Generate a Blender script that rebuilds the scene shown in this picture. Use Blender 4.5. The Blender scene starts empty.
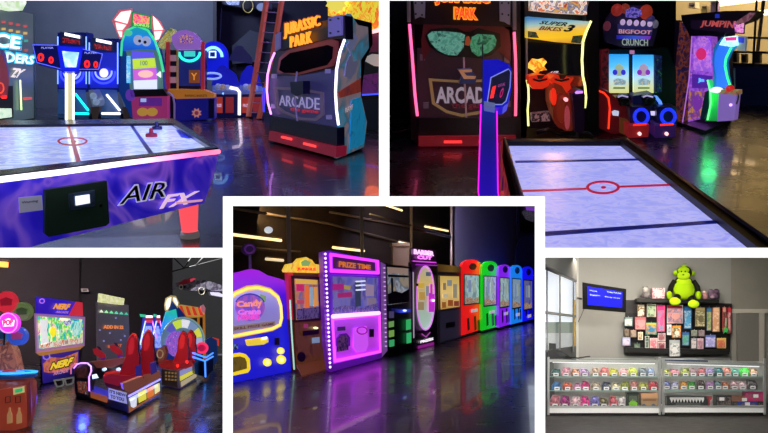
import bpy, bmesh, math, random
from mathutils import Vector, Matrix
PI = math.pi
F = 720.0          # focal length in pixels of the 768x433 frame
C = bpy.context.scene.collection
def V(*a): return Vector(a)
def ray(px, py): return V((px - 384.0) / F, 1.0, (216.5 - py) / F)

# ------------------------------------------------------------ materials
_m = {}
def lin(h):
    h = h.lstrip('#')
    r = [int(h[i:i + 2], 16) / 255 for i in (0, 2, 4)]
    return tuple((c / 12.92 if c <= .04045 else ((c + .055) / 1.055) ** 2.4) for c in r) + (1,)
def mat(col, rough=.5, metal=0, emis=0, ecol=None, spec=.5, alpha=1, trans=0):
    k = (col, rough, metal, emis, ecol, spec, alpha, trans)
    if k in _m: return _m[k]
    m = bpy.data.materials.new('m_' + col.strip('#')); m.use_nodes = True
    b = m.node_tree.nodes['Principled BSDF']
    b.inputs['Base Color'].default_value = lin(col)
    b.inputs['Roughness'].default_value = rough; b.inputs['Metallic'].default_value = metal
    b.inputs['Specular IOR Level'].default_value = spec
    if emis:  # also set on unlit parts, a glow put into their colour
        b.inputs['Emission Color'].default_value = lin(ecol or col); b.inputs['Emission Strength'].default_value = emis
    if alpha < 1: b.inputs['Alpha'].default_value = alpha
    if trans: b.inputs['Transmission Weight'].default_value = trans
    _m[k] = m
    return m
def deep(col, k):
    r = [int(col[i:i + 2], 16) / 255 for i in (0, 2, 4)]; mx = max(r) or 1
    return '%02x%02x%02x' % tuple(int(255 * mx * (c / mx) ** k + .5) for c in r)
def glow(col, s=1.0):
    return mat(deep(col, 1 + .55 * min(s - 1, 1.2)) if s > 1.1 else col, .5, 0, s if s < 1.3 else 1.3 + (s - 1.3) * .55)
def art(cols, scale=8.0, seed=0, emis=0, rough=.45, soft=.0, distort=.6):
    """procedural printed / backlit artwork: noise driven blotches in the given colours"""
    k = ('art', tuple(cols), scale, seed, emis, rough, soft, distort)
    if k in _m: return _m[k]
    m = bpy.data.materials.new('m_artwork'); m.use_nodes = True
    nt = m.node_tree; b = nt.nodes['Principled BSDF']
    tc = nt.nodes.new('ShaderNodeTexCoord'); mp = nt.nodes.new('ShaderNodeMapping')
    mp.inputs['Location'].default_value = (seed * 3.7, seed * 1.3, seed * 2.1)
    nz = nt.nodes.new('ShaderNodeTexNoise'); nz.inputs['Scale'].default_value = scale * 2.1
    nz.inputs['Detail'].default_value = 2.0; nz.inputs['Distortion'].default_value = distort
    rp = nt.nodes.new('ShaderNodeValToRGB'); cr = rp.color_ramp
    cr.interpolation = 'LINEAR' if soft else 'CONSTANT'
    n = len(cols); el = cr.elements
    while len(el) < n: el.new(.5)
    for i, c in enumerate(cols):
        el[i].position = .30 + .42 * (i / (n if not soft else max(1, n - 1))) if i else 0.0
        el[i].color = lin(c)
    L = nt.links.new
    L(tc.outputs['Object'], mp.inputs['Vector']); L(mp.outputs['Vector'], nz.inputs['Vector'])
    L(nz.outputs['Fac'], rp.inputs['Fac']); L(rp.outputs['Color'], b.inputs['Base Color'])
    b.inputs['Roughness'].default_value = rough
    if emis:  # prints that are not backlit get this glow too, to brighten them
        L(rp.outputs['Color'], b.inputs['Emission Color']); b.inputs['Emission Strength'].default_value = emis
    _m[k] = m
    return m
def ramp(cols, p0, p1, emis=0, rough=.5, pos=None):
    """a printed or backlit colour run from world point p0 to p1 (object coordinates set later by the thing's base)"""
    m = bpy.data.materials.new('m_ramp'); m.use_nodes = True
    m['ramp'] = 1
    nt = m.node_tree; b = nt.nodes['Principled BSDF']
    g = nt.nodes.new('ShaderNodeNewGeometry')
    vm = nt.nodes.new('ShaderNodeVectorMath'); vm.operation = 'SUBTRACT'; vm.inputs[1].default_value = p0
    d = p1 - p0
    dt = nt.nodes.new('ShaderNodeVectorMath'); dt.operation = 'DOT_PRODUCT'; dt.inputs[1].default_value = d / d.length_squared
    rp = nt.nodes.new('ShaderNodeValToRGB'); el = rp.color_ramp.elements
    n = len(cols)
    while len(el) < n: el.new(.5)
    for i, c in enumerate(cols):
        el[i].position = pos[i] if pos else i / (n - 1); el[i].color = lin(c)
    L = nt.links.new
    L(g.outputs['Position'], vm.inputs[0]); L(vm.outputs['Vector'], dt.inputs[0]); L(dt.outputs['Value'], rp.inputs['Fac'])
    L(rp.outputs['Color'], b.inputs['Base Color']); b.inputs['Roughness'].default_value = rough
    if emis:
        L(rp.outputs['Color'], b.inputs['Emission Color']); b.inputs['Emission Strength'].default_value = emis
    return m
def floor_mat(c0, c1, rough=.22, scale=1.2, seed=0, spec=.5, crack=True, rvar=.15, bump=.15, coat=0):
    m = bpy.data.materials.new('m_floor'); m.use_nodes = True
    nt = m.node_tree; b = nt.nodes['Principled BSDF']; L = nt.links.new
    tc = nt.nodes.new('ShaderNodeTexCoord')
    nz = nt.nodes.new('ShaderNodeTexNoise'); nz.inputs['Scale'].default_value = scale; nz.inputs['Detail'].default_value = 6
    nz.inputs['Roughness'].default_value = .65
    rp = nt.nodes.new('ShaderNodeValToRGB'); e = rp.color_ramp.elements
    e[0].position = .35; e[0].color = lin(c0); e[1].position = .68; e[1].color = lin(c1)
    L(tc.outputs['Object'], nz.inputs['Vector']); L(nz.outputs['Fac'], rp.inputs['Fac'])
    col = rp.outputs['Color']
    if crack:
        vo = nt.nodes.new('ShaderNodeTexVoronoi'); vo.feature = 'DISTANCE_TO_EDGE'; vo.inputs['Scale'].default_value = .38
        n2 = nt.nodes.new('ShaderNodeTexNoise'); n2.inputs['Scale'].default_value = 1.6; n2.inputs['Detail'].default_value = 5
        L(tc.outputs['Object'], n2.inputs['Vector'])
        mx = nt.nodes.new('ShaderNodeMix'); mx.data_type = 'VECTOR'; mx.inputs['Factor'].default_value = .35
        L(tc.outputs['Object'], mx.inputs[4]); L(n2.outputs['Color'], mx.inputs[5]); L(mx.outputs[1], vo.inputs['Vector'])
        mr = nt.nodes.new('ShaderNodeMapRange'); mr.inputs['From Min'].default_value = 0; mr.inputs['From Max'].default_value = .008
        mr.inputs['To Min'].default_value = .45
        L(vo.outputs['Distance'], mr.inputs['Value'])
        m2 = nt.nodes.new('ShaderNodeMix'); m2.data_type = 'RGBA'; m2.blend_type = 'MULTIPLY'; m2.inputs['Factor'].default_value = 1
        L(col, m2.inputs[6]); L(mr.outputs['Result'], m2.inputs[7]); col = m2.outputs[2]
    L(col, b.inputs['Base Color'])
    r2 = nt.nodes.new('ShaderNodeMapRange'); r2.inputs['To Min'].default_value = max(.03, rough - rvar); r2.inputs['To Max'].default_value = rough + rvar
    L(nz.outputs['Fac'], r2.inputs['Value']); L(r2.outputs['Result'], b.inputs['Roughness'])
    n3 = nt.nodes.new('ShaderNodeTexNoise'); n3.inputs['Scale'].default_value = 9; n3.inputs['Detail'].default_value = 4
    L(tc.outputs['Object'], n3.inputs['Vector'])
    bp = nt.nodes.new('ShaderNodeBump'); bp.inputs['Strength'].default_value = bump; bp.inputs['Distance'].default_value = .02
    L(n3.outputs['Fac'], bp.inputs['Height']); L(bp.outputs['Normal'], b.inputs['Normal'])
    b.inputs['Specular IOR Level'].default_value = spec; b.inputs['Coat Weight'].default_value = coat
    return m
def wall_mat(c0, c1, scale=.6, rough=.7, bump=.05):
    return floor_mat(c0, c1, rough, scale, 0, .3, False, .08, bump)
BLACK = mat('0a0a0d', .4); DARK = mat('15151c', .4); STEEL = mat('9a9ca3', .3, .9); WHITE = mat('e8e8ec', .5)

# ------------------------------------------------------------ places (one display room each)
class Room:
    def __init__(s, name, hy, H, rects):
        s.skew = 0; s.name = name; s.hy = hy; s.H = H; s.rects = rects
        t = (216.5 - hy) / F
        s.up = V(0, -t, 1).normalized()
    def floor(s, px, py, h=0.0):
        r = ray(px, py); return r * (-(s.H - h) / r.dot(s.up))
    def on(s, px, Y, h=0.0):
        """floor point at image column px and distance Y"""
        r = V((px - 384) / F * Y, Y, 0)
        return r + V(0, 0, 1) * ((-(s.H - h) - r.dot(s.up)) / s.up.z)
class Pl:
    """a plane: origin, unit right e, unit up n, unit normal m towards the viewer"""
    def __init__(s, p0, e, n):
        s.p0 = p0; s.e = e.normalized(); s.n = n.normalized(); s.m = s.e.cross(s.n).normalized()
        if s.m.dot(p0) > 0: s.m = -s.m
        s.d = -s.m
    def at(s, px, py, off=0.0):
        r = ray(px, py); q = s.p0 + s.m * off
        return r * (q.dot(s.m) / r.dot(s.m))
    def shift(s, off):
        q = Pl(s.p0 + s.m * off, s.e, s.n); q.d = s.d; return q
def vd(q, k=.85):
    v = V(q.p0.x, q.p0.y, 0).normalized(); q.d = (v * k - q.m * (1 - k)).normalized(); return q
def wall(B, a, b, h=0.0, lean=0.0):
    """upright plane through two floor pixels"""
    A = B.floor(*a, h); D = B.floor(*b, h); e = (D - A).normalized()
    n = B.up
    if lean:
        m = e.cross(n).normalized()
        if m.dot(A) > 0: m = -m
        n = (n - m * lean).normalized()
    q = Pl(A, e, n)
    if B.skew:
        v = (A + D) * .5; v = (v - B.up * v.dot(B.up)).normalized()
        q.d = (v * B.skew - q.m * (1 - B.skew)).normalized()
    return q
def flat(B, px, py, h):
    """level plane at height h"""
    p = B.floor(px, py, h); q = Pl(p, V(1, 0, 0), B.up.cross(V(1, 0, 0)))
    return q
def R(x0, y0, x1, y1): return [(x0, y0), (x1, y0), (x1, y1), (x0, y1)]
def circ(cx, cy, rx, ry=None, n=24, a0=0, a1=360):
    ry = ry or rx
    k = n if a1 - a0 >= 360 else n + 1
    return [(cx + rx * math.cos(math.radians(a0 + (a1 - a0) * i / n)), cy - ry * math.sin(math.radians(a0 + (a1 - a0) * i / n))) for i in range(k)]

# ------------------------------------------------------------ mesh building
class MB:
    def __init__(s): s.bm = bmesh.new(); s.mats = []; s.cur = 0
    def use(s, m):
        if m not in s.mats: s.mats.append(m)
        s.cur = s.mats.index(m); return s
    def face(s, vs, smooth=False):
        try: f = s.bm.faces.new(vs)
        except ValueError: return None
        f.material_index = s.cur; f.smooth = smooth; return f
    def prism(s, pts, d):
        a = [s.bm.verts.new(p) for p in pts]; b = [s.bm.verts.new(p + d) for p in pts]
        n = len(pts); s.face(a); s.face(b[::-1])
        for i in range(n): s.face([a[i], b[i], b[(i + 1) % n], a[(i + 1) % n]])
        return s
    def slab(s, pl, pts, f=0.0, b=None, m=None, d=None):
        """px outline standing on plane pl offset f (towards viewer), reaching back to offset b"""
        if m: s.use(m)
        if b is None: b = f - .02
        P = [pl.at(x, y, f) for x, y in pts]
        return s.prism(P, (d or pl.d) * (f - b))
    def frame(s, pl, outer, inner, f, b, m=None):
        """ring between two px outlines of equal length"""
        if m: s.use(m)
        dd = pl.d * (f - b); n = len(outer)
        O = [s.bm.verts.new(pl.at(x, y, f)) for x, y in outer]; I = [s.bm.verts.new(pl.at(x, y, f)) for x, y in inner]
        O2 = [s.bm.verts.new(v.co + dd) for v in O]; I2 = [s.bm.verts.new(v.co + dd) for v in I]
        for i in range(n):
            j = (i + 1) % n
            s.face([O[i], O[j], I[j], I[i]]); s.face([O2[j], O2[i], I2[i], I2[j]])
            s.face([O[j], O[i], O2[i], O2[j]]); s.face([I[i], I[j], I2[j], I2[i]])
        return s
    def box(s, p, ex, ey, ez, m=None):
        """p centre of the base face; ex, ey full extents; ez upward"""
        if m: s.use(m)
        q = p - ex / 2 - ey / 2
        return s.prism([q, q + ex, q + ex + ey, q + ey], ez)
    def tube(s, P, r, m=None, n=8, closed=False, r1=None):
        if m: s.use(m)
        P = [Vector(p) for p in P]; rings = []; N = len(P); prev = None
        for i, p in enumerate(P):
            t = (P[(i + 1) % N] - P[i - 1]) if closed else (P[min(i + 1, N - 1)] - P[max(i - 1, 0)])
            t.normalize()
            if prev is None:
                a = t.orthogonal().normalized()
            else:
                a = (prev - t * prev.dot(t)).normalized()
            prev = a; b = t.cross(a)
            rr = r if r1 is None else r + (r1 - r) * i / (N - 1)
            rings.append([s.bm.verts.new(p + (a * math.cos(2 * PI * k / n) + b * math.sin(2 * PI * k / n)) * rr) for k in range(n)])
        for i in range(N if closed else N - 1):
            A = rings[i]; Bq = rings[(i + 1) % N]
            for k in range(n): s.face([A[k], A[(k + 1) % n], Bq[(k + 1) % n], Bq[k]], True)
        if not closed: s.face(rings[0][::-1]); s.face(rings[-1])
        return s
    def ptube(s, pl, pts, off, r, m=None, n=8, closed=False):
        return s.tube([pl.at(x, y, off) for x, y in pts], r * .66, m, n, closed)
    def lathe(s, p, up, prof, m=None, n=20, sx=1.0, side=None):
        """prof = [(radius, height), ...] around axis up through p"""
        if m: s.use(m)
        up = up.normalized(); a = (side or up.orthogonal()).normalized(); b = up.cross(a).normalized()
        rings = []
        for r, h in prof:
            rings.append([s.bm.verts.new(p + up * h + (a * sx * math.cos(2 * PI * k / n) + b * math.sin(2 * PI * k / n)) * r) for k in range(n)])
        for A, Bq in zip(rings, rings[1:]):
            for k in range(n): s.face([A[k], A[(k + 1) % n], Bq[(k + 1) % n], Bq[k]], True)
        s.face(rings[0][::-1]); s.face(rings[-1])
        return s
    def ball(s, c, rx, ry, rz, m=None, ax=None, seg=16, rings=10):
        """ellipsoid; ax = (x, y, z) axes"""
        if m: s.use(m)
        X, Y, Z = ax or (V(1, 0, 0), V(0, 1, 0), V(0, 0, 1))
        rows = []
        for i in range(1, rings):
            th = PI * i / rings
            rows.append([s.bm.verts.new(c + X * rx * math.sin(th) * math.cos(2 * PI * k / seg) + Y * ry * math.sin(th) * math.sin(2 * PI * k / seg) + Z * rz * math.cos(th)) for k in range(seg)])
        t = s.bm.verts.new(c + Z * rz); b = s.bm.verts.new(c - Z * rz)
        for A, Bq in zip(rows, rows[1:]):
            for k in range(seg): s.face([A[k], Bq[k], Bq[(k + 1) % seg], A[(k + 1) % seg]], True)
        for k in range(seg):
            s.face([t, rows[0][k], rows[0][(k + 1) % seg]], True); s.face([b, rows[-1][(k + 1) % seg], rows[-1][k]], True)
        return s
    def grid(s, rows, m=None, smooth=True, close=True):
        """surface through rows of points; back-to-back closed is left to the caller"""
        if m: s.use(m)
        G = [[s.bm.verts.new(p) for p in r] for r in rows]
        for A, Bq in zip(G, G[1:]):
            for k in range(len(A) - 1): s.face([A[k], A[k + 1], Bq[k + 1], Bq[k]], smooth)
        return s
    def text(s, pl, txt, quad, off=0.0, th=.01, m=None, bold=.0, shear=0, spacing=1.0):
        """lettering whose box is mapped onto a px quad (tl, tr, br, bl) on plane pl"""
        if m: s.use(m)
        tm = text_mesh(txt, bold, shear, spacing)
        tl, tr, br, bl = [pl.at(x, y, off) for x, y in quad]
        x0, x1, y0, y1 = tm['b']; base = []
        for (x, y) in tm['v']:
            u = (x - x0) / (x1 - x0); v = (y - y0) / (y1 - y0)
            base.append(tl * (1 - u) * v + tr * u * v + br * u * (1 - v) + bl * (1 - u) * (1 - v))
        a = [s.bm.verts.new(p) for p in base]; b = [s.bm.verts.new(p + pl.d * th) for p in base]
        for f in tm['f']:
            s.face([a[i] for i in f]); s.face([b[i] for i in f][::-1])
        for i, j in tm['e']: s.face([a[i], a[j], b[j], b[i]])
        return s
_txt = {}
def text_mesh(txt, bold, shear, spacing):
    k = (txt, bold, shear, spacing)
    if k in _txt: return _txt[k]
    cu = bpy.data.curves.new('lettering', 'FONT'); cu.body = txt; cu.offset = bold; cu.shear = shear
    cu.space_character = spacing; cu.resolution_u = 2; cu.align_x = 'CENTER'
    o = bpy.data.objects.new('lettering', cu)
    C.objects.link(o)
    dg = bpy.context.evaluated_depsgraph_get(); me = bpy.data.meshes.new_from_object(o.evaluated_get(dg))
    bm = bmesh.new(); bm.from_mesh(me); bmesh.ops.remove_doubles(bm, verts=bm.verts, dist=1e-5)
    bm.verts.index_update()
    vs = [(v.co.x, v.co.y) for v in bm.verts]; fs = [[v.index for v in f.verts] for f in bm.faces]
    es = [(e.verts[0].index, e.verts[1].index) for e in bm.edges if len(e.link_faces) == 1]
    bm.free(); bpy.data.objects.remove(o); bpy.data.meshes.remove(me); bpy.data.curves.remove(cu)
    xs = [v[0] for v in vs]; ys = [v[1] for v in vs]
    _txt[k] = dict(v=vs, f=fs, e=es, b=(min(xs), max(xs), min(ys), max(ys)))
    return _txt[k]

# ------------------------------------------------------------ keeping each room's geometry inside its own walls
def _inside(co, r):
    x = 384 + F * co.x / co.y; y = 216.5 - F * co.z / co.y
    return r[0] <= x <= r[2] and r[1] <= y <= r[3]
def _cut(bm, r):
    for n in (V(1, -(r[0] - 384) / F, 0), V(-1, (r[2] - 384) / F, 0), V(0, (216.5 - r[1]) / F, -1), V(0, -(216.5 - r[3]) / F, 1)):
        g = bm.verts[:] + bm.edges[:] + bm.faces[:]
        if not g: return
        res = bmesh.ops.bisect_plane(bm, geom=g, dist=1e-6, plane_co=(0, 0, 0), plane_no=n, clear_inner=True)
        ed = [e for e in res['geom_cut'] if isinstance(e, bmesh.types.BMEdge) and e.is_valid and len(e.link_faces) == 1]
        if ed:
            try: bmesh.ops.edgeloop_fill(bm, edges=ed)
            except Exception: pass
def room_cut(bm, B):
    if B is None: return bm
    vs = [v.co for v in bm.verts]
    if any(v.y < .05 for v in vs):
        bmesh.ops.bisect_plane(bm, geom=bm.verts[:] + bm.edges[:] + bm.faces[:], plane_co=(0, 1.75, 0), plane_no=(0, 1, 0), clear_inner=True)
        vs = [v.co for v in bm.verts]
    for r in B.rects:
        if all(_inside(v, r) for v in vs): return bm
    me0 = bpy.data.meshes.new('t'); bm.to_mesh(me0); out = bmesh.new()
    for r in B.rects:
        b2 = bmesh.new(); b2.from_mesh(me0); _cut(b2, r)
        if len(b2.faces):
            me1 = bpy.data.meshes.new('t'); b2.to_mesh(me1); out.from_mesh(me1); bpy.data.meshes.remove(me1)
        b2.free()
    bpy.data.meshes.remove(me0); bm.free()
    return out
def build(name, mb, B, origin, parent=None, label=None, cut=True):
    bm = room_cut(mb.bm, B) if cut else mb.bm
    if not len(bm.faces): bm.free(); return None
    bmesh.ops.remove_doubles(bm, verts=bm.verts, dist=1e-6)
    bmesh.ops.recalc_face_normals(bm, faces=bm.faces)
    for v in bm.verts: v.co -= origin
    me = bpy.data.meshes.new(name); bm.to_mesh(me); bm.free()
    for m in mb.mats: me.materials.append(m)
    o = bpy.data.objects.new(name, me); C.objects.link(o)
    if parent is not None: o.parent = parent
    else: o.location = origin
    if label: o['label'] = label
    return o
class Thing:
    def __init__(s, B, name, label, cat, base, group=None):
        s.B = B; s.o = base.copy()
        e = bpy.data.objects.new(name, None); C.objects.link(e); e.location = base; e.empty_display_size = .2
        e['label'] = label; e['category'] = cat
        if group: e['group'] = group
        s.e = e
    def part(s, name, mb, parent=None, label=None):
        return build(name, mb, s.B, s.o, parent or s.e, label)
    def slab(s, name, pl, pts, f, b, m, parent=None, label=None):
        return s.part(name, MB().slab(pl, pts, f, b, m), parent, label)
    def ptube(s, name, pl, pts, off, r, m, parent=None, label=None, closed=False):
        return s.part(name, MB().ptube(pl, pts, off, r, m, 8, closed), parent, label)
    def text(s, name, pl, txt, quad, off, m, parent=None, th=.012, bold=.0, shear=0, label=None, spacing=1.0):
        if len(quad) == 4 and not isinstance(quad[0], tuple): quad = R(*quad)
        return s.part(name, MB().text(pl, txt, quad, off, th, m, bold, shear, spacing), parent, label)
def single(B, name, label, cat, mb, base, group=None):
    o = build(name, mb, B, base)
    if o is None: return None
    o['label'] = label; o['category'] = cat
    if group: o['group'] = group
    return o
def struct(B, name, mb, origin=None, cut=True):
    o = build(name, mb, B, origin if origin is not None else V(0, 0, 0), cut=cut)
    if o: o['kind'] = 'structure'
    return o
def added_light(kind, loc, power, col='ffffff', size=.3, target=None, spot=60, blend=.5, size_y=None):
    d = bpy.data.lights.new('added_light', kind); d.energy = power; d.color = lin(col)[:3]
    if kind == 'AREA':
        d.size = size
        if size_y: d.shape = 'RECTANGLE'; d.size_y = size_y
    elif kind == 'SUN': d.angle = size
    else: d.shadow_soft_size = size
    if kind == 'SPOT': d.spot_size = math.radians(spot); d.spot_blend = blend
    o = bpy.data.objects.new('added_light', d); C.objects.link(o); o.location = loc
    if target is not None: o.rotation_euler = (Vector(target) - Vector(loc)).to_track_quat('-Z', 'Y').to_euler()
    return o
def shell(B, far, cwall=None, cut=True):
    """the room's floor between the near opening and the distance 'far'"""

TL = Room('top left', 75, 1.30, [(-260, -200, 382, 199), (-260, 199, 226, 250.5)])
TR = Room('top right', 30, 1.50, [(386, -200, 1000, 199), (541.5, 199, 1000, 250.5)])
CE = Room('centre', 283, 1.50, [(230, 203, 538, 760)])
BL = Room('bottom left', 325, 1.50, [(-260, 254.5, 226, 760)])
BR = Room('bottom right', 333, 1.50, [(542, 254.5, 1000, 760)])
TL.skew = .5; TR.skew = .6; BR.skew = .5; CE.skew = .8; BL.skew = .85

# ------------------------------------------------------------ camera
cam = bpy.data.cameras.new('camera'); co = bpy.data.objects.new('camera', cam); C.objects.link(co)
cam.sensor_fit = 'HORIZONTAL'; cam.sensor_width = 36; cam.lens = F * 36 / 768
co.location = (0, 0, 0); co.rotation_euler = (PI / 2, 0, 0); cam.clip_start = .05; cam.clip_end = 200
sc = bpy.context.scene; sc.camera = co
sc.view_settings.view_transform = 'Standard'; sc.view_settings.look = 'None'; sc.view_settings.exposure = 0; sc.view_settings.gamma = 1
w = bpy.data.worlds.new('world'); sc.world = w; w.use_nodes = True
w.node_tree.nodes['Background'].inputs['Color'].default_value = (.02, .02, .022, 1)

# ------------------------------------------------------------ white partition wall with five openings
OPEN = [(-60, .6, 379, 196.3), (-60, .6, 222.9, 247.8), (389.4, .6, 830, 196.3), (545, .6, 830, 247.8),
        (232.8, 206, 534.8, 480), (-60, 257.5, 222.7, 480), (545.2, 257.6, 830, 480)]
def white_wall():
    xs = sorted({-200, 970} | {o[0] for o in OPEN} | {o[2] for o in OPEN})
    ys = sorted({-160, 600} | {o[1] for o in OPEN} | {o[3] for o in OPEN})
    Y0, Y1 = 1.6, 1.625
    def solid(i, j):
        if i < 0 or j < 0 or i >= len(xs) - 1 or j >= len(ys) - 1: return None
        cx = (xs[i] + xs[i + 1]) / 2; cy = (ys[j] + ys[j + 1]) / 2
        return not any(o[0] < cx < o[2] and o[1] < cy < o[3] for o in OPEN)
    mb = MB().use(mat('ffffff', .9, spec=0))
    P = lambda x, y, Y: mb.bm.verts.new(ray(x, y) * Y)
    for i in range(len(xs) - 1):
        for j in range(len(ys) - 1):
            if not solid(i, j): continue
            x0, x1, y0, y1 = xs[i], xs[i + 1], ys[j], ys[j + 1]
            mb.face([P(x0, y0, Y0), P(x0, y1, Y0), P(x1, y1, Y0), P(x1, y0, Y0)])
            mb.face([P(x0, y0, Y1), P(x1, y0, Y1), P(x1, y1, Y1), P(x0, y1, Y1)])
            for di, dj, a, b in ((-1, 0, (x0, y0), (x0, y1)), (1, 0, (x1, y0), (x1, y1)), (0, -1, (x0, y0), (x1, y0)), (0, 1, (x0, y1), (x1, y1))):
                if not solid(i + di, j + dj):
                    mb.face([P(*a, Y0), P(*b, Y0), P(*b, Y1), P(*a, Y1)])
    struct(None, 'wall_front', mb, cut=False)
white_wall()
# added sun grazing the white wall from above so that it stays white
added_light('SUN', (0, 1, 3), 48, 'ffffff', .002, target=(0, 1 + math.tan(math.radians(5)) * 3, 0))
# added dividers that block light between the rooms, running back from the white wall
def divider(name, px, Y1, m, Y0=1.63):
    a = [ray(x, y) * Y0 for x, y in px]; b = [ray(x, y) * Y1 for x, y in px]
    mb = MB().use(m); A = [mb.bm.verts.new(p) for p in a]; Bq = [mb.bm.verts.new(p) for p in b]
    mb.face(A); mb.face(Bq[::-1])
    for i in range(4): mb.face([A[i], A[(i + 1) % 4], Bq[(i + 1) % 4], Bq[i]])
    struct(None, name, mb, cut=False)
dm = mat('0c0c10', .8, spec=.1)
divider('wall_divider', R(382.6, -120, 385.4, 199.6), 34, dm)
divider('wall_divider', R(229.6 - 3, 199.6, 541, 202.4), 34, dm)
divider('wall_divider', R(226.6, 202.4, 229.4, 620), 34, dm)
divider('wall_divider', R(538.6, 202.4, 541, 620), 34, dm)
divider('wall_divider', R(-130, 251, 226.6, 254), 34, dm)
divider('wall_divider', R(541, 251, 900, 254), 34, dm)
# added unseen outer shell that blocks the added sun from the rooms
divider('wall_left', R(-134, -120, -130, 620), 34, dm)
divider('wall_right', R(900, -120, 904, 620), 34, dm)
divider('ceiling', R(-134, -124, 904, -120), 34, dm)
def room_floor(B, pts, m, name='floor'):
    mb = MB().use(m)
    mb.prism([B.floor(x, y) for x, y in pts], -B.up * .05)
    struct(B, name, mb)
# ============================================================ TOP LEFT ROOM
B = TL
room_floor(B, [(-230, 106), (420, 106), (420, 200), (226, 200), (226, 250.5), (-230, 250.5)], floor_mat('24222e', '403e4e', .24, 1.5, coat=.3))
bw = wall(B, (0, 108), (300, 108))
struct(B, 'wall_back', MB().slab(bw, [(-230, -110), (216, -110), (216, 108), (-230, 108)], 0, -.1, wall_mat('50555f', '5b6069')))
struct(B, 'wall_alcove', MB().slab(bw, [(216, -110), (420, -110), (420, 106), (216, 106)], -1.2, -1.3, wall_mat('23232f', '2c2c3b')))
struct(B, 'trim_1', MB().slab(bw, R(213, -110, 216.5, 108), .05, -1.2, mat('2c2c38', .6)))
added_light('AREA', bw.at(90, -90, 5.0), 700, 'c8d8ff', 4, target=bw.at(90, 60), size_y=1)  # added ceiling fills, above the view, to light this room
added_light('AREA', bw.at(340, -95, 9.0), 420, 'a8a0ff', 3, target=bw.at(320, 120, 6), size_y=1)
added_light('AREA', ray(250, -40) * 6, 160, '8c80ff', 2, target=B.floor(310, 140) + B.up, size_y=1)  # added purple fill to brighten the front of the gun game

# --- air hockey table
TH = .72
top = flat(B, 100, 150, TH)
sd = wall(B, (43, 176), (218, 152), TH)
t = Thing(B, 'air_hockey_table', 'blue air hockey table with lit white surface and overhead scoreboard on a glowing pole', 'air hockey table', B.floor(120, 176, 0))
surf_m = art(['8c9eee', 'a4b4f6', 'ccd8ff', '98a8f2'], 3, 3, .85, .14, 1, 1.5)
sf = [(-200, 127), (171.5, 123), (210, 146.8), (-200, 192)]
t.slab('playing_surface', top, sf, 0, -.03, surf_m)
ot = [(-200, 122.5), (174, 118.5), (218.5, 147.6), (-200, 200)]
t.part('rail', MB().frame(top, ot, sf, .03, .0, mat('20242c', .25)))
t.part('side_panel', MB().slab(sd, [(-200, 203), (219.5, 150), (213, 178), (204, 203), (43, 243.5), (-200, 318)], -.01, -.06, art(['2014b0', '2c1ed8', '4a34e4', '8a60f0', '2c18b8'], 1.2, 5, .42, .35, 1, 1.2)))
t.part('underbody', MB().slab(sd, [(-200, 215), (212, 158), (204, 199), (-200, 305)], -.07, -.75, mat('12101c', .5)))
ep = Pl(sd.at(219, 152, 0), sd.d, B.up)
t.ptube('light_strip', sd, [(-200, 207.5), (0, 179.6), (60, 172.3), (130, 162.6), (205, 153.2), (219, 151.6)], .085, .026,
        ramp(['ffffff', 'fff4ff', 'ff9ac8', 'ff5f9a', 'ff7a88'], sd.at(0, 180), sd.at(219, 152), 2.2, pos=[0, .4, .62, .8, 1]))
ln = MB()
ln.frame(top, circ(72.5, 141, 15.3, 4.2), circ(72.5, 141, 13, 3.2), .004, -.001, mat('e0452c', .3, 0, .35))
ln.slab(top, circ(73.5, 141, 3, 1), .004, -.001, mat('e0452c', .3, 0, .35))
ln.slab(top, [(67, 124.5), (69.5, 124.5), (81.5, 163), (76.5, 163.6)], .003, -.001)
t.part('centre_marking', ln)
t.slab('blue_line', top, [(128, 122.5), (131, 122.5), (156.5, 157), (151.5, 157.6)], .003, -.001, mat('1c2fa8', .3, 0, .3))
t.slab('goal_marking', top, [(176, 130), (186, 129), (195, 135), (190, 138.5), (181, 137)], .003, -.001, mat('1c2fb8', .3, 0, .3))
cb = t.slab('control_panel', sd, [(45.5, 190), (107, 181), (109.5, 223), (106, 226), (49, 237), (45, 234)], .03, -.02, mat('2c4238', .5, 0, .1))
t.part('display_bezel', MB().slab(sd, [(69, 194), (95, 190), (95.5, 206), (70, 211)], .04, .02, mat('6a8ab8', .4)), cb)
t.part('display', MB().slab(sd, [(75.5, 196.5), (89.5, 194.5), (90, 203), (76, 205.5)], .045, .03, glow('f4f4ff', 1.3)), cb)
t.slab('coin_slot', sd, circ(101, 205.5, 1.6), .034, .02, STEEL, cb)
t.slab('sticker', sd, [(19, 198), (42, 195.5), (43, 210), (20, 213)], .004, -.02, mat('b8b8d8', .5, 0, .25))
t.text('sticker_lettering', sd, 'Warning', [(22, 201.5), (38, 199.5), (38, 202.5), (22, 204.5)], .008, mat('3a3a70', .5))
t.text('air_lettering', sd, 'AIR', [(118, 187), (167, 180.5), (167, 197.5), (118, 206)], .012, mat('c9c9e8', .4, 0, .6), th=.015, bold=.03, shear=.3)
t.text('air_lettering', sd, 'AIR', [(120, 188.2), (165, 182), (165, 196.6), (120, 204.4)], .02, mat('14121c', .4), th=.012, bold=.0, shear=.3)
t.text('fx_lettering', sd, 'FX', [(160, 196), (200, 191), (194, 203), (160, 209)], .012, mat('e8c8e0', .4, 0, .9), th=.012, bold=.02, shear=.4)
t.slab('swoosh', sd, [(176, 202), (203, 199.6), (202, 201.4), (176, 204.4)], .014, 0, mat('e8a8b8', .4, 0, .8))
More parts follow.
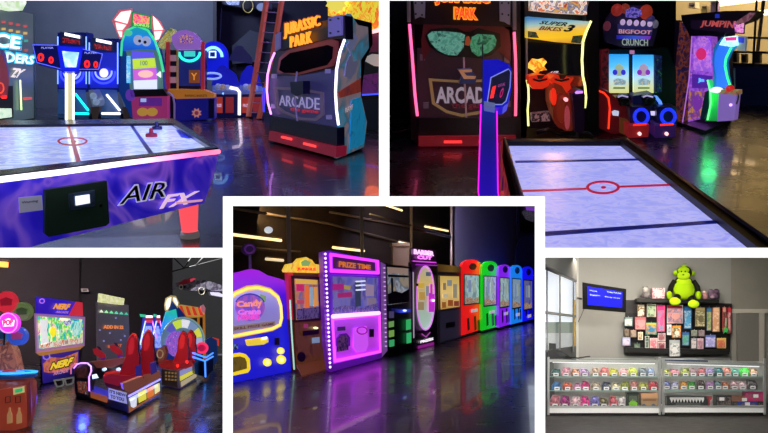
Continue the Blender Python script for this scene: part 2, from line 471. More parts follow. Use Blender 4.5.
for (x, y, yy) in ((190, 203, 237.5), (-120, 230, 300)):
    q = wall(B, (x, yy), (x + 30, yy - 2))
    lp = q.at(x, yy, 0); hh = .48
    t.part('leg', MB().lathe(lp + B.up * .04, B.up, [(.062, 0), (.07, .1), (.085, .3), (.095, .46)], mat('ff5a50', .4, 0, 1.0, 'ff5560')), label='glowing red leg')
    t.part('foot', MB().lathe(lp, B.up, [(.075, 0), (.08, .02), (.07, .055)], mat('c8b8b8', .35, .4, .15)))
# pole and scoreboard over the middle of the table
pp = vd(Pl(top.at(71, 121.5), V(1, 0, 0), B.up))
pole = t.slab('pole', pp, [(66.8, 66), (73.2, 66), (73.2, 121.5), (66.8, 121.5)], -.01, -.08, mat('c8c088', .4, 0, .8))
for x in (66, 73.5): t.part('neon_strip', MB().ptube(pp, [(x, 66), (x, 121.5)], 0, .018, glow('f4f8ff', 3)), pole)
hd = t.slab('scoreboard_hub', pp, [(57, 45.5), (83, 48), (79, 70), (76, 71.5), (64, 71.5), (60.5, 69)], .12, -.1, mat('1320c0', .4, 0, .8))
t.slab('hub_light', pp, [(62, 51), (79, 52.5), (76, 67), (65, 67)], .14, .12, art(['3a6cff', '8fc0ff', 'd8f0ff', '5a90ff'], 4, 8, 1.6, .4, 1), hd)
for q, x, dg in (([(32.8, 44.8), (58, 45.2), (61.5, 69), (37, 62.5)], (41.2, 51), ((37.5, 44, 53, 61.5), (48.5, 53.5, 56.5, 63.5))),
              ([(82.5, 49), (102.5, 54), (98.5, 69.3), (79, 69.3)], (90, 60), ((84, 90, 60, 68), (93.5, 98, 61, 68)))):
    w_ = t.slab('scoreboard_wing', pp, q, .1, -.08, mat('1c1c9a', .4, 0, .35))
    cx = sum(p[0] for p in q) / 4; cy = sum(p[1] for p in q) / 4
    inn = [(cx + (a - cx) * .93, cy + (b - cy) * .9) for a, b in q]
    t.part('scoreboard_face', MB().slab(pp, inn, .11, .09, mat('141a50', .3, 0, .3)), w_)
    t.part('light_edge', MB().ptube(pp, q, .1, .008, glow('6f7dff', 1.4), 6, True), w_)
    for (a, b, c_, d_) in dg: t.text('score_digit', pp, '0', (a, c_, b, d_), .12, glow('ff4a3a', 2.2), w_, bold=.03)
    t.text('score_caption', pp, 'PLAYER', (cx - 6, cy - 8.5, cx + 6, cy - 6.7), .12, glow('aab4ff', .8), w_, th=.004)
# strikers on the table
for (x, y, c1, c2, lb) in ((151.5, 137, 'a83030', 'd04038', 'red air hockey striker resting on the lit table beside the blue line'), (157.2, 129.5, '262c50', '343c6a', 'dark blue air hockey striker resting on the table behind the red one')):
    p = top.at(x, y, 0); k = .055
    m = MB().lathe(p, B.up, [(k, 0), (k, .02), (k * .9, .035), (k * .5, .035), (k * .35, .045), (k * .32, .075), (k * .2, .085)], mat(c1, .35, 0, .15))
    single(B, 'air_hockey_striker', lb, 'striker', m, p, 'air hockey strikers')

# --- wide shooting game at the left edge
a = wall(B, (-70, 140), (34, 121))
t = Thing(B, 'shooting_game_cabinet', 'large grey screen shooting game cabinet with white and cyan lettering at left edge', 'arcade machine', a.at(0, 127))
t.slab('screen_panel', a, [(-60, -4), (34.7, 14.5), (35.6, 36), (34.5, 118), (-60, 132)], 0, -.5, mat('5c6a6a', .35, 0, .42))
t.slab('side_edge', a, [(34.2, 14), (35.8, 14.6), (36.3, 119), (34.6, 120)], .02, -.7, mat('6f7f7a', .5))
t.slab('header', a, [(-60, -25), (24, -12), (26.5, 3), (22.5, 10.5), (-60, -8)], .45, -.2, art(['e0e8d0', 'b8d89a', 'f6f8ec', '9ac87a'], 3, 2, 1.0, .5, 1), label='pale green lit header')
sh = mat('22c8ea', .4, 0, .9)
t.text('title_shade', a, 'CE', [(-8, 30), (23, 35), (23, 51), (-8, 48)], .02, sh, bold=.07, shear=.1)
t.text('title_lettering', a, 'CE', [(-6, 32), (21, 37), (21, 49.5), (-6, 46.5)], .04, glow('f4fcff', 1.2), bold=.03, shear=.1)
t.text('title_shade', a, 'DERS', [(4, 50), (36, 55), (34.5, 65), (4, 63)], .02, sh, bold=.06, shear=.1)
t.text('title_lettering', a, 'DERS', [(6, 52), (34.5, 56.5), (33.5, 64.5), (6, 62)], .04, glow('f4fcff', 1.1), bold=.02, shear=.1)
t.text('title_lettering', a, 'ZY', [(11, 67.5), (26, 69.5), (20, 78), (11, 77)], .04, glow('f6e8dc', 1.0), bold=.03, shear=.3)
for r_, y0, cs in ((0, 22, ['c05050'] * 4), (1, 29, ['d8b060'] * 4), (2, 38, ['3fa090'] * 4), (3, 47.5, ['b05848'] * 3)):
    for i, c in enumerate(cs):
        x = 4 + i * 7.2 + (8 if r_ >= 2 else 0)
        if x > 31: continue
        t.slab('invader_light', a, R(x - 1.7, y0 + i * 1.4 - 1.2, x + 1.7, y0 + i * 1.4 + 1.2), .03, 0, glow(c, .8))
g = t.part('gun_pedestal', MB().slab(a, [(-40, 84), (13, 86), (13.5, 118), (-40, 128)], 1.0, .3, mat('23301f', .5)))
t.part('pedestal_light', MB().slab(a, [(-40, 108), (11.5, 108.5), (12, 117), (-40, 124)], 1.03, .98, art(['b8e0b8', 'e8ffe0', '8ac8a0'], 6, 4, .9, .5, 1)), g)
mb = MB().slab(a, [(-5, 52), (2, 55), (6.5, 66), (9, 80), (7.5, 96), (-10, 98)], 1.25, .9, mat('a02830', .35, 0, .35))
gun = t.part('mounted_gun', mb)
t.part('gun_ring', MB().ptube(a, circ(.5, 88, 3.2, 5), 1.28, .02, glow('ff5a30', 1), 8, True), gun)
t.part('trigger_light', MB().slab(a, circ(5.5, 97, 1.6), 1.3, 1.2, glow('ff4040', 3)), gun)
t.slab('purple_fin', a, [(3, 50), (6, 54), (9.5, 76), (7.5, 80)], .9, .8, mat('6a50a0', .4, 0, .4))
t.ptube('neon_strip', a, [(20.2, 80), (20.8, 95), (21.4, 110)], .05, .03, glow('e0ffc0', 3))
t.slab('small_red_sign', a, [(25, 97.5), (32, 97), (32, 99.5), (25, 100)], .1, .02, glow('d05050', .9))

# --- two alley bowling games
def bowler(x0, x1, ytop, neon, ly, lb, w):
    a = wall(B, (60, 117), (130, 118.5)); a = a.shift(w)
    t = Thing(B, 'alley_roller_game', lb, 'arcade machine', a.at((x0 + x1) / 2, 118), 'blue alley bowling games')
    t.slab('backboard', a, R(x0 + 1, ytop, x1 - 1, 92), -.2, -.8, mat('101a70', .4, 0, .45))
    h = t.slab('header', a, [(x0 + 4, ytop - 1), (x1 - 6, ytop + 3), (x1 - 6, ytop + 13), (x0 + 4, ytop + 11)], .1, -.2, mat('182048', .4, 0, .5))
    t.part('header_light', MB().slab(a, [(x0 + 8, ytop), (x1 - 8, ytop + 3.2), (x1 - 8, ytop + 6), (x0 + 8, ytop + 3)], .14, .1, glow('ffffff', 2.2)), h)
    t.part('score_window', MB().slab(a, [(x0 + 6, ytop + 5), (x1 - 8, ytop + 8), (x1 - 8, ytop + 12), (x0 + 6, ytop + 10)], .13, .1, art(['40141c', 'b02838', '40141c', '6a1c28'], 7, 3, .9)), h)
    for x in (x0 + 1.3, x1 - 1.3): t.ptube('neon_strip', a, [(x, ytop + 4), (x, 84)], 0, .03, glow('9cc0ff', 1.8))
    tg = t.slab('target_board', a, R(x0 + 2, ytop + 14, x1 - 2, 88), -.05, -.2, mat('1a24c0', .4, 0, .7))
    cx = (x0 + x1) / 2
    for k, (rx, ry) in enumerate(((14, 13), (10, 9))):
        t.part('target_ring', MB().ptube(a, circ(cx, 73 - k, rx * .82, ry * .8, 20, 170, 370), .02, .05 - .01 * k, glow('a8b8ff' if k else '5a68ff', 1.8)), tg)
    t.part('target_hole', MB().slab(a, circ(cx, 73, 4, 4.5), .03, -.04, glow('e8e0ff', 1.3)), tg)
    lx = 0 if x0 < 80 else 12
    fl = [a.at(x0 + 2 + lx * .5, 89, 0), a.at(x1 - 2, 90, 0), a.at(x1 + 1, 115, .9), a.at(x0 + 1 + lx, 114, .9)]
    t.part('lane', MB().use(mat('1a2488' if neon == 'ffffff' else '2a4a78', .3, 0, .55)).prism(fl, -B.up * .12))
    t.part('neon_strip', MB().tube([a.at(x1 - 12, ly, .4), a.at(x1 + .5, 110, .85)], .035, glow(neon, 2.4)))
    t.part('neon_strip', MB().tube([a.at(x0 + 14, 113.5, .95), a.at(x1 + 1, 113.7, .95)], .035, glow(neon, 2.4)))
    t.slab('front_cabinet', a, R(x0 + 2 + lx, 114, x1 + 1, 122), .9, -.2, mat('14163a', .4))
    br = t.part('ball_return', MB().slab(a, [(x1 + 1, 90), (x1 + 6, 90), (x1 + 11, 100), (x1 + 12, 106), (x1 + 5, 107), (x1 + 3, 100)], 1.0, .5, mat('8898b8', .35, .3, .15)))
    t.part('ball_post', MB().slab(a, [(x1 + 3, 107), (x1 + 12, 107), (x1 + 10, 121), (x1 + 5, 121)], .95, .6, mat('8a6a58', .4)), br)
    for k in range(2):
        t.part('bowling_ball', MB().ball(a.at(x1 + 6 + k * 2.6, 96 + k * 6, 1.05), .1, .1, .1, mat('b8d0f0', .2, 0, .25)), br)
bowler(56.5, 87.5, 32.5, '30f0f0', 94, 'left blue alley bowling game with cyan lane lights behind scoreboard pole', 0)
bowler(88, 119, 38.5, 'f4f8ff', 95, 'right blue alley bowling game with white lane lights beside the bug-eyed wheel game', .05)

# --- bug-eyed wheel game with scallop fans
a = wall(B, (118, 121), (170, 121)); a = a.shift(.3)
t = Thing(B, 'prize_wheel_game', 'tall blue wheel game with googly eyes and white scallop shell fans', 'arcade machine', a.at(145, 121))
body = [(121, 55), (119, 92), (131, 118), (167, 118), (163, 70), (158, 50), (154, 38), (147, 29), (137, 25.5), (127, 29), (122.5, 40)]
t.slab('cabinet', a, body, -.1, -.9, mat('12409a', .4, 0, .35))
hdm = ramp(['20a8b8', '1a88e0', '1c5cd8'], a.at(138, 26), a.at(138, 50), .75)
hp = t.slab('head_panel', a, [(123, 51), (123, 42), (127, 31), (137, 27), (147, 31), (154, 42), (156, 50), (140, 49)], .05, -.1, hdm)
for x, y in ((138, 40), (146, 41.2)):
    e = t.part('eye', MB().slab(a, circ(x, y, 4.6, 5), .1, .05, mat('a8b4d8', .4, 0, .7)), hp)
    t.part('pupil', MB().slab(a, circ(x + (1.6 if x < 140 else -1), y + 1, 1.5), .12, .1, mat('18204a', .4)), hp)
t.part('green_outline', MB().ptube(a, [(121, 56), (122, 42), (127, 30.5), (137, 26), (148, 30.5), (155, 41), (160, 56), (163.5, 72)], .02, .05, glow('40d890', 1.0)))
t.slab('cheek_light', a, circ(128, 33, 4, 3), .1, .05, glow('58d8a0', .7), hp)
sg = t.slab('top_sign', a, [(131.5, 11.5), (151.5, 16), (150.5, 28.5), (131, 26)], .1, -.2, mat('28a050', .4, 0, .6))
t.part('sign_face', MB().slab(a, [(133.5, 13.5), (149.5, 17), (149, 24), (133, 22.5)], .13, .1, art(['e83078', 'ff6090', 'f8a860', 'e83078'], 5, 1, 1.1, .4)), sg)
t.part('sign_lettering', MB().text(a, 'BONUS', [(134, 22.5), (149, 24.5), (149, 27.5), (134, 25.5)], .14, .02, glow('c8f088', 1)), sg)
for side, fans in ((0, (([(131, 10.5), (121, 12), (114.5, 20), (127, 23.5)], 'fff4ee'), ([(126, 25), (115.5, 22.5), (117, 30), (122, 30)], 'ffe4e0'), ([(122, 31.5), (117.5, 31), (120, 37), (121.5, 37)], 'ffe4e0'))),
                   (1, (([(153, 16), (158.5, 22), (163, 29.5), (154, 30)], 'fff4ee'), ([(154, 31.5), (162, 31), (159, 39), (155.5, 40)], 'ffe4e0')))):
    fan = None
    for pts, c in fans:
        if fan is None: fan = t.slab('scallop_fan', a, ([(132, 8.5), (119, 10), (111.8, 20.5), (119.5, 39), (122, 38), (124, 31), (131, 25)] if not side else [(151.5, 14.5), (160, 21), (164.5, 30), (157, 42), (154.5, 41), (152, 28)]), .0, -.1, mat('d06878', .4, 0, .6))
        t.part('lit_panel', MB().slab(a, pts, .03, 0, glow(c, 1.7)), fan)
fr = t.slab('wheel_frame', a, [(125, 48), (156, 50), (162, 68), (163, 92), (130, 92), (128, 60)], 0, -.2, mat('6a9a88', .35, 0, .35))
wh = t.part('wheel', MB().slab(a, [(131.5, 50.5), (153, 52), (157, 70), (157, 89), (133, 89), (132, 68)], .05, -.05, mat('4a60b8', .3, 0, .8)))
for c, pts in (('5a50d8', [(132, 51), (153, 53), (154.5, 57), (132.5, 58.5)]), ('b8d840', [(132.5, 59), (154.5, 58), (156, 67.5), (133, 69)]),
               ('c060c8', [(133, 69.5), (156, 68), (157, 79), (133.5, 80)]), ('d8e0ff', [(133.5, 80.5), (157, 79.5), (157, 89), (134, 89)])):
    t.part('wheel_segment', MB().slab(a, pts, .08, .05, glow(c, 1.1)), wh)
t.part('wheel_badge', MB().slab(a, circ(145.5, 74, 7.5, 3.6), .1, .08, glow('f0b8b0', 1.2)), wh)
t.part('wheel_numeral', MB().text(a, '100', R(140.5, 60.5, 147.5, 65.5), .1, .01, mat('3850a0', .4, 0, .5)), wh)
t.slab('pointer', a, [(156.5, 74.5), (160, 71.5), (160.5, 77.5)], .1, 0, glow('e8fff0', 1.6))
t.slab('side_light', a, R(126.5, 56, 130.3, 83), .03, -.02, art(['2888d8', '60c0f0', 'd8f0ff'], 6, 2, 1, .4, 1))
t.slab('control_deck', a, [(130, 90), (163, 89), (168, 96), (131, 97)], .5, -.1, mat('141c28', .35))
lo = t.slab('lower_cabinet', a, [(131, 97), (167, 96), (167, 120), (133, 120)], .35, -.3, mat('b03878', .4, 0, .45))
t.part('ticket_panel', MB().slab(a, R(139, 98, 162, 106), .38, .35, mat('6a2c98', .4, 0, .5)), lo)
for x, y in ((142.5, 112), (152, 112)): t.part('lower_badge', MB().slab(a, circ(x, y, 5.5, 4.2), .38, .35, mat('c89840', .4, 0, .55)), lo)
t.part('bill_slot', MB().slab(a, R(140.5, 98.5, 146, 102), .42, .35, glow('a0b8e8', .8)), lo)
t.slab('round_button', a, circ(130, 95, 4.6, 6), .5, .3, mat('6a3cb8', .4, 0, .55))
t.part('edge_strip', MB().ptube(a, [(167.5, 92), (173, 96), (174.5, 104), (174.5, 119)], .3, .04, mat('8070a8', .4, 0, .4)))

# --- carnival house game
a = wall(B, (160, 120), (210, 120)); a = a.shift(.2)
t = Thing(B, 'carnival_house_game', 'carnival house game with pitched yellow roof, red posts and teal lit hoop screen', 'arcade machine', a.at(185, 120))
t.slab('back_cabinet', a, [(165, 50), (205, 50), (205, 119), (165, 119)], -.8, -1.4, mat('2a1c2c', .5))
t.part('roof', MB().slab(a, [(154.5, 47.5), (168, 30), (171, 28), (174, 31), (171.5, 36), (159, 48)], .1, -.8, art(['c8b848', '88a860', 'd8c870', '6a8848'], 5, 6, .5, .5)))
pd = t.slab('gable', a, [(171.5, 36), (178, 31), (186, 29.8), (193, 32), (201.5, 43), (199, 49), (176, 49.5), (172, 42)], .1, -.7, mat('a070c8', .4, 0, .5))
t.part('gable_badge', MB().slab(a, [(179, 37), (186, 34), (194, 37.5), (193, 43), (180, 43)], .13, .1, art(['3a2aa0', 'e0a070', '3a2aa0', 'b060a0'], 9, 7, .7)), pd)
for x in (167.5, 202.6): t.slab('post', a, R(x - 1.7, 42, x + 1.7, 94), .05, -.15, mat('b83038', .4, 0, .35))
t.slab('yellow_post', a, R(176.5, 50, 178, 92), .03, -.1, mat('b88838', .4, 0, .3))
sc_ = t.slab('hoop_screen', a, R(178.5, 50.5, 200.5, 86), -.3, -.5, mat('182a78', .4, 0, .5))
t.part('hoop_arc', MB().ptube(a, circ(189.5, 52, 10.5, 9, 16, 180, 360), -.25, .06, glow('48e8d0', 1.8)), sc_)
t.part('teal_sign', MB().slab(a, R(184, 51, 195, 56.5), -.25, -.3, glow('38c8b8', 1)), sc_)
t.part('hoop_box', MB().slab(a, R(189, 70, 199, 83), -.1, -.4, mat('a06030', .5, 0, .3)), sc_)
t.part('orange_symbol', MB().text(a, 'Y', R(191, 73, 197, 80), -.08, .02, glow('f0a040', .7)), sc_)
mb = MB()
for y in (55, 66, 77): mb.slab(a, R(168, y, 175, y + 6), -.2, -.5, mat('b898a8', .5, 0, .3))
t.part('prize_shelf', mb)
t.slab('trim_band', a, [(168, 89), (204, 90), (214, 94), (214, 98), (176, 99), (169, 95)], .5, -.2, mat('c07828', .4, 0, .45))
t.text('band_lettering', a, 'RAINING BASKETS', R(185, 94.5, 207, 96.8), .52, mat('30181c', .4))
lb = t.slab('front_cabinet', a, [(176, 98.5), (214.5, 97.5), (214.5, 119), (176, 121)], .45, -.3, mat('16187c', .4, 0, .5))
t.part('side_shade', MB().slab(a, R(208.5, 99, 213.8, 118), .47, .45, mat('1c1440', .4)), lb)
t.part('star_emblem', MB().slab(a, [(196.5 + (5.4 if i % 2 else 3.4) * math.cos(i * PI / 8), 113 + (5.2 if i % 2 else 3.3) * math.sin(i * PI / 8)) for i in range(16)], .48, .45, mat('c08070', .4, 0, .6)), lb)
t.part('star_eye', MB().slab(a, circ(196.5, 113, 2), .5, .48, mat('8a3050', .4, 0, .5)), lb)

# --- basketball games
def hoop_game(x0, x1, lb, arc, w, bx):
    a = wall(B, (200, 117), (260, 117)); a = a.shift(w)
    cx = bx; k = 1.0
    t = Thing(B, 'basketball_game', lb, 'arcade machine', a.at(cx, 117), 'blue basketball hoop games')
    if arc:
        bb = t.slab('backboard', a, circ(cx, 56, 14 * k, 15, 20, 0, 180) + [(cx - 14 * k, 80), (cx + 14 * k, 80)][::1], -.3, -.5, mat('1020c8', .4, 0, .55))
        t.part('neon_arc', MB().ptube(a, circ(cx - 1, 57, 9, 9.5, 18, 0, 190), -.25, .07, glow('a8d8ff', 2.2)), bb)
        t.part('score_sign', MB().slab(a, R(cx - 5.5, 50, cx + 2.5, 58.5), -.25, -.3, mat('101a60', .4, 0, .5)), bb)
        t.part('score_frame', MB().ptube(a, R(cx - 4.6, 51.5, cx + 1.6, 57.3), -.22, .04, glow('e0f8ff', 1.8), 6, True), bb)
        t.part('hoop', MB().ptube(a, circ(cx - 2, 76, 9, 3), .1, .05, glow('90b0ff', .8), 8, True), bb)
    else:
        bb = t.slab('backboard', a, [(cx - 12, 60), (cx - 4, 46), (cx + 2, 46), (cx + 12, 58), (cx + 12, 64)], -.4, -.5, mat('30344c', .5, 0, .12))
    t.part('side_net', MB().slab(a, [(x0, 74), (x0 + 6, 66), (x0 + 10, 65), (x1, 74), (x1 + 4, 86), (x0 - 2, 86)], -.1, -.3, mat('1018a0', .6, 0, .55)))
    fl = [a.at(x0 - 1, 84, -.2), a.at(x1 + 4, 86, -.2), a.at(x1 + 6, 91, .4), a.at(x0 - 1, 91, .4)]
    t.part('ball_ramp', MB().use(mat('5868a8', .4, 0, .4)).prism(fl, -B.up * .1))
    for i in range(3): t.part('basketball', MB().ball(a.at(x0 + 5 + i * 4.5, 87 + i * .6, .25), .11, .11, .11, mat('b8a088' if i % 2 else '98a8c8', .5, 0, .25)))
    lo = t.slab('front_cabinet', a, [(x0 - 2, 91), (x1 + 5, 91), (x1 + 5, 116.5), (x0 - 2, 118)], .35, -.3, mat('161848', .4, 0, .2))
    for i in range(2):
        t.part('orange_panel', MB().slab(a, R(x0 + 1 + i * 11, 97, x0 + 9 + i * 11, 113), .38, .35, mat('b83c28' if i == 0 else '902c2c', .4, 0, .5)), lo)
    t.part('panel_lettering', MB().text(a, 'PRIZE', R(x0 + 2, 104, x0 + 8, 107), .4, .01, glow('d8d0e8', .7)), lo)
    t.part('coin_light', MB().slab(a, circ(x0 + 9.5, 93.5, 1), .4, .35, glow('a0e0ff', 1.5)), lo)
    return t, a
t, a = hoop_game(213.5, 235.5, 'blue basketball hoop game with glowing white arc and square score sign', True, 0, 214)
t.part('neon_strip', MB().ptube(a, [(230, 87.5), (237, 89), (239.5, 92), (239.3, 115)], .42, .07, glow('f4e8f4', 3)))
hoop_game(241, 258, 'darker blue basketball hoop game partly behind the tall ladder', False, -.6, 240)

# --- ladder
a = wall(B, (246, 118), (258, 119.5)); a = Pl(a.p0, a.e, (B.up * 1.0 + V(.0, .16, 0)).normalized())
t = Thing(B, 'extension_ladder', 'tall red-brown extension ladder leaning up past the ceiling beside dinosaur gun game', 'ladder', a.at(252, 118))
Lr = ([(268.5, -30), (265.3, 0), (255.5, 66), (247, 117.5)], [(283.5, -30), (280.5, 0), (270, 66), (257.5, 119.5)])
for r_ in Lr: t.part('rail', MB().slab(a, [(x - 1.5, y) for x, y in r_] + [(x + 1.5, y) for x, y in r_[::-1]], 0, -.08, mat('c05a48', .5, 0, .28)))
for y in range(-28, 118, 10):
    f = lambda r_: next(r_[i][0] + (r_[i + 1][0] - r_[i][0]) * (y - r_[i][1]) / (r_[i + 1][1] - r_[i][1]) for i in range(3) if r_[i][1] <= y <= r_[i + 1][1])
    t.part('rung', MB().ptube(a, [(f(Lr[0]), y), (f(Lr[1]), y + 1)], -.04, .02, mat('b8a8b8', .4, .4)))
for r_ in Lr: t.part('foot', MB().slab(a, R(r_[3][0] - 2, r_[3][1] - 1, r_[3][0] + 2, r_[3][1] + 1.2), .03, -.1, BLACK))

# --- racing car hung high on the wall
a = bw.shift(-.9)
t = Thing(B, 'display_race_car', 'dark single-seat race car with pale panels hung high above hoop games', 'race car', a.at(245, 12))
t.slab('body', a, [(220, -6), (232, -4), (246, -2), (272, 4), (272, 9), (255, 8), (240, 7), (222, 4)], .5, -.1, mat('30344e', .35, 0, .1))
t.slab('nose_panel', a, [(222, -4), (240, -2), (239, 5), (228, 5)], .55, .5, art(['8898c0', 'b8c4e0', '485888'], 4, 2, .2))
t.slab('side_pod', a, circ(262, 7, 5.5, 4), .6, .5, mat('8898b8', .3, 0, .3))
w_ = t.part('wheel', MB().lathe(a.at(248, 6, .4), a.m, [(.23, 0), (.25, .05), (.25, .2), (.2, .24), (.1, .24)], BLACK, 24))
t.part('wheel_rim', MB().ptube(a, circ(248, 6, 5, 6.6), .66, .02, mat('c8b878', .3, .5, .4), 8, True), w_)
t.part('hanger', MB().ptube(a, [(222, 3), (220, 40)], .1, .03, mat('6a6a88', .5)))
a2 = bw.shift(-.85)
single(B, 'hanging_banner', 'plain dark grey banner sloping behind the blue hoop games', 'banner', MB().slab(a2, [(232, 46), (250, 30), (262, 34), (256, 62), (232, 64)], 0, -.04, mat('3c404c', .7)), a2.at(245, 62))

# --- dinosaur gun game
a = wall(B, (268, 141), (336, 159)); s = wall(B, (336, 159), (366, 148.5))
if s.m.x < 0: s.m = -s.m; s.d = -s.d
t = Thing(B, 'dinosaur_gun_game', 'big black gun game with glowing orange title seen at an angle beside the ladder', 'arcade machine', a.at(300, 150))
dep = (B.floor(366, 148.5) - B.floor(336, 159)) * .86
s = Pl(a.at(336, 158), dep, a.at(346, 16) - a.at(336, 158))
mb = MB().use(mat('14121e', .4))
mb.prism([a.at(x, y, 0) for x, y in [(269, 139), (272, 116), (269, 95), (270, 75), (276, 50), (276, 33), (345, 16), (346, 40), (338, 60), (335, 95), (339, 128), (336, 158)]], dep)
t.part('cabinet', mb)
sm = art(['6a6a80', '8a7a80', '48687a', '3a8aa8', '906c60'], 1.0, 9, .5, .45, 1)  # emission put into the print to brighten it
sp = t.part('side_artwork', MB().slab(s, [(346, 16), (351, 14), (358, 25), (368, 27), (369, 48), (361, 60), (361, 96), (367, 122), (364, 147), (337, 158.5), (340, 128), (337, 95), (340, 60), (347, 40)], .05, 0, sm))
t.part('side_blue_patch', MB().slab(s, [(352, 100), (361, 97), (366.5, 122), (364, 144), (350, 150)], .07, .05, art(['1c88c0', '28a8d8', '1878b0'], 2, 3, .35, .4, 1)), sp)
t.part('side_orange_patch', MB().slab(s, [(339, 92), (352, 84), (361, 78), (361, 92), (340, 98)], .07, .05, art(['c85830', 'a84438', '704050'], 3, 3, .3, .4, 1)), sp)
t.part('side_pale_figure', MB().slab(s, [(347, 62), (351, 54), (354, 62), (358, 60), (356, 72), (350, 80), (345, 76)], .07, .05, mat('8a8aa8', .5, 0, .25)), sp)
t.part('side_white_card', MB().slab(s, [(347, 46), (354, 33), (358.5, 38), (351, 53)], .07, .05, mat('8890b8', .5, 0, .3)), sp)
t.part('side_lettering', MB().text(s, 'RAW', [(346, 108), (353, 104), (353, 109), (346, 113)], .08, .01, mat('c8b8b0', .5, 0, .4)), sp)
hd = t.slab('header', a, [(276, 33), (345, 15.5), (345.5, 39), (328, 38.5), (277, 51)], .12, -.1, mat('17131f', .4))
t.part('title_lettering', MB().text(a, 'JURASSIC', [(283.5, 23.5), (318.5, 15), (319, 28.5), (283.5, 39)], .2, .06, glow('ffa838', 1.25), .0, 0, 1.08), hd)
t.part('title_lettering', MB().text(a, 'PARK', [(289.5, 36.5), (310, 31), (310.5, 42.5), (289.5, 47.5)], .2, .06, glow('ffa838', 1.25), .0, 0, 1.3), hd)
t.part('title_shade', MB().text(a, 'JURASSIC', [(282.5, 22.5), (319.5, 14), (320, 29.5), (282.5, 40)], .14, .03, mat('8a3410', .4, 0, .7), .05, 0, 1.05), hd)
for q in ([(328, 17.5), (341, 14.8), (341, 35), (328, 37)], [(275, 35), (279, 32), (279, 48), (275, 51)]):
    p_ = t.part('speaker_plate', MB().slab(a, q, .17, .1, mat('8078b8', .4, 0, .3)), hd)
    if q[0][0] > 300:
        for x, y in ((330, 20), (338, 18.5), (330, 33), (338, 31.5)): t.part('bolt', MB().slab(a, circ(x, y, 1), .18, .16, DARK), p_)
op = [(277, 72), (279, 58), (288, 50), (303, 45), (328, 38), (336, 41), (336, 56), (331, 66), (312, 71), (296, 75)]
t.slab('opening_rim', a, op, .06, -.02, mat('7e3a38', .5, 0, .4))
t.slab('opening_visor', a, [(279, 70), (281, 60), (290, 53), (304, 50), (327, 45), (332, 47), (331, 58), (326, 65), (310, 69), (296, 73), (284, 73)], .09, .05, mat('08070e', .9, spec=.1))
pn = t.slab('front_panel', a, [(271, 76), (296, 76), (334, 70), (333, 95), (336, 127), (272, 116), (268.5, 95)], .04, -.02, mat('5c5c88', .4, 0, .12))
shd = [(274, 87), (298, 88), (323, 92.5), (323.5, 115), (316, 121), (300, 120), (283, 113), (275.5, 107)]
cx, cy = 299, 104
t.part('shield', MB().frame(a, shd, [(cx + (x - cx) * .88, cy + (y - cy) * .85) for x, y in shd], .07, .03, mat('7a6a80', .4, 0, .25)), pn)
t.part('arcade_lettering', MB().text(a, 'ARCADE', [(279, 95), (319, 98), (319, 110), (279, 105.5)], .08, .02, mat('b8b0d8', .4, 0, .45), .0), pn)
t.part('red_script', MB().text(a, 'the game', [(290, 107), (318, 109.5), (318, 115), (290, 111.5)], .08, .02, mat('c03048', .4, 0, .5), .02), pn)
t.part('gun_pole', MB().ptube(a, [(297, 72), (294, 90), (296, 110), (299, 133)], .1, .025, mat('a098b8', .4, .3, .15)), pn)
t.part('gun_holster', MB().slab(a, [(290, 82), (303, 81), (303, 94), (296, 96), (291, 93)], .25, .05, mat('10143a', .4)), pn)
for x, y in ((273.5, 76), (327, 71), (273, 106), (328, 117)): t.part('hinge_plate', MB().slab(a, R(x - 2, y - 2, x + 2, y + 2.4), .08, .03, mat('9088b8', .4, 0, .3)), pn)
t.slab('sloped_base', a, [(271, 117), (337, 128), (337, 147), (269, 131)], .12, -.1, mat('1c2430', .35))
rb = t.slab('red_base', a, [(269, 131), (336.5, 147.5), (336, 157.5), (268.5, 140)], .2, -.1, mat('8a1c30', .4, 0, .5))
for q in ([(281, 136), (291, 138.3), (291, 140.3), (281, 138)], [(303, 142.5), (315, 145.5), (315, 147.5), (303, 144.5)]):
    t.part('base_light', MB().slab(a, q, .23, .2, glow('ff6a68', 2)), rb)
t.ptube('neon_strip', a, [(274.5, 53), (270.5, 62), (267.5, 75), (266.8, 90), (268, 103), (271, 114)], .12, .03, glow('f0b8ff', 3))
t.ptube('neon_strip', a, [(344.5, 40), (340, 52), (336.5, 70), (335.5, 92), (336.5, 110), (338.5, 125)], .26, .03, glow('f4f0ff', 3.2))
for x, y in ((272, 144), (326, 158)): t.part('caster', MB().ptube(a, [(x, y - 3), (x, y)], -.1, .04, BLACK))
t.part('blue_side_glow', MB().ptube(a, [(264, 88), (263.5, 100), (264, 112)], -.2, .03, glow('5060ff', 2)))

# --- game behind at the right edge
a = wall(B, (352, 130), (400, 134)); a = a.shift(-.5)
t = Thing(B, 'fiery_racing_game', 'dark racing cabinet with bright orange and yellow header at right edge behind the gun game', 'arcade machine', a.at(375, 132))
t.slab('cabinet', a, [(352, 26), (392, 22), (392, 133), (352, 131)], -.1, -.8, mat('10101a', .4))
t.slab('header', a, [(328, -12), (392, -16), (392, 27), (372, 29), (355, 22), (342, 15), (328, 16)], .1, -.3, art(['c8c830', 'e86020', 'd8e040', 'f09020', 'e0d850'], 2.2, 5, .95, .5, 1))
t.slab('starburst', a, [(336 + (11 if i % 2 else 8.5) * math.cos(i * PI / 10), 3 + (10 if i % 2 else 8) * math.sin(i * PI / 10)) for i in range(20)], .2, .1, glow('e8d858', .95))
t.slab('header_light', a, [(366, 31), (392, 25), (392, 28), (366, 34)], .2, .0, glow('ffd0d0', 2))
t.slab('screen', a, R(368, 34, 392, 52), .0, -.1, mat('5a1838', .4, 0, .4))
t.slab('white_car_body', a, [(361, 59), (372, 54), (392, 58), (392, 68), (374, 66)], .3, -.1, mat('d0d8d8', .4, 0, .35))
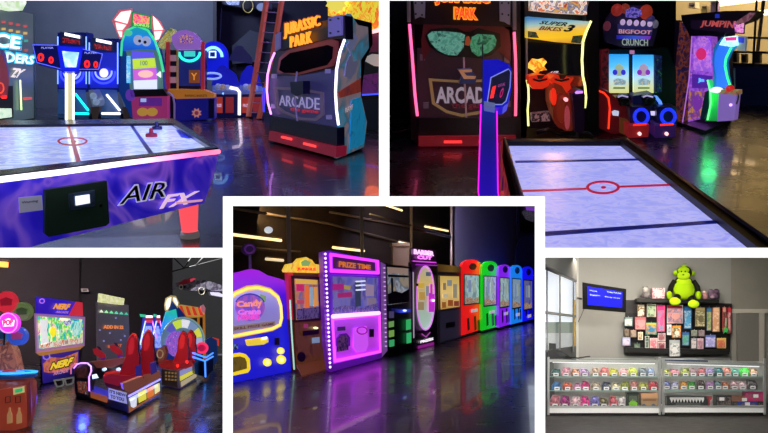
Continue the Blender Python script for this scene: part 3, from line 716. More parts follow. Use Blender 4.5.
t.slab('console', a, [(360, 76), (392, 70), (392, 92), (361, 94)], .2, -.1, art(['3a1448', '6a2878', '201030'], 4, 2, .4, .4, 1))
t.ptube('blue_strip', a, [(361, 95), (392, 93)], .3, .03, glow('6070ff', 2))
t.slab('dark_seat', a, [(362, 100), (392, 98), (392, 132), (368, 130)], .3, -.1, mat('101c38', .4, 0, .1))
added_light('POINT', a.at(372, 70, .8), 6, 'ff7040', .2)
# ============================================================ TOP RIGHT ROOM
B = TR
room_floor(B, [(380, 98), (900, 98), (900, 250), (545, 250), (545, 199), (380, 199)], floor_mat('26242a', '4a464c', .28, 1.3, coat=.15))
bw = wall(B, (390, 118), (672, 118))
struct(B, 'wall_back', MB().slab(bw, [(380, -150), (676, -150), (676, 119), (380, 119)], -.4, -.5, wall_mat('0c0c12', '12121a')))
# glazed partition and dark counter wall on the right
gw = wall(B, (672, 100), (900, 113))
struct(B, 'wall_right', MB().slab(gw, [(660, -150), (900, -150), (900, 114), (660, 99)], -6, -6.1, wall_mat('8a8064', '9c9272')))
t = Thing(B, 'low_blue_partition', 'long dark navy half-height partition behind the curved neon game', 'partition', gw.at(750, 105))
t.slab('panel', gw, [(660, 62), (900, 72), (900, 113), (660, 99.5)], 0, -.12, mat('151a40', .5, 0, .12))
t.slab('top_rail', gw, [(660, 60), (900, 69), (900, 73), (660, 63)], .05, -.15, mat('0c0c18', .4))
t = Thing(B, 'window_grid_frame', 'black metal window grid standing above the navy partition', 'window frame', gw.at(750, 62))
for x in (718, 757.5, 800): t.part('mullion', MB().ptube(gw, [(x + 2.5, -60), (x - 4.5, 66)], -.05, .035, mat('24221f', .4)))
for y in (38.5, 53): t.part('transom', MB().ptube(gw, [(700, y - 1.8), (880, y + 2)], -.05, .035, mat('24221f', .4)))
t.part('pale_column', MB().ptube(gw, [(766, -20), (756, 64)], -1.5, .06, mat('a89c88', .5)))
for (q, lb) in (([(716, 4.4), (762, -1.5)], 'long white tube light high behind the window grid'), ([(748, 14.6), (775, 11.5)], 'short white tube light beside the sloping marquee tip')):
    single(B, 'tube_light', lb, 'light', MB().ptube(gw, q, -4.5, .11, glow('fff0d8', 2.6)), gw.at(q[0][0], q[0][1], -4.5))
# stored goods behind the glazing
for (x, w_, c, h_, lb) in ((731, 6, 'b8b0a0', 7, 'cream box on the ledge nearest the curved game'), (741, 5, '9a8048', 6, 'tan box on the ledge in the middle'), (752, 8, 'a89868', 7, 'wide ochre box on the ledge at right')):
    m = MB().slab(gw, [(x, 60 - h_), (x + w_, 60.3 - h_), (x + w_, 65), (x, 64.6)], -.6, -1.0, mat(c, .6)).slab(gw, [(x + 1, 61 - h_), (x + w_ - 1, 61.2 - h_), (x + w_ - 1, 62), (x + 1, 62)], -.59, -.6, mat('7a6a50', .6))
    single(B, 'storage_box', lb, 'box', m, gw.at(x, 64, -.6), 'boxes behind the window grid')
for (x, y, w_, h_, c, lb) in ((688, 2, 7, 6, '9a9084', 'pale grey boxed shape seen above the purple game roof at left'), (701, 5, 6, 8, 'a89c6c', 'yellowish boxed shape seen above the purple game roof'), (710.5, 1, 5.5, 11, '6a5c90', 'lilac boxed shape seen above the purple game roof at right')):
    m = MB().slab(gw, R(x, y, x + w_, y + h_), -2, -2.6, mat(c, .6)).slab(gw, R(x + 1, y + 1, x + w_ - 1, y + 3), -1.98, -2, mat('4a4658', .6))
    single(B, 'high_shelf_box', lb, 'box', m, gw.at(x + 3, y + h_, -2), 'boxes seen above the purple game roof')
added_light('AREA', gw.at(740, -60, -2.5), 560, 'ffe0b0', 4, target=gw.at(740, 60, -6), size_y=2)  # added warm lights, out of view, to brighten wall and floor
added_light('AREA', gw.at(800, -150, 2), 240, 'ffdcb8', 3, target=gw.at(740, 150, 2), size_y=2)
added_light('AREA', bw.at(470, -140, 3.5), 110, 'd0a8ff', 3, target=bw.at(460, 80), size_y=1)  # added fills above the view for the machine row
added_light('AREA', bw.at(600, -140, 3.5), 110, 'd0c0ff', 3, target=bw.at(600, 80), size_y=1)

# --- air hockey table
TH = .75
top = flat(B, 600, 200, TH)
t = Thing(B, 'air_hockey_table', 'air hockey table seen lengthwise with bright lilac surface and blue zone lines', 'air hockey table', B.floor(600, 260, 0))
sf = [(507.5, 141.5), (620.5, 141.5), (772, 258), (545.5, 280)]
t.slab('playing_surface', top, sf, 0, -.03, art(['8a90e8', 'a4a8f4', 'b8b8fc', '9a9cf0'], 5, 3, .95, .3, 1, 1.5))
t.part('rail', MB().frame(top, [(503, 138.6), (627, 138.6), (792, 258), (539, 284)], sf, .03, -.1, mat('121018', .45, spec=.3)))
t.part('rail_trim', MB().ptube(top, [(504.5, 138.5), (523, 199), (540, 255)], .035, .012, mat('6a5c64', .4, .2, .05)))
t.part('rail_trim', MB().ptube(top, [(626, 138.6), (790, 256)], .035, .012, mat('4a4650', .4, .2, .02)))
ls = Pl(top.at(503, 139), (top.at(536, 250) - top.at(503, 139)), B.up)
t.slab('side_panel', ls, [(503, 140), (536, 253), (520, 275), (488, 150)], 0, -.04, art(['401028', '7a1838', 'c04030', '6a1468', '301030'], 2.5, 4, .5, .4, 1))
sp_ = Pl(top.at(626, 139), (top.at(788, 255) - top.at(626, 139)), B.up)
mb = MB().use(mat('14121c', .5))
P_ = [top.at(512, 144), top.at(618, 144), top.at(768, 256), top.at(548, 270)]
mb.prism([p - B.up * .04 for p in P_], -B.up * .28)
t.part('underbody', mb)
for x, y in ((516, 148), (616, 148)): t.part('leg', MB().lathe(top.at(x, y) - B.up * TH, B.up, [(.07, 0), (.07, .05), (.06, .06), (.09, .45)], mat('d04048', .4, 0, .6), 14))
bl = mat('1c2a9c', .3, 0, .3); rd = mat('d02048', .3, 0, .6)
t.slab('blue_line', top, [(515, 160.6), (647, 158.3), (649, 159.9), (515.6, 162.4)], .003, -.001, bl)
t.slab('blue_line', top, [(545, 231.5), (729, 219.2), (733, 221.8), (545, 235.5)], .003, -.001, bl)
t.slab('goal_marking', top, [(553, 142), (588, 142), (586, 144.6), (557, 144.6)], .003, -.001, bl)
ln = MB().frame(top, circ(603, 187, 17, 6.6, 32), circ(603, 187, 14, 5, 32), .004, -.001, rd)
ln.slab(top, circ(603.5, 187, 2.6, 1), .004, -.001, rd)
ln.slab(top, [(522, 189.8), (586.5, 187.6), (586.5, 189.2), (522.5, 191.6)], .003, -.001, rd)
ln.slab(top, [(619.5, 185.6), (683, 183.2), (686, 184.8), (619.5, 187.2)], .003, -.001, rd)
t.part('centre_marking', ln)
pp = vd(Pl(ray(487, 200) * 3.25, V(1, 0, 0), B.up), 1)
po = t.slab('pole', pp, [(481.5, 104), (496.5, 104), (497.5, 192), (502, 215), (502, 260), (482, 260), (482, 212), (478.6, 192)], 0, -.12, ramp(['1c2c9a', '1a1c88', '2a18b8', '3418d8'], pp.at(488, 105), pp.at(488, 200), .55))
for q in ([(481, 104), (478.2, 192), (482, 212), (482, 250)], [(496.8, 104), (498, 192), (502, 213)]):
    t.part('neon_strip', MB().ptube(pp, q, .01, .0045, glow('f030e0', 1.5)), po)
sb = t.slab('scoreboard', pp, [(483, 60), (497, 59), (509, 64.5), (511.8, 69), (511.6, 88), (508, 103), (503, 107), (490, 107.5), (483, 105)], .12, -.1, mat('1414d0', .4, 0, .62))
fc = [(491, 77.5), (508.5, 69), (510.8, 72), (510, 87), (506, 101), (502, 104.5), (489, 104.5), (487.5, 101)]
fp = t.part('scoreboard_face', MB().slab(pp, fc, .13, .12, mat('16184c', .35, 0, .3)), sb)
t.part('light_edge', MB().ptube(pp, fc, .13, .0035, glow('8088d8', 1.0), 6, True), sb)
t.part('score_digit', MB().slab(pp, [(492.5, 87), (496, 85.5), (493.5, 97.5), (490, 98)], .14, .12, glow('ff3838', 1.2)), fp)
t.part('score_digit', MB().text(pp, '0', [(501, 89), (504.5, 87), (502, 97), (499, 98)], .14, .01, glow('c02870', .9)), fp)
t.part('score_caption', MB().text(pp, 'GOAL', [(498, 84.5), (506, 82), (505, 85), (498, 87)], .14, .005, glow('a04890', .8)), fp)
t.part('bracket', MB().slab(pp, [(484, 101), (495, 103), (495, 108), (484, 106)], .14, .0, mat('8898d8', .3, .3, .3)), sb)
t.part('antenna', MB().ptube(pp, [(482.6, 104), (482.6, 44)], .1, .004, mat('8a8aa8', .4, .3)), sb)

# --- dinosaur gun game, frontal
a = wall(B, (414, 147), (516, 146.5))
t = Thing(B, 'dinosaur_gun_game', 'black gun game seen from the front with green lit windows and two pink neon posts', 'arcade machine', a.at(465, 147))
t.slab('cabinet', a, [(404, -60), (520, -60), (521, 146), (416, 147), (407, 100)], -.12, -1.3, mat('170d14', .5))
t.slab('side_post', a, [(405, -40), (411, -40), (418, 118), (418, 140), (411, 140)], .05, -.12, mat('1a1018', .4))
t.slab('side_post', a, [(511.5, -40), (517.5, -40), (518, 140), (513, 140)], .05, -.12, mat('1a1018', .4))
t.ptube('grey_post', a, [(408, -40), (409, 22)], .1, .035, mat('8a7f8c', .4, .3, .12)); t.ptube('grey_post', a, [(514, -40), (514.6, 30)], .1, .035, mat('8a7f8c', .4, .3, .12))
t.ptube('neon_strip', a, [(409.5, 24), (412.5, 60), (415, 95), (417.4, 116)], .12, .027, glow('ff8ab8', 2.4))
t.ptube('neon_strip', a, [(514.2, 32), (515.6, 60), (516, 90), (515.6, 116)], .12, .027, glow('ff8aa8', 2.2))
fp = t.slab('front_panel', a, [(417, 48), (511, 48), (513, 132), (420, 132), (416, 90)], -.03, -.12, mat('452a3a', .45, 0, .16))
hd = t.slab('header', a, [(411, -40), (513, -40), (512, 27), (411, 24)], .05, -.12, mat('1c1018', .45, 0, .1))
lt = ramp(['f8c830', 'ff5a20', 'f83018'], a.at(465, -8), a.at(465, 20), 1.0)
t.part('title_shade', MB().text(a, 'JURASSIC', [(434, -10), (490, -10), (491, 7.5), (434.5, 5.5)], .1, .04, glow('f8a028', .8), .09), hd)
t.part('title_lettering', MB().text(a, 'JURASSIC', [(435.5, -8.5), (488.5, -8.5), (489, 6.2), (436, 4.3)], .14, .04, glow('fa3c1c', 1.1), .03), hd)
t.part('title_shade', MB().text(a, 'PARK', [(453.5, 6.5), (477, 7.5), (478.5, 20.4), (453.5, 19.4)], .1, .04, glow('f8a028', .8), .09), hd)
t.part('title_lettering', MB().text(a, 'PARK', [(455, 8), (475.5, 9), (477, 19), (455, 18)], .14, .04, glow('fa4820', 1.1), .03), hd)
for q in ([(413, -5), (425.5, -5), (425, 18), (420, 16.5), (415, 19)], [(499.5, -5), (510.5, -3), (510, 25), (505, 22), (500, 21)]):
    p_ = t.part('speaker_plate', MB().slab(a, q, .1, .05, mat('7c7482', .4, .2, .2)), hd)
    x0, y0 = q[0]
    for x, y in ((x0 + 2.5, 3), (x0 + 9, 3), (x0 + 2.8, 14), (x0 + 9, 15)): t.part('bolt', MB().slab(a, circ(x, y, 1), .12, .1, DARK), p_)
t.slab('opening_rim', a, [(423, 62), (421, 40), (424, 22), (440, 18), (465, 20.5), (495, 22), (509, 30), (511, 45), (510, 62), (500, 52), (430, 50)], .03, -.1, mat('5a1a22', .5, 0, .2))
sc_ = t.slab('window_surround', a, [(425, 36), (430, 29.5), (445, 27.5), (457, 28), (464, 31.5), (470, 31.5), (478, 28), (500, 33.5), (501, 46), (492, 55), (480, 58.5), (462, 57), (450, 57.5), (436, 52), (429, 46)], .06, 0, mat('0c060a', .4))
gm = art(['1c4a40', '4a9480', '6cb09c', '2c6a5c', '102c28'], 6, 6, .6, .5, 1, 1)
gm2 = art(['144a2c', '2c8454', '509878', '1e6444', '0c281c'], 6, 9, .6, .5, 1, 1)
t.part('lit_window', MB().slab(a, [(427.5, 35), (432, 31.5), (445, 31), (461, 33), (465, 35), (463.5, 48), (457, 55.5), (447, 55), (437, 50), (430, 42)], .09, .05, gm), sc_)
t.part('lit_window', MB().slab(a, [(472, 37), (478, 34), (494, 35), (496.5, 40), (495, 48), (488, 53), (478, 56.5), (472, 52), (470, 45)], .09, .05, gm2), sc_)
t.part('orange_emblem', MB().slab(a, [(466, 37), (469, 36), (471, 41), (469, 46), (465, 45)], .1, .05, mat('9a4a28', .4, 0, .5)), sc_)
shd = [(428.5, 78.5), (460, 80.5), (497, 79), (497, 106), (484, 113), (462, 117), (446, 113), (432, 104)]
t.part('shield', MB().frame(a, shd, [(463 + (x - 463) * .9, 97 + (y - 97) * .86) for x, y in shd], 0, -.04, mat('9a7a50', .4, 0, .4)), fp)
t.part('arcade_lettering', MB().text(a, 'ARCADE', R(436, 87, 493, 103.5), .01, .03, mat('b8acbe', .4, 0, .45), .03), fp)
t.part('red_script', MB().text(a, 'the game', R(452, 103, 490, 110), .01, .03, mat('8a2438', .4, 0, .3), .01), fp)
t.part('gun_pole', MB().ptube(a, [(463.8, 57), (464.5, 80), (467, 130)], .04, .018, mat('b08890', .4, .2, .25)), fp)
t.part('gun_holster', MB().slab(a, [(457.5, 69.5), (471, 68.5), (477, 78), (475, 84), (459, 84), (462, 76)], .2, 0, mat('2c3468', .4, 0, .3)), fp)
t.part('mounted_gun', MB().slab(a, [(458.5, 70), (472, 69.5), (472, 72), (464, 72.5), (467, 76), (476, 76.5), (475, 79), (464, 79)], .26, .2, mat('c89068', .4, .1, .35)), fp)
for x, y in ((422.5, 57.5), (507, 60), (426, 105.5), (508, 104)): t.part('hinge_plate', MB().slab(a, R(x - 2.6, y - 3, x + 2.6, y + 3), .01, -.04, mat('6c5c6c', .4, .2, .2)), fp)
t.slab('sloped_base', a, [(419, 118), (515, 118), (516, 136), (418, 137)], .08, -.1, mat('241c22', .4, 0, .05))
rb = t.slab('red_base', a, [(418.5, 137), (516, 136), (516, 146), (418.5, 146.5)], .2, -.1, mat('7a1420', .4, 0, .5))
for x in (444, 479): t.part('base_light', MB().slab(a, R(x, 141, x + 18, 143.2), .23, .2, glow('ff5050', 1.6)), rb)
t.part('caster', MB().ptube(a, [(439, 145), (439, 148)], .05, .03, DARK))
t.ptube('power_cable', a, [(390, 131), (398, 132), (410, 128.5), (418, 125)], -.1, .012, mat('4a3440', .5))

# --- motorbike racing game
a = wall(B, (529, 140), (588, 139))
t = Thing(B, 'motorbike_racing_game', 'motorbike racing cabinet with sunset header and yellow-green neon edges', 'arcade machine', a.at(558, 140))
t.slab('cabinet', a, [(524, -60), (594, -60), (592, 20), (588, 60), (590, 138), (527, 139), (525, 60)], -.1, -1.4, mat('0c0c10', .4))
t.slab('side_wing', a, [(586, 12), (599, -30), (599, 136), (586, 134), (590, 90), (585, 60)], .2, -.4, mat('0e0e14', .4))
t.slab('marquee', a, [(530.5, -20), (587, -20), (587, 14.5), (560, 13), (531.5, 10)], .3, -.1, art(['e8c070', 'd06030', 'f0e0c0', '506088', 'c8a048', 'a02838'], 5, 2, .85, .4, 1))
hp = t.slab('header_panel', a, [(527.5, 16.5), (590, 21.5), (584.5, 33), (581, 44), (555, 42), (527.5, 38)], .35, -.05, ramp(['3c78a8', '90b8b0', 'e0b840', 'f0c020', 'c89830'], a.at(558, 17), a.at(558, 42), .95))
tm = mat('101018', .4)
t.part('title_lettering', MB().text(a, 'SUPER', [(541, 20.5), (568, 22.5), (566, 26.5), (539, 24)], .38, .03, tm, .02, .3), hp)
t.part('title_lettering', MB().text(a, 'BIKES', [(540, 26), (563, 27.5), (562, 31.5), (538.5, 30)], .38, .03, mat('7a2c14', .4, 0, .2), .02, .3), hp)
t.part('title_numeral', MB().text(a, '3', [(566, 24.5), (576, 25), (573, 32.5), (563, 31.5)], .38, .03, tm, .04, .3), hp)
for q in ([(528, 31), (536, 32), (539, 38), (528, 37.5)], [(573, 36), (583, 35), (580.5, 43.5), (571, 42.5)]):
    t.part('corner_emblem', MB().slab(a, q, .37, .35, art(['48583a', '2c3c2c', '6a6a3a'], 8, 2, .4)), hp)
scr = t.slab('screen', a, [(527.5, 42), (582, 45), (584, 80), (527.5, 78)], -.04, -.1, mat('10121c', .15, 0, .25))
t.part('screen_explosion', MB().slab(a, [(528.5, 63), (532, 58.5), (538, 59.5), (543, 58), (547, 62), (544, 66), (547, 70), (540, 71), (537, 75), (532, 70), (528, 68)], -.03, -.04, art(['f0a820', 'ffe058', 'c86010', 'f8c830'], 6, 4, 1.1, .5, 1)), scr)
t.part('screen_lettering', MB().text(a, 'AFR', [(549, 71.5), (559, 71), (557, 75), (547, 75)], -.02, .01, glow('b8b8c8', .9), .03, .3), scr)
for q in ([(526.5, 20), (526.8, 80)],): t.ptube('grey_edge', a, q, .1, .02, mat('807c88', .4, .3, .2))
t.ptube('neon_strip', a, [(526.8, 80), (528.4, 88), (528.6, 100), (527.6, 110), (528.4, 126)], .15, .02, glow('f4f8b0', 1.9))
t.ptube('neon_strip', a, [(591, 21), (586.5, 31), (583, 42), (582, 60), (582.8, 76), (585, 86), (586, 98), (584.8, 108)], .3, .024, glow('f4f8b0', 1.9))
red = mat('d83018', .35, 0, .6); redd = mat('781814', .4, 0, .25)  # the red paint carries emission so that it looks brightly lit
t.slab('dashboard', a, [(527.5, 76), (583, 77), (583, 86), (556, 88), (527.5, 84)], .25, -.1, art(['a02818', '601810', 'd04420'], 5, 3, .45, .4, 1))
t.slab('lower_panel', a, R(529, 86, 584, 132), -.05, -.1, mat('28141c', .4, 0, .12))
for (x, dx, hi) in ((529, 0, 0), (551, 0, 1)):
    bk = t.part('motorbike_fairing', MB().slab(a, [(x, 76.5), (x + 8, 74.5), (x + 19, 76.5), (x + 22, 84), (x + 14, 89), (x + 4, 89), (x, 84)] if not hi else
                [(550, 79), (556, 75.5), (566, 76), (573, 79), (570, 84), (573, 92), (566, 95), (560, 88), (553, 86)], .75 if hi else .5, .1, red), label='red motorbike fairing')
    t.part('windscreen', MB().slab(a, [(x + 8, 75), (x + 16, 75), (x + 13, 79), (x + 9, 79)], .78 if hi else .53, .5, mat('3a2018', .3, 0, .3)), bk)
    t.part('handlebar', MB().ptube(a, [(x + 4, 79), (x + 10, 81), (x + 18, 79)], .8 if hi else .55, .02, DARK), bk)
bb = t.part('motorbike_body', MB().slab(a, [(551, 90), (555, 83), (562, 86), (567, 94), (574, 92), (576, 108), (572, 131), (565, 131), (555, 118), (551, 104)], .9, .3, mat('84301c', .4, 0, .3)), label='rust-red motorbike body facing out')
t.part('front_tyre', MB().frame(a, circ(562, 111, 9, 18, 20), circ(562, 111, 5.5, 12, 20), .98, .75, mat('782418', .4, 0, .3)), bb)
t.part('mudguard', MB().slab(a, circ(567.5, 118, 2.6, 12), 1.04, .98, mat('c05060', .4, 0, .4)), bb)
t.part('red_flank', MB().slab(a, circ(554, 97, 2.6, 8.5), 1.0, .8, mat('e82c18', .35, 0, .8)), bb)
t.part('headlight', MB().slab(a, circ(566.3, 99.8, 1.9), 1.06, .98, glow('ffb0b8', 3)), bb)
st = t.part('seat', MB().slab(a, [(572, 94), (576, 90), (582, 90), (585, 95), (584, 132), (575, 132), (574, 110)], 1.1, .5, mat('1c1030', .4, 0, .15)), bb)
t.part('seat_light', MB().slab(a, [(575, 92.5), (577, 90.8), (583, 91), (583, 93.2), (576, 94)], 1.12, 1.1, glow('c890f8', 1.6)), st)
fl = MB().use(mat('26261c', .5)); fl.prism([a.at(527, 128, 0), a.at(590, 128, 0), B.floor(594, 141), B.floor(526, 141)], -B.up * .03)
t.part('floor_platform', fl)
t.part('foot_rest', MB().ptube(a, [(536, 133), (548, 130), (560, 134), (575, 133)], .9, .05, mat('1c1c20', .4)))
t.part('rear_wheel', MB().ptube(a, circ(586, 138, 5, 4), 1.0, .05, mat('18181c', .5), 8, True))
t.part('grey_step', MB().slab(a, [(531, 114), (550, 112), (550, 121), (532, 122)], .2, 0, art(['8a5a60', '302028', 'a88088', '402028'], 6, 8, .35)))
added_light('POINT', a.at(560, 60, 1.8), 10, 'ffb060', .1)

# --- twin-seat monster ride
a = wall(B, (598, 136), (660, 136)); a = a.shift(-.5)
t = Thing(B, 'twin_ride_game', 'twin-seat ride game with two bright blue screens under a monster-topped sign', 'arcade machine', a.at(632, 134))
t.slab('cabinet', a, [(601, 50), (668, 48), (676, 70), (676, 132), (600, 132)], -.4, -1.4, mat('0b0b18', .4))
t.slab('red_side_post', a, [(601, 50), (609, 49), (609, 94), (602, 92)], .0, -.3, art(['301018', '6a1820', '180c18'], 6, 3, .4))
t.slab('blue_side_post', a, [(655, 55), (662, 56), (662, 92), (655, 93)], .0, -.3, art(['14143c', '1c2c6a', '141030', '2a6a50'], 6, 5, .4))
hd = t.slab('sign_board', a, [(606, 42), (604, 28), (607, 18), (615, 8), (628, 5), (642, 5), (652, 12), (655, 22), (658, 28), (653, 46), (625, 48)], .0, -.2, mat('1a1230', .5, 0, .3))
for (x, y, rx, ry, c) in ((617, 10, 5, 5, 'a83028'), (625, 8.5, 4, 4, '983c28'), (646, 12, 5.5, 6, 'b03820'), (607, 26, 3, 4, '7a3448'), (655, 24, 2.4, 3.5, '6a6a78'), (650, 19, 4, 3, '383468')):
    t.part('carved_figure', MB().ball(a.at(x, y, .05), rx * .018, .08, ry * .018, mat(c, .5, 0, .4), (a.e, a.m, a.n), 10, 6), hd)
t.part('crest', MB().slab(a, [(626, 10), (633, 7), (641, 10), (642, 15), (636, 18), (627, 17)], .14, 0, art(['3830a0', '7868c0', '2a2878'], 9, 3, .7)), hd)
for i in range(5): t.part('round_lamp', MB().ball(a.at(622.7 + i * 6.8, 22.2 + i * .4, .08), .04, .03, .045, glow('b8a0c8', .8), (a.e, a.m, a.n), 10, 6), hd)
t.part('sign_band', MB().slab(a, [(618, 24), (653, 25.5), (652, 35), (618, 34)], .06, 0, mat('2a2c68', .4, 0, .5)), hd)
t.part('title_lettering', MB().text(a, 'BIGFOOT', [(619, 29), (652, 30.5), (651, 34.5), (619, 33.5)], .09, .03, glow('c08898', .8), .02), hd)
t.part('sign_band', MB().slab(a, [(617, 35), (651, 36), (650, 39.5), (617, 39)], .06, 0, ramp(['2424b0', '3858c8', '7a30b8'], a.at(617, 36), a.at(650, 37), .7)), hd)
t.part('title_lettering', MB().text(a, 'CRUNCH', [(622, 38.5), (648, 39.5), (648, 46), (622, 45.5)], .09, .03, glow('a0b0a8', .6), .01), hd)
t.part('small_sign', MB().slab(a, R(630.5, 50.5, 634.5, 54), .1, 0, glow('b878a8', .8)), hd)
for i, (x0, x1) in enumerate(((609.6, 628.8), (633.8, 653.6))):
    s_ = t.slab('screen', a, R(x0, 54.4 + i * .6, x1, 93), .03, -.1, ramp(['28a0f0', '58c0f8', 'a8dcf8', 'c8d8b8', 'd8d88a'], a.at(x0, 55), a.at(x0, 93), 1.0, pos=[0, .3, .55, .8, 1]))
    cx = (x0 + x1) / 2
    t.part('screen_character', MB().slab(a, [(cx - 5, 72), (cx - 4, 66), (cx, 63.5), (cx + 4, 66), (cx + 5, 72), (cx + 2, 76), (cx - 3, 76)], .035, .03, mat('b0c8a8' if i == 0 else 'c0a8c8', .4, 0, .7)), s_)
    for dx in (-4.2, 4.2): t.part('screen_wheel', MB().slab(a, circ(cx + dx, 72.4, 2.4, 2.8), .04, .03, glow('3030c8' if i == 0 else '8030b0', 1)), s_)
    t.part('screen_caption', MB().slab(a, R(cx - 6, 87, cx + 6, 89), .04, .03, mat('8aa060', .4, 0, .6)), s_)
    t.part('screen_ground', MB().slab(a, [(cx - 6, 80), (cx - 2, 78), (cx + 3, 79), (cx + 7, 81), (cx + 6, 85), (cx - 5, 85)], .035, .03, art(['a8c0d0', '88a8b8', 'd8c8a0'], 9, i, .8)), s_)
for i, (x, c, ec, nx) in enumerate(((598, '64141c', 'ff4828', 0), (640, '141c50', '5888ff', 22))):
    sd_ = t.part('seat_pod', MB().slab(a, [(598, 91), (602, 89), (609, 92), (616, 98), (630, 98), (632, 112), (630, 132), (612, 134), (599, 128)] if i == 0 else
                  [(633, 96), (652, 93), (658, 97), (663, 106), (666, 112), (662, 130), (640, 132), (634, 118)], .5, -.1, mat(c, .4, 0, .22)), label='red seat pod' if i == 0 else 'blue seat pod')
    if i == 0: t.part('pod_edge_light', MB().ptube(a, [(598, 90.5), (604, 93), (608.5, 98), (609.8, 108), (608.5, 129)], .52, .02, glow('ff4828', 1.3)), sd_)
    else: t.part('pod_edge_light', MB().ptube(a, [(650, 96.5), (656, 97), (660, 102), (661.5, 107)], .52, .035, glow('6898ff', 1.4)), sd_)
    hx = 623 if i == 0 else 648
    t.part('steering_hood', MB().slab(a, [(hx - 6, 97), (hx - 2, 94.5), (hx + 5, 94.5), (hx + 8, 98), (hx + 6, 106), (hx - 3, 106)], .65, .45, mat('140e1c', .4)), sd_)
    t.part('hood_light', MB().ptube(a, [(hx - 5, 97), (hx - 1, 95.5), (hx + 5, 97)], .67, .018, glow('a8a0d0', .9)), sd_)
    t.part('steering_wheel', MB().ptube(a, circ(hx + 2, 102, 4, 3.4), .7, .02, mat('24242c', .4), 8, True), sd_)
t.slab('lit_badge', a, [(612, 112), (615, 110.5), (619, 111.5), (618.5, 116), (613, 115.5)], .56, .5, glow('b8c0d8', 1.0))
t.slab('lit_badge', a, [(651, 111.5), (655, 111.5), (655, 115.5), (651.5, 115.5)], .75, .7, glow('c8c0e8', 1.2))
t.part('gold_panel', MB().slab(a, [(620, 118), (629, 120), (627, 136), (620, 133)], .6, .4, mat('6a4020', .4, 0, .3)))
for i, (cx, c, c2) in enumerate(((641.3, '8a1c20', 'ff4030'), (668.3, '301858', 'd04878'))):
    bx = t.part('speaker_box', MB().slab(a, [(cx - 12, 108), (cx - 9, 106.5), (cx + 8, 107), (cx + 9, 125), (cx - 11, 126)], .85, .3, mat('221228' if i == 0 else '12142c', .4, 0, .12)))
    t.part('speaker_ring', MB().ptube(a, circ(cx, 116.6, 6.8, 7.2, 24), .9, .035, glow('2840e0', 1.5), 8, True), bx)
    t.part('speaker_cone', MB().slab(a, circ(cx, 116.6, 5.5, 6), .87, .8, mat('10103a', .4, 0, .3)), bx)
    lo = t.part('step_box', MB().slab(a, [(cx - 13, 125.5), (cx + 8, 124.5), (cx + 7, 137), (cx - 13, 138)], 1.1, .3, mat(c, .4, 0, .5), ), label='red step box' if i == 0 else 'purple step box')
    t.part('red_glow_strip', MB().ptube(a, [(cx - 8, 125), (cx + 5, 124.3)], 1.12, .02, glow('ff3020', 1.2)), lo)
    t.part('round_light', MB().slab(a, circ(cx - 1.5, 134, 1.8), 1.14, 1.1, glow('ffd0d0', 2.2)), lo)

# --- tall purple wheel-and-chute game
a = wall(B, (692, 123), (716, 127)); s = wall(B, (672, 128), (692, 124))
pw = wall(B, (676, 124), (712, 129))
t = Thing(B, 'carnival_chute_game', 'tall purple game with black sloping roof sign and neon green curved chute', 'arcade machine', pw.at(692, 126))
t.slab('back_cabinet', pw, [(675, 20), (724, 24), (722, 122), (672, 124)], -.3, -.9, mat('1a1226', .4, 0, .15))
t.slab('side_panel', pw, [(680, 22), (694, 26), (688, 124), (671, 122), (676, 60)], -.05, -.3, art(['1a1224', '3a1c30', '7a3820', '1c1c48', '2a1230'], 5, 3, .6, .3, 1))
fp = t.slab('front_panel', pw, [(693, 35), (712, 37), (713, 90), (705, 118), (688, 122), (689, 70)], .0, -.3, art(['5a2a98', '8a48c8', 'a860d0', '6030a8', 'b868b0'], 4, 7, .75, .4, 1))
t.part('upper_arch', MB().slab(pw, circ(702, 46, 8.5, 9, 16, 0, 180) + [(693.5, 70), (710.5, 72)], .04, 0, art(['7838c0', 'a060e0', 'c880e8', '6828a8'], 6, 3, .85, .4, 1)), fp)
t.part('red_face_badge', MB().slab(pw, circ(701, 54, 5, 6), .07, .04, glow('c82868', 1)), fp)
t.part('lower_screen', MB().slab(pw, [(692, 74), (712, 76), (711, 88), (692, 88)], .04, 0, mat('5828a8', .4, 0, .7)), fp)
t.part('screen_lettering', MB().text(pw, 'Jim', R(698, 78, 704, 83), .06, .01, glow('68b8f8', 1.2), .04), fp)
t.part('lower_picture', MB().slab(pw, [(689, 91), (707, 92), (703, 117), (687.5, 120)], .04, 0, art(['b07838', 'c88850', '6838a0', 'a04890', 'c07080'], 4, 4, .7, .4, 1)), fp)
t.part('picture_figure', MB().slab(pw, [(694, 98), (697, 94), (699, 100), (703, 97), (701, 108), (697, 112), (693, 108)], .06, .04, mat('8038b0', .4, 0, .7)), fp)
t.part('light_edge', MB().ptube(pw, [(692, 36), (689, 80), (682.5, 123)], .05, .014, glow('b070d8', .9)), fp)
rf = t.slab('roof', pw, [(681, 15), (724, 11), (756, 10.5), (748, 20), (728, 27), (724, 36), (690, 36), (682, 21)], .3, -.3, mat('0c0a16', .4, 0, .1))
t.part('marquee_face', MB().slab(pw, [(691, 20), (737, 21), (745, 23), (744, 34), (728, 33), (691, 29)], .33, .3, mat('1c1028', .4, 0, .4)), rf)
t.part('marquee_lettering', MB().text(pw, 'JUMPIN', [(700, 20.5), (735, 21), (734, 30.5), (700, 27.5)], .36, .03, glow('a84848', .9), .01, .2), rf)
t.part('marquee_glow', MB().slab(pw, [(734, 22), (744, 20), (743, 33), (735, 32)], .35, .31, art(['d060d8', 'f0a0c0', '9838c0', 'e8b0a0'], 8, 2, .95)), rf)
t.part('roof_tip', MB().slab(pw, [(734, 23), (750, 12.5), (755, 13), (748, 21), (738, 25)], .37, .31, art(['7a4858', '9a6870', '5a3048'], 4, 2, .45)), rf)
t.part('blue_spot', MB().slab(pw, R(715, 14, 719, 18), .33, .3, glow('2030a0', .8)), rf)
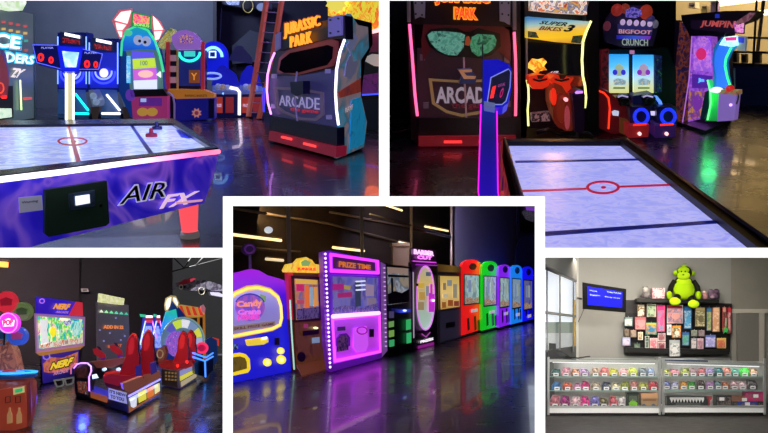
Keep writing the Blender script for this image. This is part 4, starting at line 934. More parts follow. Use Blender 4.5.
ch = t.slab('chute', pw, [(722, 37), (736, 36.5), (737, 46), (731, 52), (727, 62), (728, 75), (731, 88), (713, 88), (714, 76), (712, 60), (714, 47)], .2, .1, mat('2888d8', .4, 0, .4))
t.part('blue_ribbon', MB().slab(pw, [(719, 45), (732, 43), (726, 54), (724, 66), (726, 80), (729, 88), (716.5, 88), (716, 76), (714, 64), (715.5, 52)], .23, .2, glow('2c70e8', 1.05)), ch)
t.part('green_outline', MB().ptube(pw, [(731, 48), (726, 58), (725, 66), (727.5, 78), (731, 88)], .24, .025, glow('58f0a0', 1.8)), ch)
t.part('teal_crown', MB().slab(pw, [(719, 45), (724, 37), (737, 35.5), (738, 45), (732, 47)], .25, .2, art(['40e0b0', 'a8fff0', 'e0ffff', '48c8c0'], 7, 4, 1.2, .4, 1)), ch)
t.part('pink_band', MB().slab(pw, [(725, 37.5), (736, 37), (736, 40.5), (726, 40.8)], .27, .25, glow('d83890', 1.1)), ch)
t.slab('white_box', pw, [(737, 36), (746, 36.5), (745, 51), (737, 50)], .2, .1, mat('a8b8c0', .5, 0, .25))
t.slab('blue_label', pw, [(738, 37), (744, 37.5), (743.5, 43), (738, 42.5)], .22, .2, glow('2838b8', .9))
t.ptube('glass_edge', pw, [(734.5, 68), (735, 88), (730, 96)], .2, .015, mat('6a7888', .3))
bk_ = pw.at(722, 121, .75)
gr = t.slab('green_column', pw, [(708.5, 80), (711, 90), (722, 91), (722, 110), (720, 121), (705.5, 121), (709, 108)], .3, .1, ramp(['28c860', '20d848', '18a848', '18883c'], pw.at(712, 88), pw.at(712, 120), .95))
t.part('green_outline', MB().ptube(pw, [(707.5, 80), (710.5, 92), (711, 102), (707.5, 120)], .32, .02, glow('88ffa8', 1.6)), gr)
bu = t.slab('purple_bucket', pw, [(719, 91), (737, 93), (734, 120.5), (717, 121.5)], .42, .2, mat('9070c8', .45, 0, .55))
t.part('bucket_rim', MB().slab(pw, [(717.5, 89.5), (738, 90.5), (738, 95), (718, 93.5)], .44, .2, art(['b06840', '808858', 'a85848'], 6, 2, .6)), bu)
t.part('bucket_handle', MB().ptube(pw, [(737, 92), (738.5, 97), (736.5, 104)], .43, .02, mat('907890', .4, .3)), bu)
t.part('bucket_badge', MB().slab(pw, circ(730.5, 105, 1.4), .44, .42, glow('e8c8ff', 1.6)), bu)
t.part('white_foam', MB().ball(pw.at(717, 90, .42), .09, .08, .045, glow('f0f8ff', 1.1), (pw.e, pw.m, pw.n)).ball(pw.at(713.5, 90.3, .42), .05, .06, .03, None, (pw.e, pw.m, pw.n)), bu)
t.part('red_ball', MB().ball(pw.at(730, 88.5, .42), .06, .06, .055, mat('d82828', .35, 0, .7), (pw.e, pw.m, pw.n)), bu)
mb = MB().use(mat('3a3c44', .3, .2)); mb.prism([B.floor(676, 124.5), B.floor(716, 121), B.floor(731, 123), B.floor(705, 134)], B.up * .05)
t.part('base_plate', mb)
t.part('dark_side_glass', MB().slab(pw, [(705, 92), (709, 90), (709, 108), (704, 119), (700, 119)], .3, .1, mat('123040', .3, 0, .3)))
added_light('POINT', pw.at(716, 112, 1.3), 3, '40ff80', .1)
# ============================================================ CENTRE ROOM
B = CE
room_floor(B, [(225, 372), (545, 314), (545, 500), (225, 500)], floor_mat('2a2436', '4c4460', .3, 1.4, coat=.2))
base = lambda x: 383.5 - .207 * (x - 232)
bw = wall(B, (232, base(232) - 7), (533, base(533) - 4))
struct(B, 'wall_back', MB().slab(bw, [(455, 100), (519, 100), (519, 330), (455, 345)], -.3, -.4, wall_mat('605a70', '686074', 1)))
struct(B, 'wall_right', MB().slab(bw, [(517, 100), (560, 100), (560, 325), (517, 325)], -.1, -.2, wall_mat('4c4a70', '545278', 1)))
struct(B, 'wall_outer', MB().slab(bw, [(180, 60), (456, 60), (456, 345), (180, 380)], -2.5, -2.6, wall_mat('1a130c', '2c2013', 1.5)))
added_light('AREA', ray(360, 204.6) * 9.5, 50, 'b4a4ff', 3.6, target=ray(360, 204.6) * 9.5 + V(0, .25, -1), size_y=.5)  # these fills are added, hidden in the margin above the opening
added_light('AREA', ray(462, 204.8) * 21, 340, 'c8c0f0', 3, target=ray(462, 204.8) * 21 + V(.1, 1.2, -1), size_y=.5)
added_light('AREA', bw.at(330, 203, -1.0), 200, 'ffd8a0', 6, target=bw.at(340, 250, -2.5), size_y=1)
t = Thing(B, 'window_frame_grid', 'tall bronze window framing behind the claw machines under a dark ceiling', 'window frame', bw.at(363, 340))
for x, x2 in ((287, 291), (360.5, 363.5), (411, 411.5), (451.5, 451)):
    t.part('mullion', MB().ptube(bw, [(x, 150), (x2, 340)], -.25, .06, mat('7a6a5a', .35, .3, .08)))
for q in ([(370, 214), (452, 237)], [(411, 229), (452, 238)], [(180, 330), (452, 300)]):
    t.part('transom', MB().ptube(bw, q, -.25, .04, mat('1c1611', .4)))
for q, lb in (([(228, 234), (281, 240.5)], 'long warm tube light above the candy machine at left'), ([(333, 247.5), (364, 251)], 'tube light directly above the purple lit claw machine'),
              ([(376, 202), (402, 210.5)], 'bright tube light cut off by the top edge of the view'), ([(425, 226.5), (448, 231)], 'tube light just left of the navy wall'),
              ([(266, 259), (283, 260.5)], 'faint tube light between candy machine and yellow header'), ([(399, 242), (410, 244.5)], 'small dim tube light left of the pink sign')):
    m = MB().ptube(bw, q, -2.2, .05, glow('ffe8b8', 2.0 if 'faint' not in lb and 'dim' not in lb else .8))
    m.ptube(bw, [(x, y - 1.6) for x, y in q], -2.25, .04, mat('5a4a30', .5))
    single(B, 'tube_light', lb, 'light', m, bw.at(q[0][0] + 3, q[0][1], -2.2), 'tube lights beyond the window frames')
single(B, 'ceiling_globe', 'small round white ceiling light above the left tube light', 'light', MB().ball(bw.at(268.5, 230, -2.1), .1, .1, .08, glow('c8d0d8', .9)), bw.at(268.5, 230, -2.1))
for i, q in enumerate(([(225, 207), (330, 224), (396, 241)], [(225, 246), (300, 252)], [(330, 212), (410, 227)])):
    single(B, 'ceiling_beam', ('long thin ceiling beam running down to the right from top left corner', 'low ceiling beam behind the candy machine sign', 'short ceiling beam crossing behind the middle mullion')[i], 'beam', MB().ptube(bw, q, -2.35, .05, mat('5a4a36', .5, 0, .06)), bw.at(q[1][0], q[1][1], -2.35), 'thin ceiling beams')
single(B, 'beige_column', 'beige square column behind the black game with green buttons', 'column', MB().slab(bw, [(393, 244), (410, 246), (410, 345), (393, 348)], -1.2, -1.6, mat('6e6146', .6, 0, .04)).slab(bw, R(392, 243, 411, 246), -1.15, -1.65, mat('7c6e4c', .6, 0, .04)), bw.at(400, 340, -1.2))
t = Thing(B, 'wall_sign', 'dark sign with purple and grey shape high at the right corner', 'sign', bw.at(527, 220))
t.slab('board', bw, [(521, 196), (536, 196), (540, 229), (521, 231)], .05, -.05, mat('0c0a12', .5))
t.slab('emblem', bw, [(522, 212), (528, 208), (536, 212), (533, 222), (526, 219)], .1, .05, art(['6a6478', '3c3848', '8a8498'], 4, 2, .25))
t.slab('purple_light', bw, [(526, 206.5), (535, 207), (535, 211), (527, 210)], .12, .05, glow('7838b8', .8))
single(B, 'blue_arch_panel', 'dull blue panel with rounded top at the far right edge', 'panel', MB().slab(bw, [(516, 250), (519, 241), (525, 236), (532, 234), (545, 234), (545, 300), (516, 300)], .1, -.08, mat('1e1e50', .5, 0, .06)), bw.at(528, 300))

# --- candy machine
a = wall(B, (228, 385), (291.5, 371.5))
t = Thing(B, 'candy_crane_machine', 'large blue and purple candy machine with glowing yellow arch at the left edge', 'arcade machine', a.at(262, 377))
bd = [(205, 262), (214, 275), (232, 273.5), (243, 271.5), (252, 269), (259, 270.5), (268, 275.5), (279, 278.5), (284.5, 280.5), (286, 290), (287.5, 320), (291.2, 371), (228, 384), (200, 392)]
t.slab('body', a, bd, 0, -.5, ramp(['a020d8', '8a28d8', '4414d8', '1c18d0', '1a1ac8'], a.at(262, 272), a.at(262, 330), .85, pos=[0, .18, .42, .7, 1]))
arch = [(215, 318), (225, 302), (236, 293.5), (248, 288.5), (258, 287.5), (270, 290.5), (278, 297), (281, 306), (281.8, 318), (280, 325), (272, 329), (250, 333), (220, 339)]
hi = t.slab('yellow_halo', a, [(262 + (x - 262) * 1.07, 312 + (y - 312) * 1.12) for x, y in arch], .03, -.02, mat('c8a060', .4, 0, .75))
t.part('yellow_neon', MB().ptube(a, arch, .06, .032, glow('ffe070', 1.35), 8, True), hi)
wn = t.slab('window', a, [(262 + (x - 262) * .93, 312 + (y - 312) * .9) for x, y in arch], .05, 0, ramp(['b0a8e8', '9088d0', '8a80b8'], a.at(260, 290), a.at(260, 330), .75))
t.part('logo_disc', MB().slab(a, circ(250, 307, 15, 14), .065, .05, art(['5a48a8', '7858c8', 'b060b8', '4858a0'], 3, 5, .7, .4, 1)), wn)
t.part('logo_arc', MB().ptube(a, circ(250, 306, 15, 12, 16, 20, 160), .08, .015, mat('3038a8', .4, 0, .7)), wn)
t.part('logo_lettering', MB().text(a, 'Candy', [(237, 301.5), (262, 299), (262.5, 308), (237, 309)], .09, .02, glow('f09070', 1), .03), wn)
t.part('logo_lettering', MB().text(a, 'Crane', [(238, 309.8), (261, 308), (261, 314), (238, 315)], .09, .02, glow('e070c8', 1), .03), wn)
t.part('logo_lettering', MB().text(a, 'HOUSE', [(238, 315.6), (260, 314), (260, 319.4), (238, 320.8)], .09, .02, glow('e048b8', 1), .03), wn)
t.part('green_picture', MB().slab(a, [(260, 294), (266, 296), (266, 302), (260, 301)], .065, .05, mat('88a868', .4, 0, .7)), wn)
t.part('caption_strip', MB().slab(a, [(233, 326), (275, 321), (275, 326), (233, 331)], .08, .05, mat('9a8878', .4, 0, .6)), wn)
t.part('caption_lettering', MB().text(a, 'SKILL PRIZE GAME', [(234, 327.5), (274, 322.4), (274, 325), (234, 330.2)], .09, .01, mat('702c50', .4, 0, .4), .02), wn)
sh_ = t.slab('yellow_shelf', a, [(246.5, 340.5), (268, 337.5), (268.5, 342), (264, 344.5), (248, 346)], .15, 0, mat('e8c838', .4, 0, .9))
t.part('shelf_light', MB().slab(a, [(262, 337.5), (267, 336.5), (267, 339), (262, 339.6)], .17, .15, glow('ffffff', 1.6)), sh_)
t.slab('joystick_plate', a, [(231, 345), (238, 344), (238, 349), (231, 350)], .03, 0, art(['1a1840', '5888c0', '1a1840'], 6, 3, .6))
t.slab('bill_slot', a, R(275, 338, 279.5, 345), .04, 0, mat('0c0a1c', .4))
for x, y, r_ in ((281, 351, 3.6), (281.5, 359.8, 4.6), (267.5, 362.5, 4.1)):
    b_ = t.slab('round_light', a, circ(x, y, r_, r_ * .95), .05, 0, glow('f0d838', 1.2))
    t.part('light_centre', MB().slab(a, circ(x, y, r_ * .55), .06, .05, glow('fff0a0', 1.4)), b_)
dr = [(227, 377), (227, 358), (232, 354.2), (240, 353), (246, 354.4), (249.8, 359), (250.5, 369), (248, 372.6)]
d_ = t.slab('prize_door_frame', a, dr, .05, 0, mat('f0d020', .4, 0, .95))
t.part('prize_door', MB().slab(a, [(229, 373.5), (229, 360), (234, 357.2), (240, 356.4), (245, 358), (246.8, 362), (247, 368.5)], .07, .05, art(['6a5818', '8a7020', '4a4818'], 5, 2, .4, .4, 1)), d_)
t.ptube('sign_pole', a, [(250.2, 269.5), (249.8, 254)], -.2, .035, mat('584868', .4, 0, .15))
sg = t.slab('lollipop_sign', a, circ(249.5, 249, 7, 6), -.15, -.3, mat('38204c', .4, 0, .2))
t.part('sign_spokes', MB().ptube(a, circ(249.5, 249, 4.6, 4), -.12, .02, mat('5a2878', .4, 0, .4), 6, True), sg)
t.slab('plinth', a, [(228, 383), (291.5, 370.5), (291.5, 373.5), (228, 387)], -.1, -.5, BLACK)

# --- carved brown prize machine
a = wall(B, (296, 371.5), (325.5, 364.5))
t = Thing(B, 'brown_prize_machine', 'narrow brown prize machine with yellow cartoon header and tilted flap at its foot', 'arcade machine', a.at(311, 367))
t.slab('cabinet', a, [(289, 271), (323, 273), (325, 364), (296, 371), (291, 330)], 0, -.45, mat('5a2c1c', .45, 0, .3))  # glow put into the brown to lighten the body
t.slab('red_frame', a, [(287.5, 272), (293, 272.5), (294.5, 320), (290.5, 320)], .02, -.3, mat('c02840', .4, 0, .55))
t.slab('red_frame', a, [(318.5, 274), (322.5, 275), (324, 322), (321, 322)], .02, -.2, mat('a02c38', .4, 0, .45))
t.ptube('led_strip', a, [(290, 300), (291.5, 330), (294.2, 369.5)], .03, .02, glow('a8d8c0', 1))
hd = t.slab('header', a, [(285, 270), (288, 264), (296, 262.5), (300, 258), (306, 257), (312, 260), (315, 264), (321, 265), (322.5, 270), (320, 273), (286, 272)], .15, -.2, art(['c88c18', 'e8b828', 'f0d050', 'd89a20'], 4, 5, .95, .4, 1), label='yellow cartoon header')
t.part('green_face', MB().slab(a, [(301, 262), (305, 259.5), (311, 262), (309, 266), (302, 266)], .18, .15, mat('88b060', .4, 0, .8)), hd)
t.part('header_lettering', MB().text(a, 'JUNGLE', [(297, 267.4), (316, 267.8), (316, 271.6), (297, 271)], .18, .02, glow('f04828', 1), .05), hd)
wf = t.slab('window_frame', a, [(291.5, 275.5), (321, 277), (322.8, 320), (294, 322)], .05, 0, mat('34140e', .45, 0, .1))
wi = t.part('window', MB().slab(a, [(294.5, 278.5), (318, 280), (319.5, 318), (296.5, 320)], .07, .04, art(['8a5a70', 'c08050', '6a6898', 'a86830', '504878'], 2, 2, .7, .4, 1)), wf)
for q, c in (([(296, 278.8), (317, 280), (317, 284.5), (296.2, 283.8)], 'd8b048'), ([(296.3, 284), (304, 284), (304, 291), (296.6, 291)], 'c02860'), ([(305, 285), (309, 285.3), (309.5, 308), (305, 308)], 'e07028'),
             ([(310, 287), (313, 287), (313.5, 306), (310.5, 306)], '88a8b0'), ([(314, 287), (317.5, 287), (318, 306), (314.3, 306)], 'd89848'), ([(297, 300), (304, 300), (304, 304), (297.2, 304)], 'b04858')):
    t.part('prize_card', MB().slab(a, q, .09, .07, mat(c, .4, 0, .8)), wi)
t.part('window_base', MB().slab(a, [(297, 309), (319, 307), (319.5, 318), (297, 319.6)], .09, .07, art(['38305c', '685888', '201c30'], 5, 3, .5)), wi)
lp = t.slab('lower_panel', a, [(295, 323), (323, 321), (325, 362), (297, 368)], .03, 0, art(['5a2c18', '70401f', '4c2414'], 2.5, 2, .42, .4, 1))
t.part('coin_plate', MB().slab(a, [(303, 331), (319, 329.5), (319, 334), (303, 336)], .06, .03, mat('28100c', .4)), lp)
t.part('coin_light', MB().slab(a, circ(316, 328, 2.3, 1.1), .08, .03, glow('f0e8c0', 2)), lp)
t.part('white_label', MB().slab(a, [(312, 338), (319.5, 337), (319.8, 342.6), (312.3, 343.4)], .05, .03, mat('88a0b8', .4, 0, .6)), lp)
t.part('prize_hole', MB().slab(a, circ(301.5, 357, 4.2, 5), .05, .03, mat('16100e', .4)), lp)
t.part('pink_light', MB().slab(a, R(304, 324, 308, 328), .06, .03, mat('a03868', .4, 0, .6)), lp)
mb = MB().use(mat('8a4a28', .5, 0, .25)); f0 = a.at(296.5, 366.5, .05); f1 = a.at(325, 361, .05)
mb.prism([f0, f1, B.floor(328.5, 369.3), B.floor(302, 377)], B.up * .03); t.part('foot_flap', mb)

# --- big purple lit claw machine
a = wall(B, (329, 373.5), (381.5, 359))
sd = wall(B, (329, 373.5), (312, 366))
t = Thing(B, 'purple_lit_claw_machine', 'wide claw machine framed in glowing purple light with dotted light column', 'claw machine', a.at(355, 366))
PU = mat('6a1cb0', .4, 0, .4)
t.slab('cabinet', a, [(322.5, 251.5), (330, 250.5), (380.5, 262), (382, 358), (330, 372.5), (325.5, 340)], 0, -.42, PU)
fr = t.slab('marquee_frame', a, [(330, 252.5), (379, 260), (379.6, 274.5), (330.5, 272.5)], .04, 0, glow('b838f0', .95))
t.part('marquee_neon', MB().ptube(a, [(330.5, 254.5), (378, 261.5), (378.5, 273), (331, 271)], .07, .04, glow('e850ff', 1.4), 8, True), fr)
mq = t.part('marquee_face', MB().slab(a, [(333, 256.5), (375, 262.3), (375.5, 271), (333.3, 268.5)], .08, .04, art(['3c1c50', '582070', '5c3030'], 4, 3, .5, .4, 1)), fr)
t.part('marquee_lettering', MB().text(a, 'PRIZE TIME', [(339, 261), (371, 265), (371, 269.6), (339, 267)], .1, .02, glow('d07030', .9), .04), mq)
wn = t.slab('window', a, [(331, 275), (379.5, 276.5), (379.5, 312), (331.5, 316)], .02, -.02, art(['4848a8', '6868c8', '8078b8', '5048a0', '9890c0'], 1.0, 5, .6, .4, 1))
t.part('window_edge', MB().ptube(a, [(331.5, 275.5), (379, 277), (379, 312), (332, 315.5)], .04, .03, mat('6028b0', .4, 0, .7), 6, True), wn)
for q, c in (([(332.5, 284), (344, 284), (344, 290), (332.5, 290.5)], 'b02880'), ([(337.5, 293), (352, 292), (352, 297), (337.5, 298)], 'a82c70'), ([(344, 285), (351, 286), (350, 290), (344, 289)], 'b09858'), ([(355, 282), (360.5, 280), (361, 306), (355.5, 307)], '38405c'),
             ([(366, 284), (374, 285), (374, 296), (366, 296)], 'a088a8'), ([(368, 298), (376, 298), (376, 304), (368, 305)], '8a7890')):
    t.part('prize_poster', MB().slab(a, q, .035, .02, mat(c, .4, 0, .7)), wn)
for y in (281, 285, 289.5): t.part('shelf_light', MB().ptube(a, [(356, y + .6), (365, y)], .04, .02, glow('d8e0f0', 1)), wn)
t.part('prize_heap', MB().slab(a, [(333, 308), (345, 305), (360, 308), (378, 303), (379, 311), (333, 315)], .04, .02, art(['5c4c90', '8878a8', '4038a0', '786898'], 6, 3, .5)), wn)
lo = t.slab('lower_panel', a, [(331, 316.5), (380.5, 312), (381.5, 353), (333.5, 364)], .02, 0, ramp(['c058e8', 'b040e0', 'd048f0', 'b838e8'], a.at(357, 315), a.at(357, 358), .62))
t.part('panel_neon', MB().ptube(a, [(332.5, 319), (379.5, 314.5), (380.3, 351.5), (335, 361)], .06, .04, glow('f060ff', 1.4), 8, True), lo)
t.part('top_light_bar', MB().ptube(a, [(333, 316.5), (379, 313)], .1, .055, glow('ffd0ff', 2.0)), lo)
pd = t.part('prize_door', MB().slab(a, [(337, 352), (337, 340), (339.5, 335.5), (346, 334.5), (348.5, 337), (348.5, 350)], .05, .02, art(['281048', '7a4888', '301460'], 5, 6, .4)), lo)
t.part('door_hood', MB().ptube(a, [(337, 346), (337, 339), (340, 335), (346, 334), (349, 337.5), (349, 346)], .06, .03, mat('6018a0', .4, 0, .5)), pd)
t.part('cup_shape', MB().slab(a, [(354, 328), (367, 326), (368.5, 345), (366, 351), (357, 352.5), (353.5, 347)], .05, .02, mat('c850ec', .4, 0, .95)), lo)
t.part('cup_lid', MB().ptube(a, circ(362, 330.5, 5, 3.6), .07, .02, mat('a02898', .4, 0, .6), 6, True), lo)
t.part('coin_slot', MB().slab(a, R(369.5, 329, 374, 337), .05, .02, mat('28103c', .4, 0, .1)), lo)
t.part('joystick_plate', MB().slab(a, [(337.5, 327), (345.5, 326.5), (345.5, 330.5), (337.5, 331)], .06, .02, mat('4a2878', .4, 0, .5)), lo)
for i in range(27):
    y = 254 + i * 4.35; x = 325.3 + (y - 254) * .043
    t.part('light_bulb', MB().ball(a.at(x, y, .03), .022, .022, .022, glow('f8e0ff', 2), (a.e, a.m, a.n), 8, 5))
pb = t.slab('grid_pillar', a, [(381, 262), (385.5, 264.5), (388, 350), (382, 357)], -.02, -.3, mat('8858a8', .4, 0, .5))
for i in range(18): t.part('pillar_light', MB().ball(a.at(384.4 + i * .1, 268 + i * 4.6, 0), .03, .02, .014, glow('c8a0d8', 1.1), (a.e, a.m, a.n), 6, 4), pb)
for x, y in ((337, 371.5), (377, 360)): t.part('caster', MB().ptube(a, [(x, y - 5), (x, y)], -.05, .045, BLACK))
t.slab('kick_plate', a, [(330, 366), (382, 352.5), (382, 358.5), (330, 373)], -.05, -.4, BLACK)

# --- black game with green buttons
a = wall(B, (387.5, 357.5), (411.5, 351))
t = Thing(B, 'black_button_game', 'black cabinet with lit window above rows of green squares, right of purple claw machine', 'arcade machine', a.at(399, 354))
t.slab('cabinet', a, [(386, 264), (411, 267), (412.5, 350.5), (388, 357)], 0, -.4, BLACK)
wn = t.slab('window', a, [(387.5, 267), (408.5, 268.5), (409, 302), (388.5, 305)], .03, 0, art(['8090a8', 'a09078', '5a6880', 'a8b0b8', '68506a'], 1.3, 7, .65, .4, 1))
t.part('header_band', MB().slab(a, [(388, 267), (408, 268.5), (408, 274), (388, 273)], .04, .03, mat('a88c80', .4, 0, .6)), wn)
t.part('dark_beam', MB().slab(a, [(388, 274.5), (408.5, 275.5), (408.5, 277.5), (388, 277)], .05, .03, mat('2c2838', .4)), wn)
t.part('dark_figure', MB().slab(a, [(391, 278), (393, 278), (393.5, 295), (391.5, 295)], .05, .03, mat('30405a', .4)), wn)
t.part('dark_heap', MB().slab(a, [(388, 294), (395, 291), (402, 293), (409, 289), (409, 302), (388.5, 304.5)], .05, .03, mat('281c28', .4)), wn)
t.slab('blue_glow_bar', a, [(392, 308), (401, 309.5), (411, 309), (411, 312), (400, 313), (392, 311)], .06, 0, ramp(['14144c', '3848e8', '181860'], a.at(392, 310), a.at(411, 310), .9))
t.slab('bright_spot', a, circ(405, 310.6, 1.8, 1), .08, .05, glow('d8e8ff', 2))
t.slab('purple_square', a, R(389.5, 311.5, 394, 318), .04, 0, mat('5c5080', .4, 0, .5))
for (x0, y0, x1, y1, c) in ((389.3, 322, 394, 327.6, '6ea058'), (389.5, 331, 394.2, 337.4, '78a450'), (389.8, 340.5, 394.4, 347, '3ca868'), (406.5, 320, 411, 330.2, '38b868'), (407, 333.5, 411.4, 343.6, '38b870')):
    t.slab('green_button', a, [(x0, y0), (x1, y0 - 1), (x1, y1 - 1), (x0, y1)], .05, 0, glow(c, .8))

# --- oval window machine
a = wall(B, (412, 351), (437.5, 344))
t = Thing(B, 'oval_window_machine', 'black prize machine with pink-lit oval window and bright pink rooftop sign', 'arcade machine', a.at(425, 347))
t.slab('cabinet', a, [(411.5, 262), (436.5, 265), (437.6, 343.5), (413, 350.5)], 0, -.4, mat('0e0812', .35, 0, .05))
ov = lambda k: [(425.6 + x * k, 298 + y * k) for x, y in [(8.8 * math.cos(i * PI / 14), -(32 if True else 0) * (abs(math.sin(i * PI / 14)) ** .8) * (1 if math.sin(i * PI / 14) > 0 else -1)) for i in range(28)]]
wn = t.slab('window', a, ov(1), .03, 0, ramp(['b8b098', 'd0b870', 'b8a890', 'a8c0b0', 'b0d0c0'], a.at(425, 268), a.at(425, 328), .8))
t.part('oval_neon', MB().ptube(a, ov(1.0), .06, .022, glow('d070e0', 1.1), 8, True), wn)
for (x0, y0, x1, y1, c) in ((418, 283, 424, 288, 'e0b848'), (419, 292, 425, 300, 'c8a050'), (426, 286, 429, 296, '8890a0'), (418, 302, 424, 310, 'a89068'), (426, 272, 431, 276, '506878')):
    t.part('shelf_prize', MB().slab(a, R(x0, y0, x1, y1), .045, .03, mat(c, .4, 0, .7)), wn)
t.slab('purple_bracket', a, [(430.5, 284), (432.5, 284), (432.5, 294), (434.5, 294), (434.5, 312), (429, 312), (429, 293), (430.5, 293)], .07, .03, mat('c030c8', .4, 0, .85))
t.slab('white_spark', a, circ(433.6, 300.5, 1.2, 1.2), .1, .05, glow('fff0ff', 2.5))
t.ptube('side_light', a, [(413.2, 272), (413.8, 338)], .03, .02, mat('c8b8d8', .4, 0, .6))
t.slab('dark_notch', a, R(416.2, 283.5, 418.4, 286), .09, .05, BLACK)
t.text('name_lettering', a, 'PRIZES', [(420.5, 340.8), (433.5, 337.4), (433.5, 339.9), (420.5, 343.4)], .03, glow('f0e8f0', 1.4), bold=.04)
t.ptube('pink_crest', a, [(422, 334), (426, 337), (430, 332.5)], .03, .02, mat('b050b0', .4, 0, .7))
sb = t.slab('sign_board', a, [(411, 248), (436, 250), (436.5, 264), (411, 262)], .05, -.15, mat('26082c', .4, 0, .25))
t.part('sign_lettering', MB().text(a, 'BARBER', [(414, 249), (434, 251.4), (434, 256), (414, 254)], .09, .03, glow('ffc8ff', 1.8), .05), sb)
t.part('sign_lettering', MB().text(a, 'CUT', [(417.5, 255), (432, 256.4), (432, 260), (417.5, 259)], .09, .03, glow('ff98ff', 1.6), .05), sb)
t.part('sign_light', MB().ptube(a, [(413, 261), (436, 262.6)], .09, .02, glow('d848e0', 1)), sb)
t.part('sign_light', MB().ptube(a, [(416, 264.5), (437, 265.5)], .09, .02, glow('9828b0', .9)), sb)
t.part('pink_floor_light', MB().slab(a, [(418, 346), (434, 342), (434, 345), (418, 349)], .02, 0, mat('a02898', .4, 0, .6)))

# --- yellow lit claw machine
a = wall(B, (438.5, 344), (461.5, 338))
t = Thing(B, 'yellow_lit_claw_machine', 'grey claw machine with warm yellow-lit window between oval and red machines', 'claw machine', a.at(450, 341))
t.slab('cabinet', a, [(437.5, 264), (461, 266.5), (462, 337.5), (439, 344)], 0, -.4, mat('24202c', .4, 0, .2))
t.slab('header', a, [(438, 264), (460.8, 266.6), (461, 272.5), (438.2, 271.5)], .05, 0, ramp(['58401c', '8a6828', '3c2c1c'], a.at(438, 268), a.at(461, 269), .5))
wn = t.slab('window', a, [(439.5, 275.5), (459.5, 276), (460, 307), (440, 310)], .03, 0, ramp(['c8a858', 'e0c078', 'b89050'], a.at(450, 276), a.at(450, 309), .85))
for (x0, y0, x1, y1, c) in ((443, 283, 446, 290, '9a8868'), (447, 280, 452, 286, '98a0a0'), (453, 284, 457, 298, 'a8a088'), (443, 294, 448, 298, 'd8d0b0'), (448, 300, 453, 306, 'a85828'), (442, 302, 446, 308, 'a86830'), (454, 301, 459, 306, '984838')):
    t.part('shelf_prize', MB().slab(a, R(x0, y0, x1, y1), .045, .03, mat(c, .4, 0, .6)), wn)
t.part('window_edge', MB().ptube(a, [(439.5, 275.5), (459.5, 276), (460, 307), (440, 310)], .05, .02, mat('584838', .4, 0, .2), 6, True), wn)
lo = t.slab('lower_panel', a, [(440, 312), (461.2, 309), (461.8, 336.5), (440.5, 342)], .02, 0, mat('3c3850', .4, 0, .25))
t.part('prize_slot', MB().slab(a, [(446, 323), (455, 321.5), (455, 327), (446, 328.5)], .035, .02, mat('14121c', .4)), lo)

# --- five rainbow claw machines
def rainbow(x0, x1, top, shoulder, yb0, yb1, col, dark, lb, wc):
    a = wall(B, (x0, yb0), (x1, yb1)); cx = (x0 + x1) / 2; w = x1 - x0
    t = Thing(B, 'arched_claw_machine', lb, 'claw machine', a.at(cx, (yb0 + yb1) / 2), 'arched single-colour claw machines')
    m = mat(col, .4, 0, .85)
    out = [(x0, yb0 - 3), (x0, shoulder)] + [(cx - w / 2 * math.cos(i * PI / 12), shoulder - (shoulder - top) * math.sin(i * PI / 12) ** .7) for i in range(1, 12)] + [(x1, shoulder + 1), (x1, yb1 - 3)]
    t.slab('cabinet', a, out, 0, -.35, m)
    rg = t.part('top_vent', MB().ptube(a, circ(cx + w * .06, shoulder - 2, w * .17, 2.9, 16), .03, .03, mat(dark, .4, 0, .2), 6, True))
    t.part('vent_mesh', MB().slab(a, circ(cx + w * .06, shoulder - 2, w * .15, 2.6, 16), .02, 0, mat(dark, .4, 0, .35)), rg)
    wt, wb = shoulder + 5.5, shoulder + 37
    fr = t.slab('window_frame', a, [(x0 + w * .1, wt), (x1 - w * .07, wt + .6), (x1 - w * .07, wb - 1.5), (x0 + w * .1, wb)], .03, 0, mat('1c1c24', .4, 0, .1))
    wn = t.part('window', MB().slab(a, [(x0 + w * .17, wt + 1), (x1 - w * .13, wt + 1.6), (x1 - w * .13, wb - 3), (x0 + w * .17, wb - 1.5)], .05, .02, art(wc, 1.6, int(cx), .75, .4, 1)), fr)
    t.part('prize_heap', MB().slab(a, [(x0 + w * .18, wb - 7), (cx - 1, wb - 8.5), (cx + 2, wb - 6), (x1 - w * .14, wb - 9), (x1 - w * .14, wb - 3.2), (x0 + w * .18, wb - 1.8)], .06, .04, art(['a85838', 'd8b898', '706868', 'c88858'], 7, int(cx) + 1, .6)), wn)
    for fx in (.34, .55): t.part('hanging_card', MB().slab(a, R(x0 + w * fx, wt + 6, x0 + w * (fx + .13), wt + 18), .06, .04, mat('a8b8a8' if fx > .5 else '8898b8', .4, 0, .6)), wn)
    t.part('control_plate', MB().slab(a, [(cx + w * .0, wb + 4), (cx + w * .3, wb + 3), (cx + w * .3, wb + 6), (cx, wb + 7)], .03, 0, mat('d8d0d8', .4, .2, .5)))
    for fx, h in ((.27, 15), (.62, 17), (.8, 13)):
        t.part('door_slot', MB().slab(a, [(x0 + w * fx, yb0 - 5 - h), (x0 + w * (fx + .11), yb0 - 6 - h), (x0 + w * (fx + .14), yb0 - 9), (x0 + w * (fx + .03), yb0 - 7.5)], .02, 0, mat(dark, .4, 0, .15)))
    t.slab('kick_plate', a, [(x0, yb0 - 3), (x1, yb1 - 3), (x1, yb1), (x0, yb0)], -.03, -.3, BLACK)
wc = ['7898a0', 'a8c0c0', '688088', 'c0b8a8']
rainbow(461.8, 481.5, 259.5, 268.5, 338.5, 332.5, 'e81414', '5a0808', 'bright red arched claw machine', wc)
rainbow(482, 498, 261, 270, 333.8, 329.6, '10c018', '084808', 'bright green arched claw machine', wc)
rainbow(498.6, 510.6, 264.5, 271.5, 330.8, 327, '8420e8', '2c0870', 'violet arched claw machine', wc)
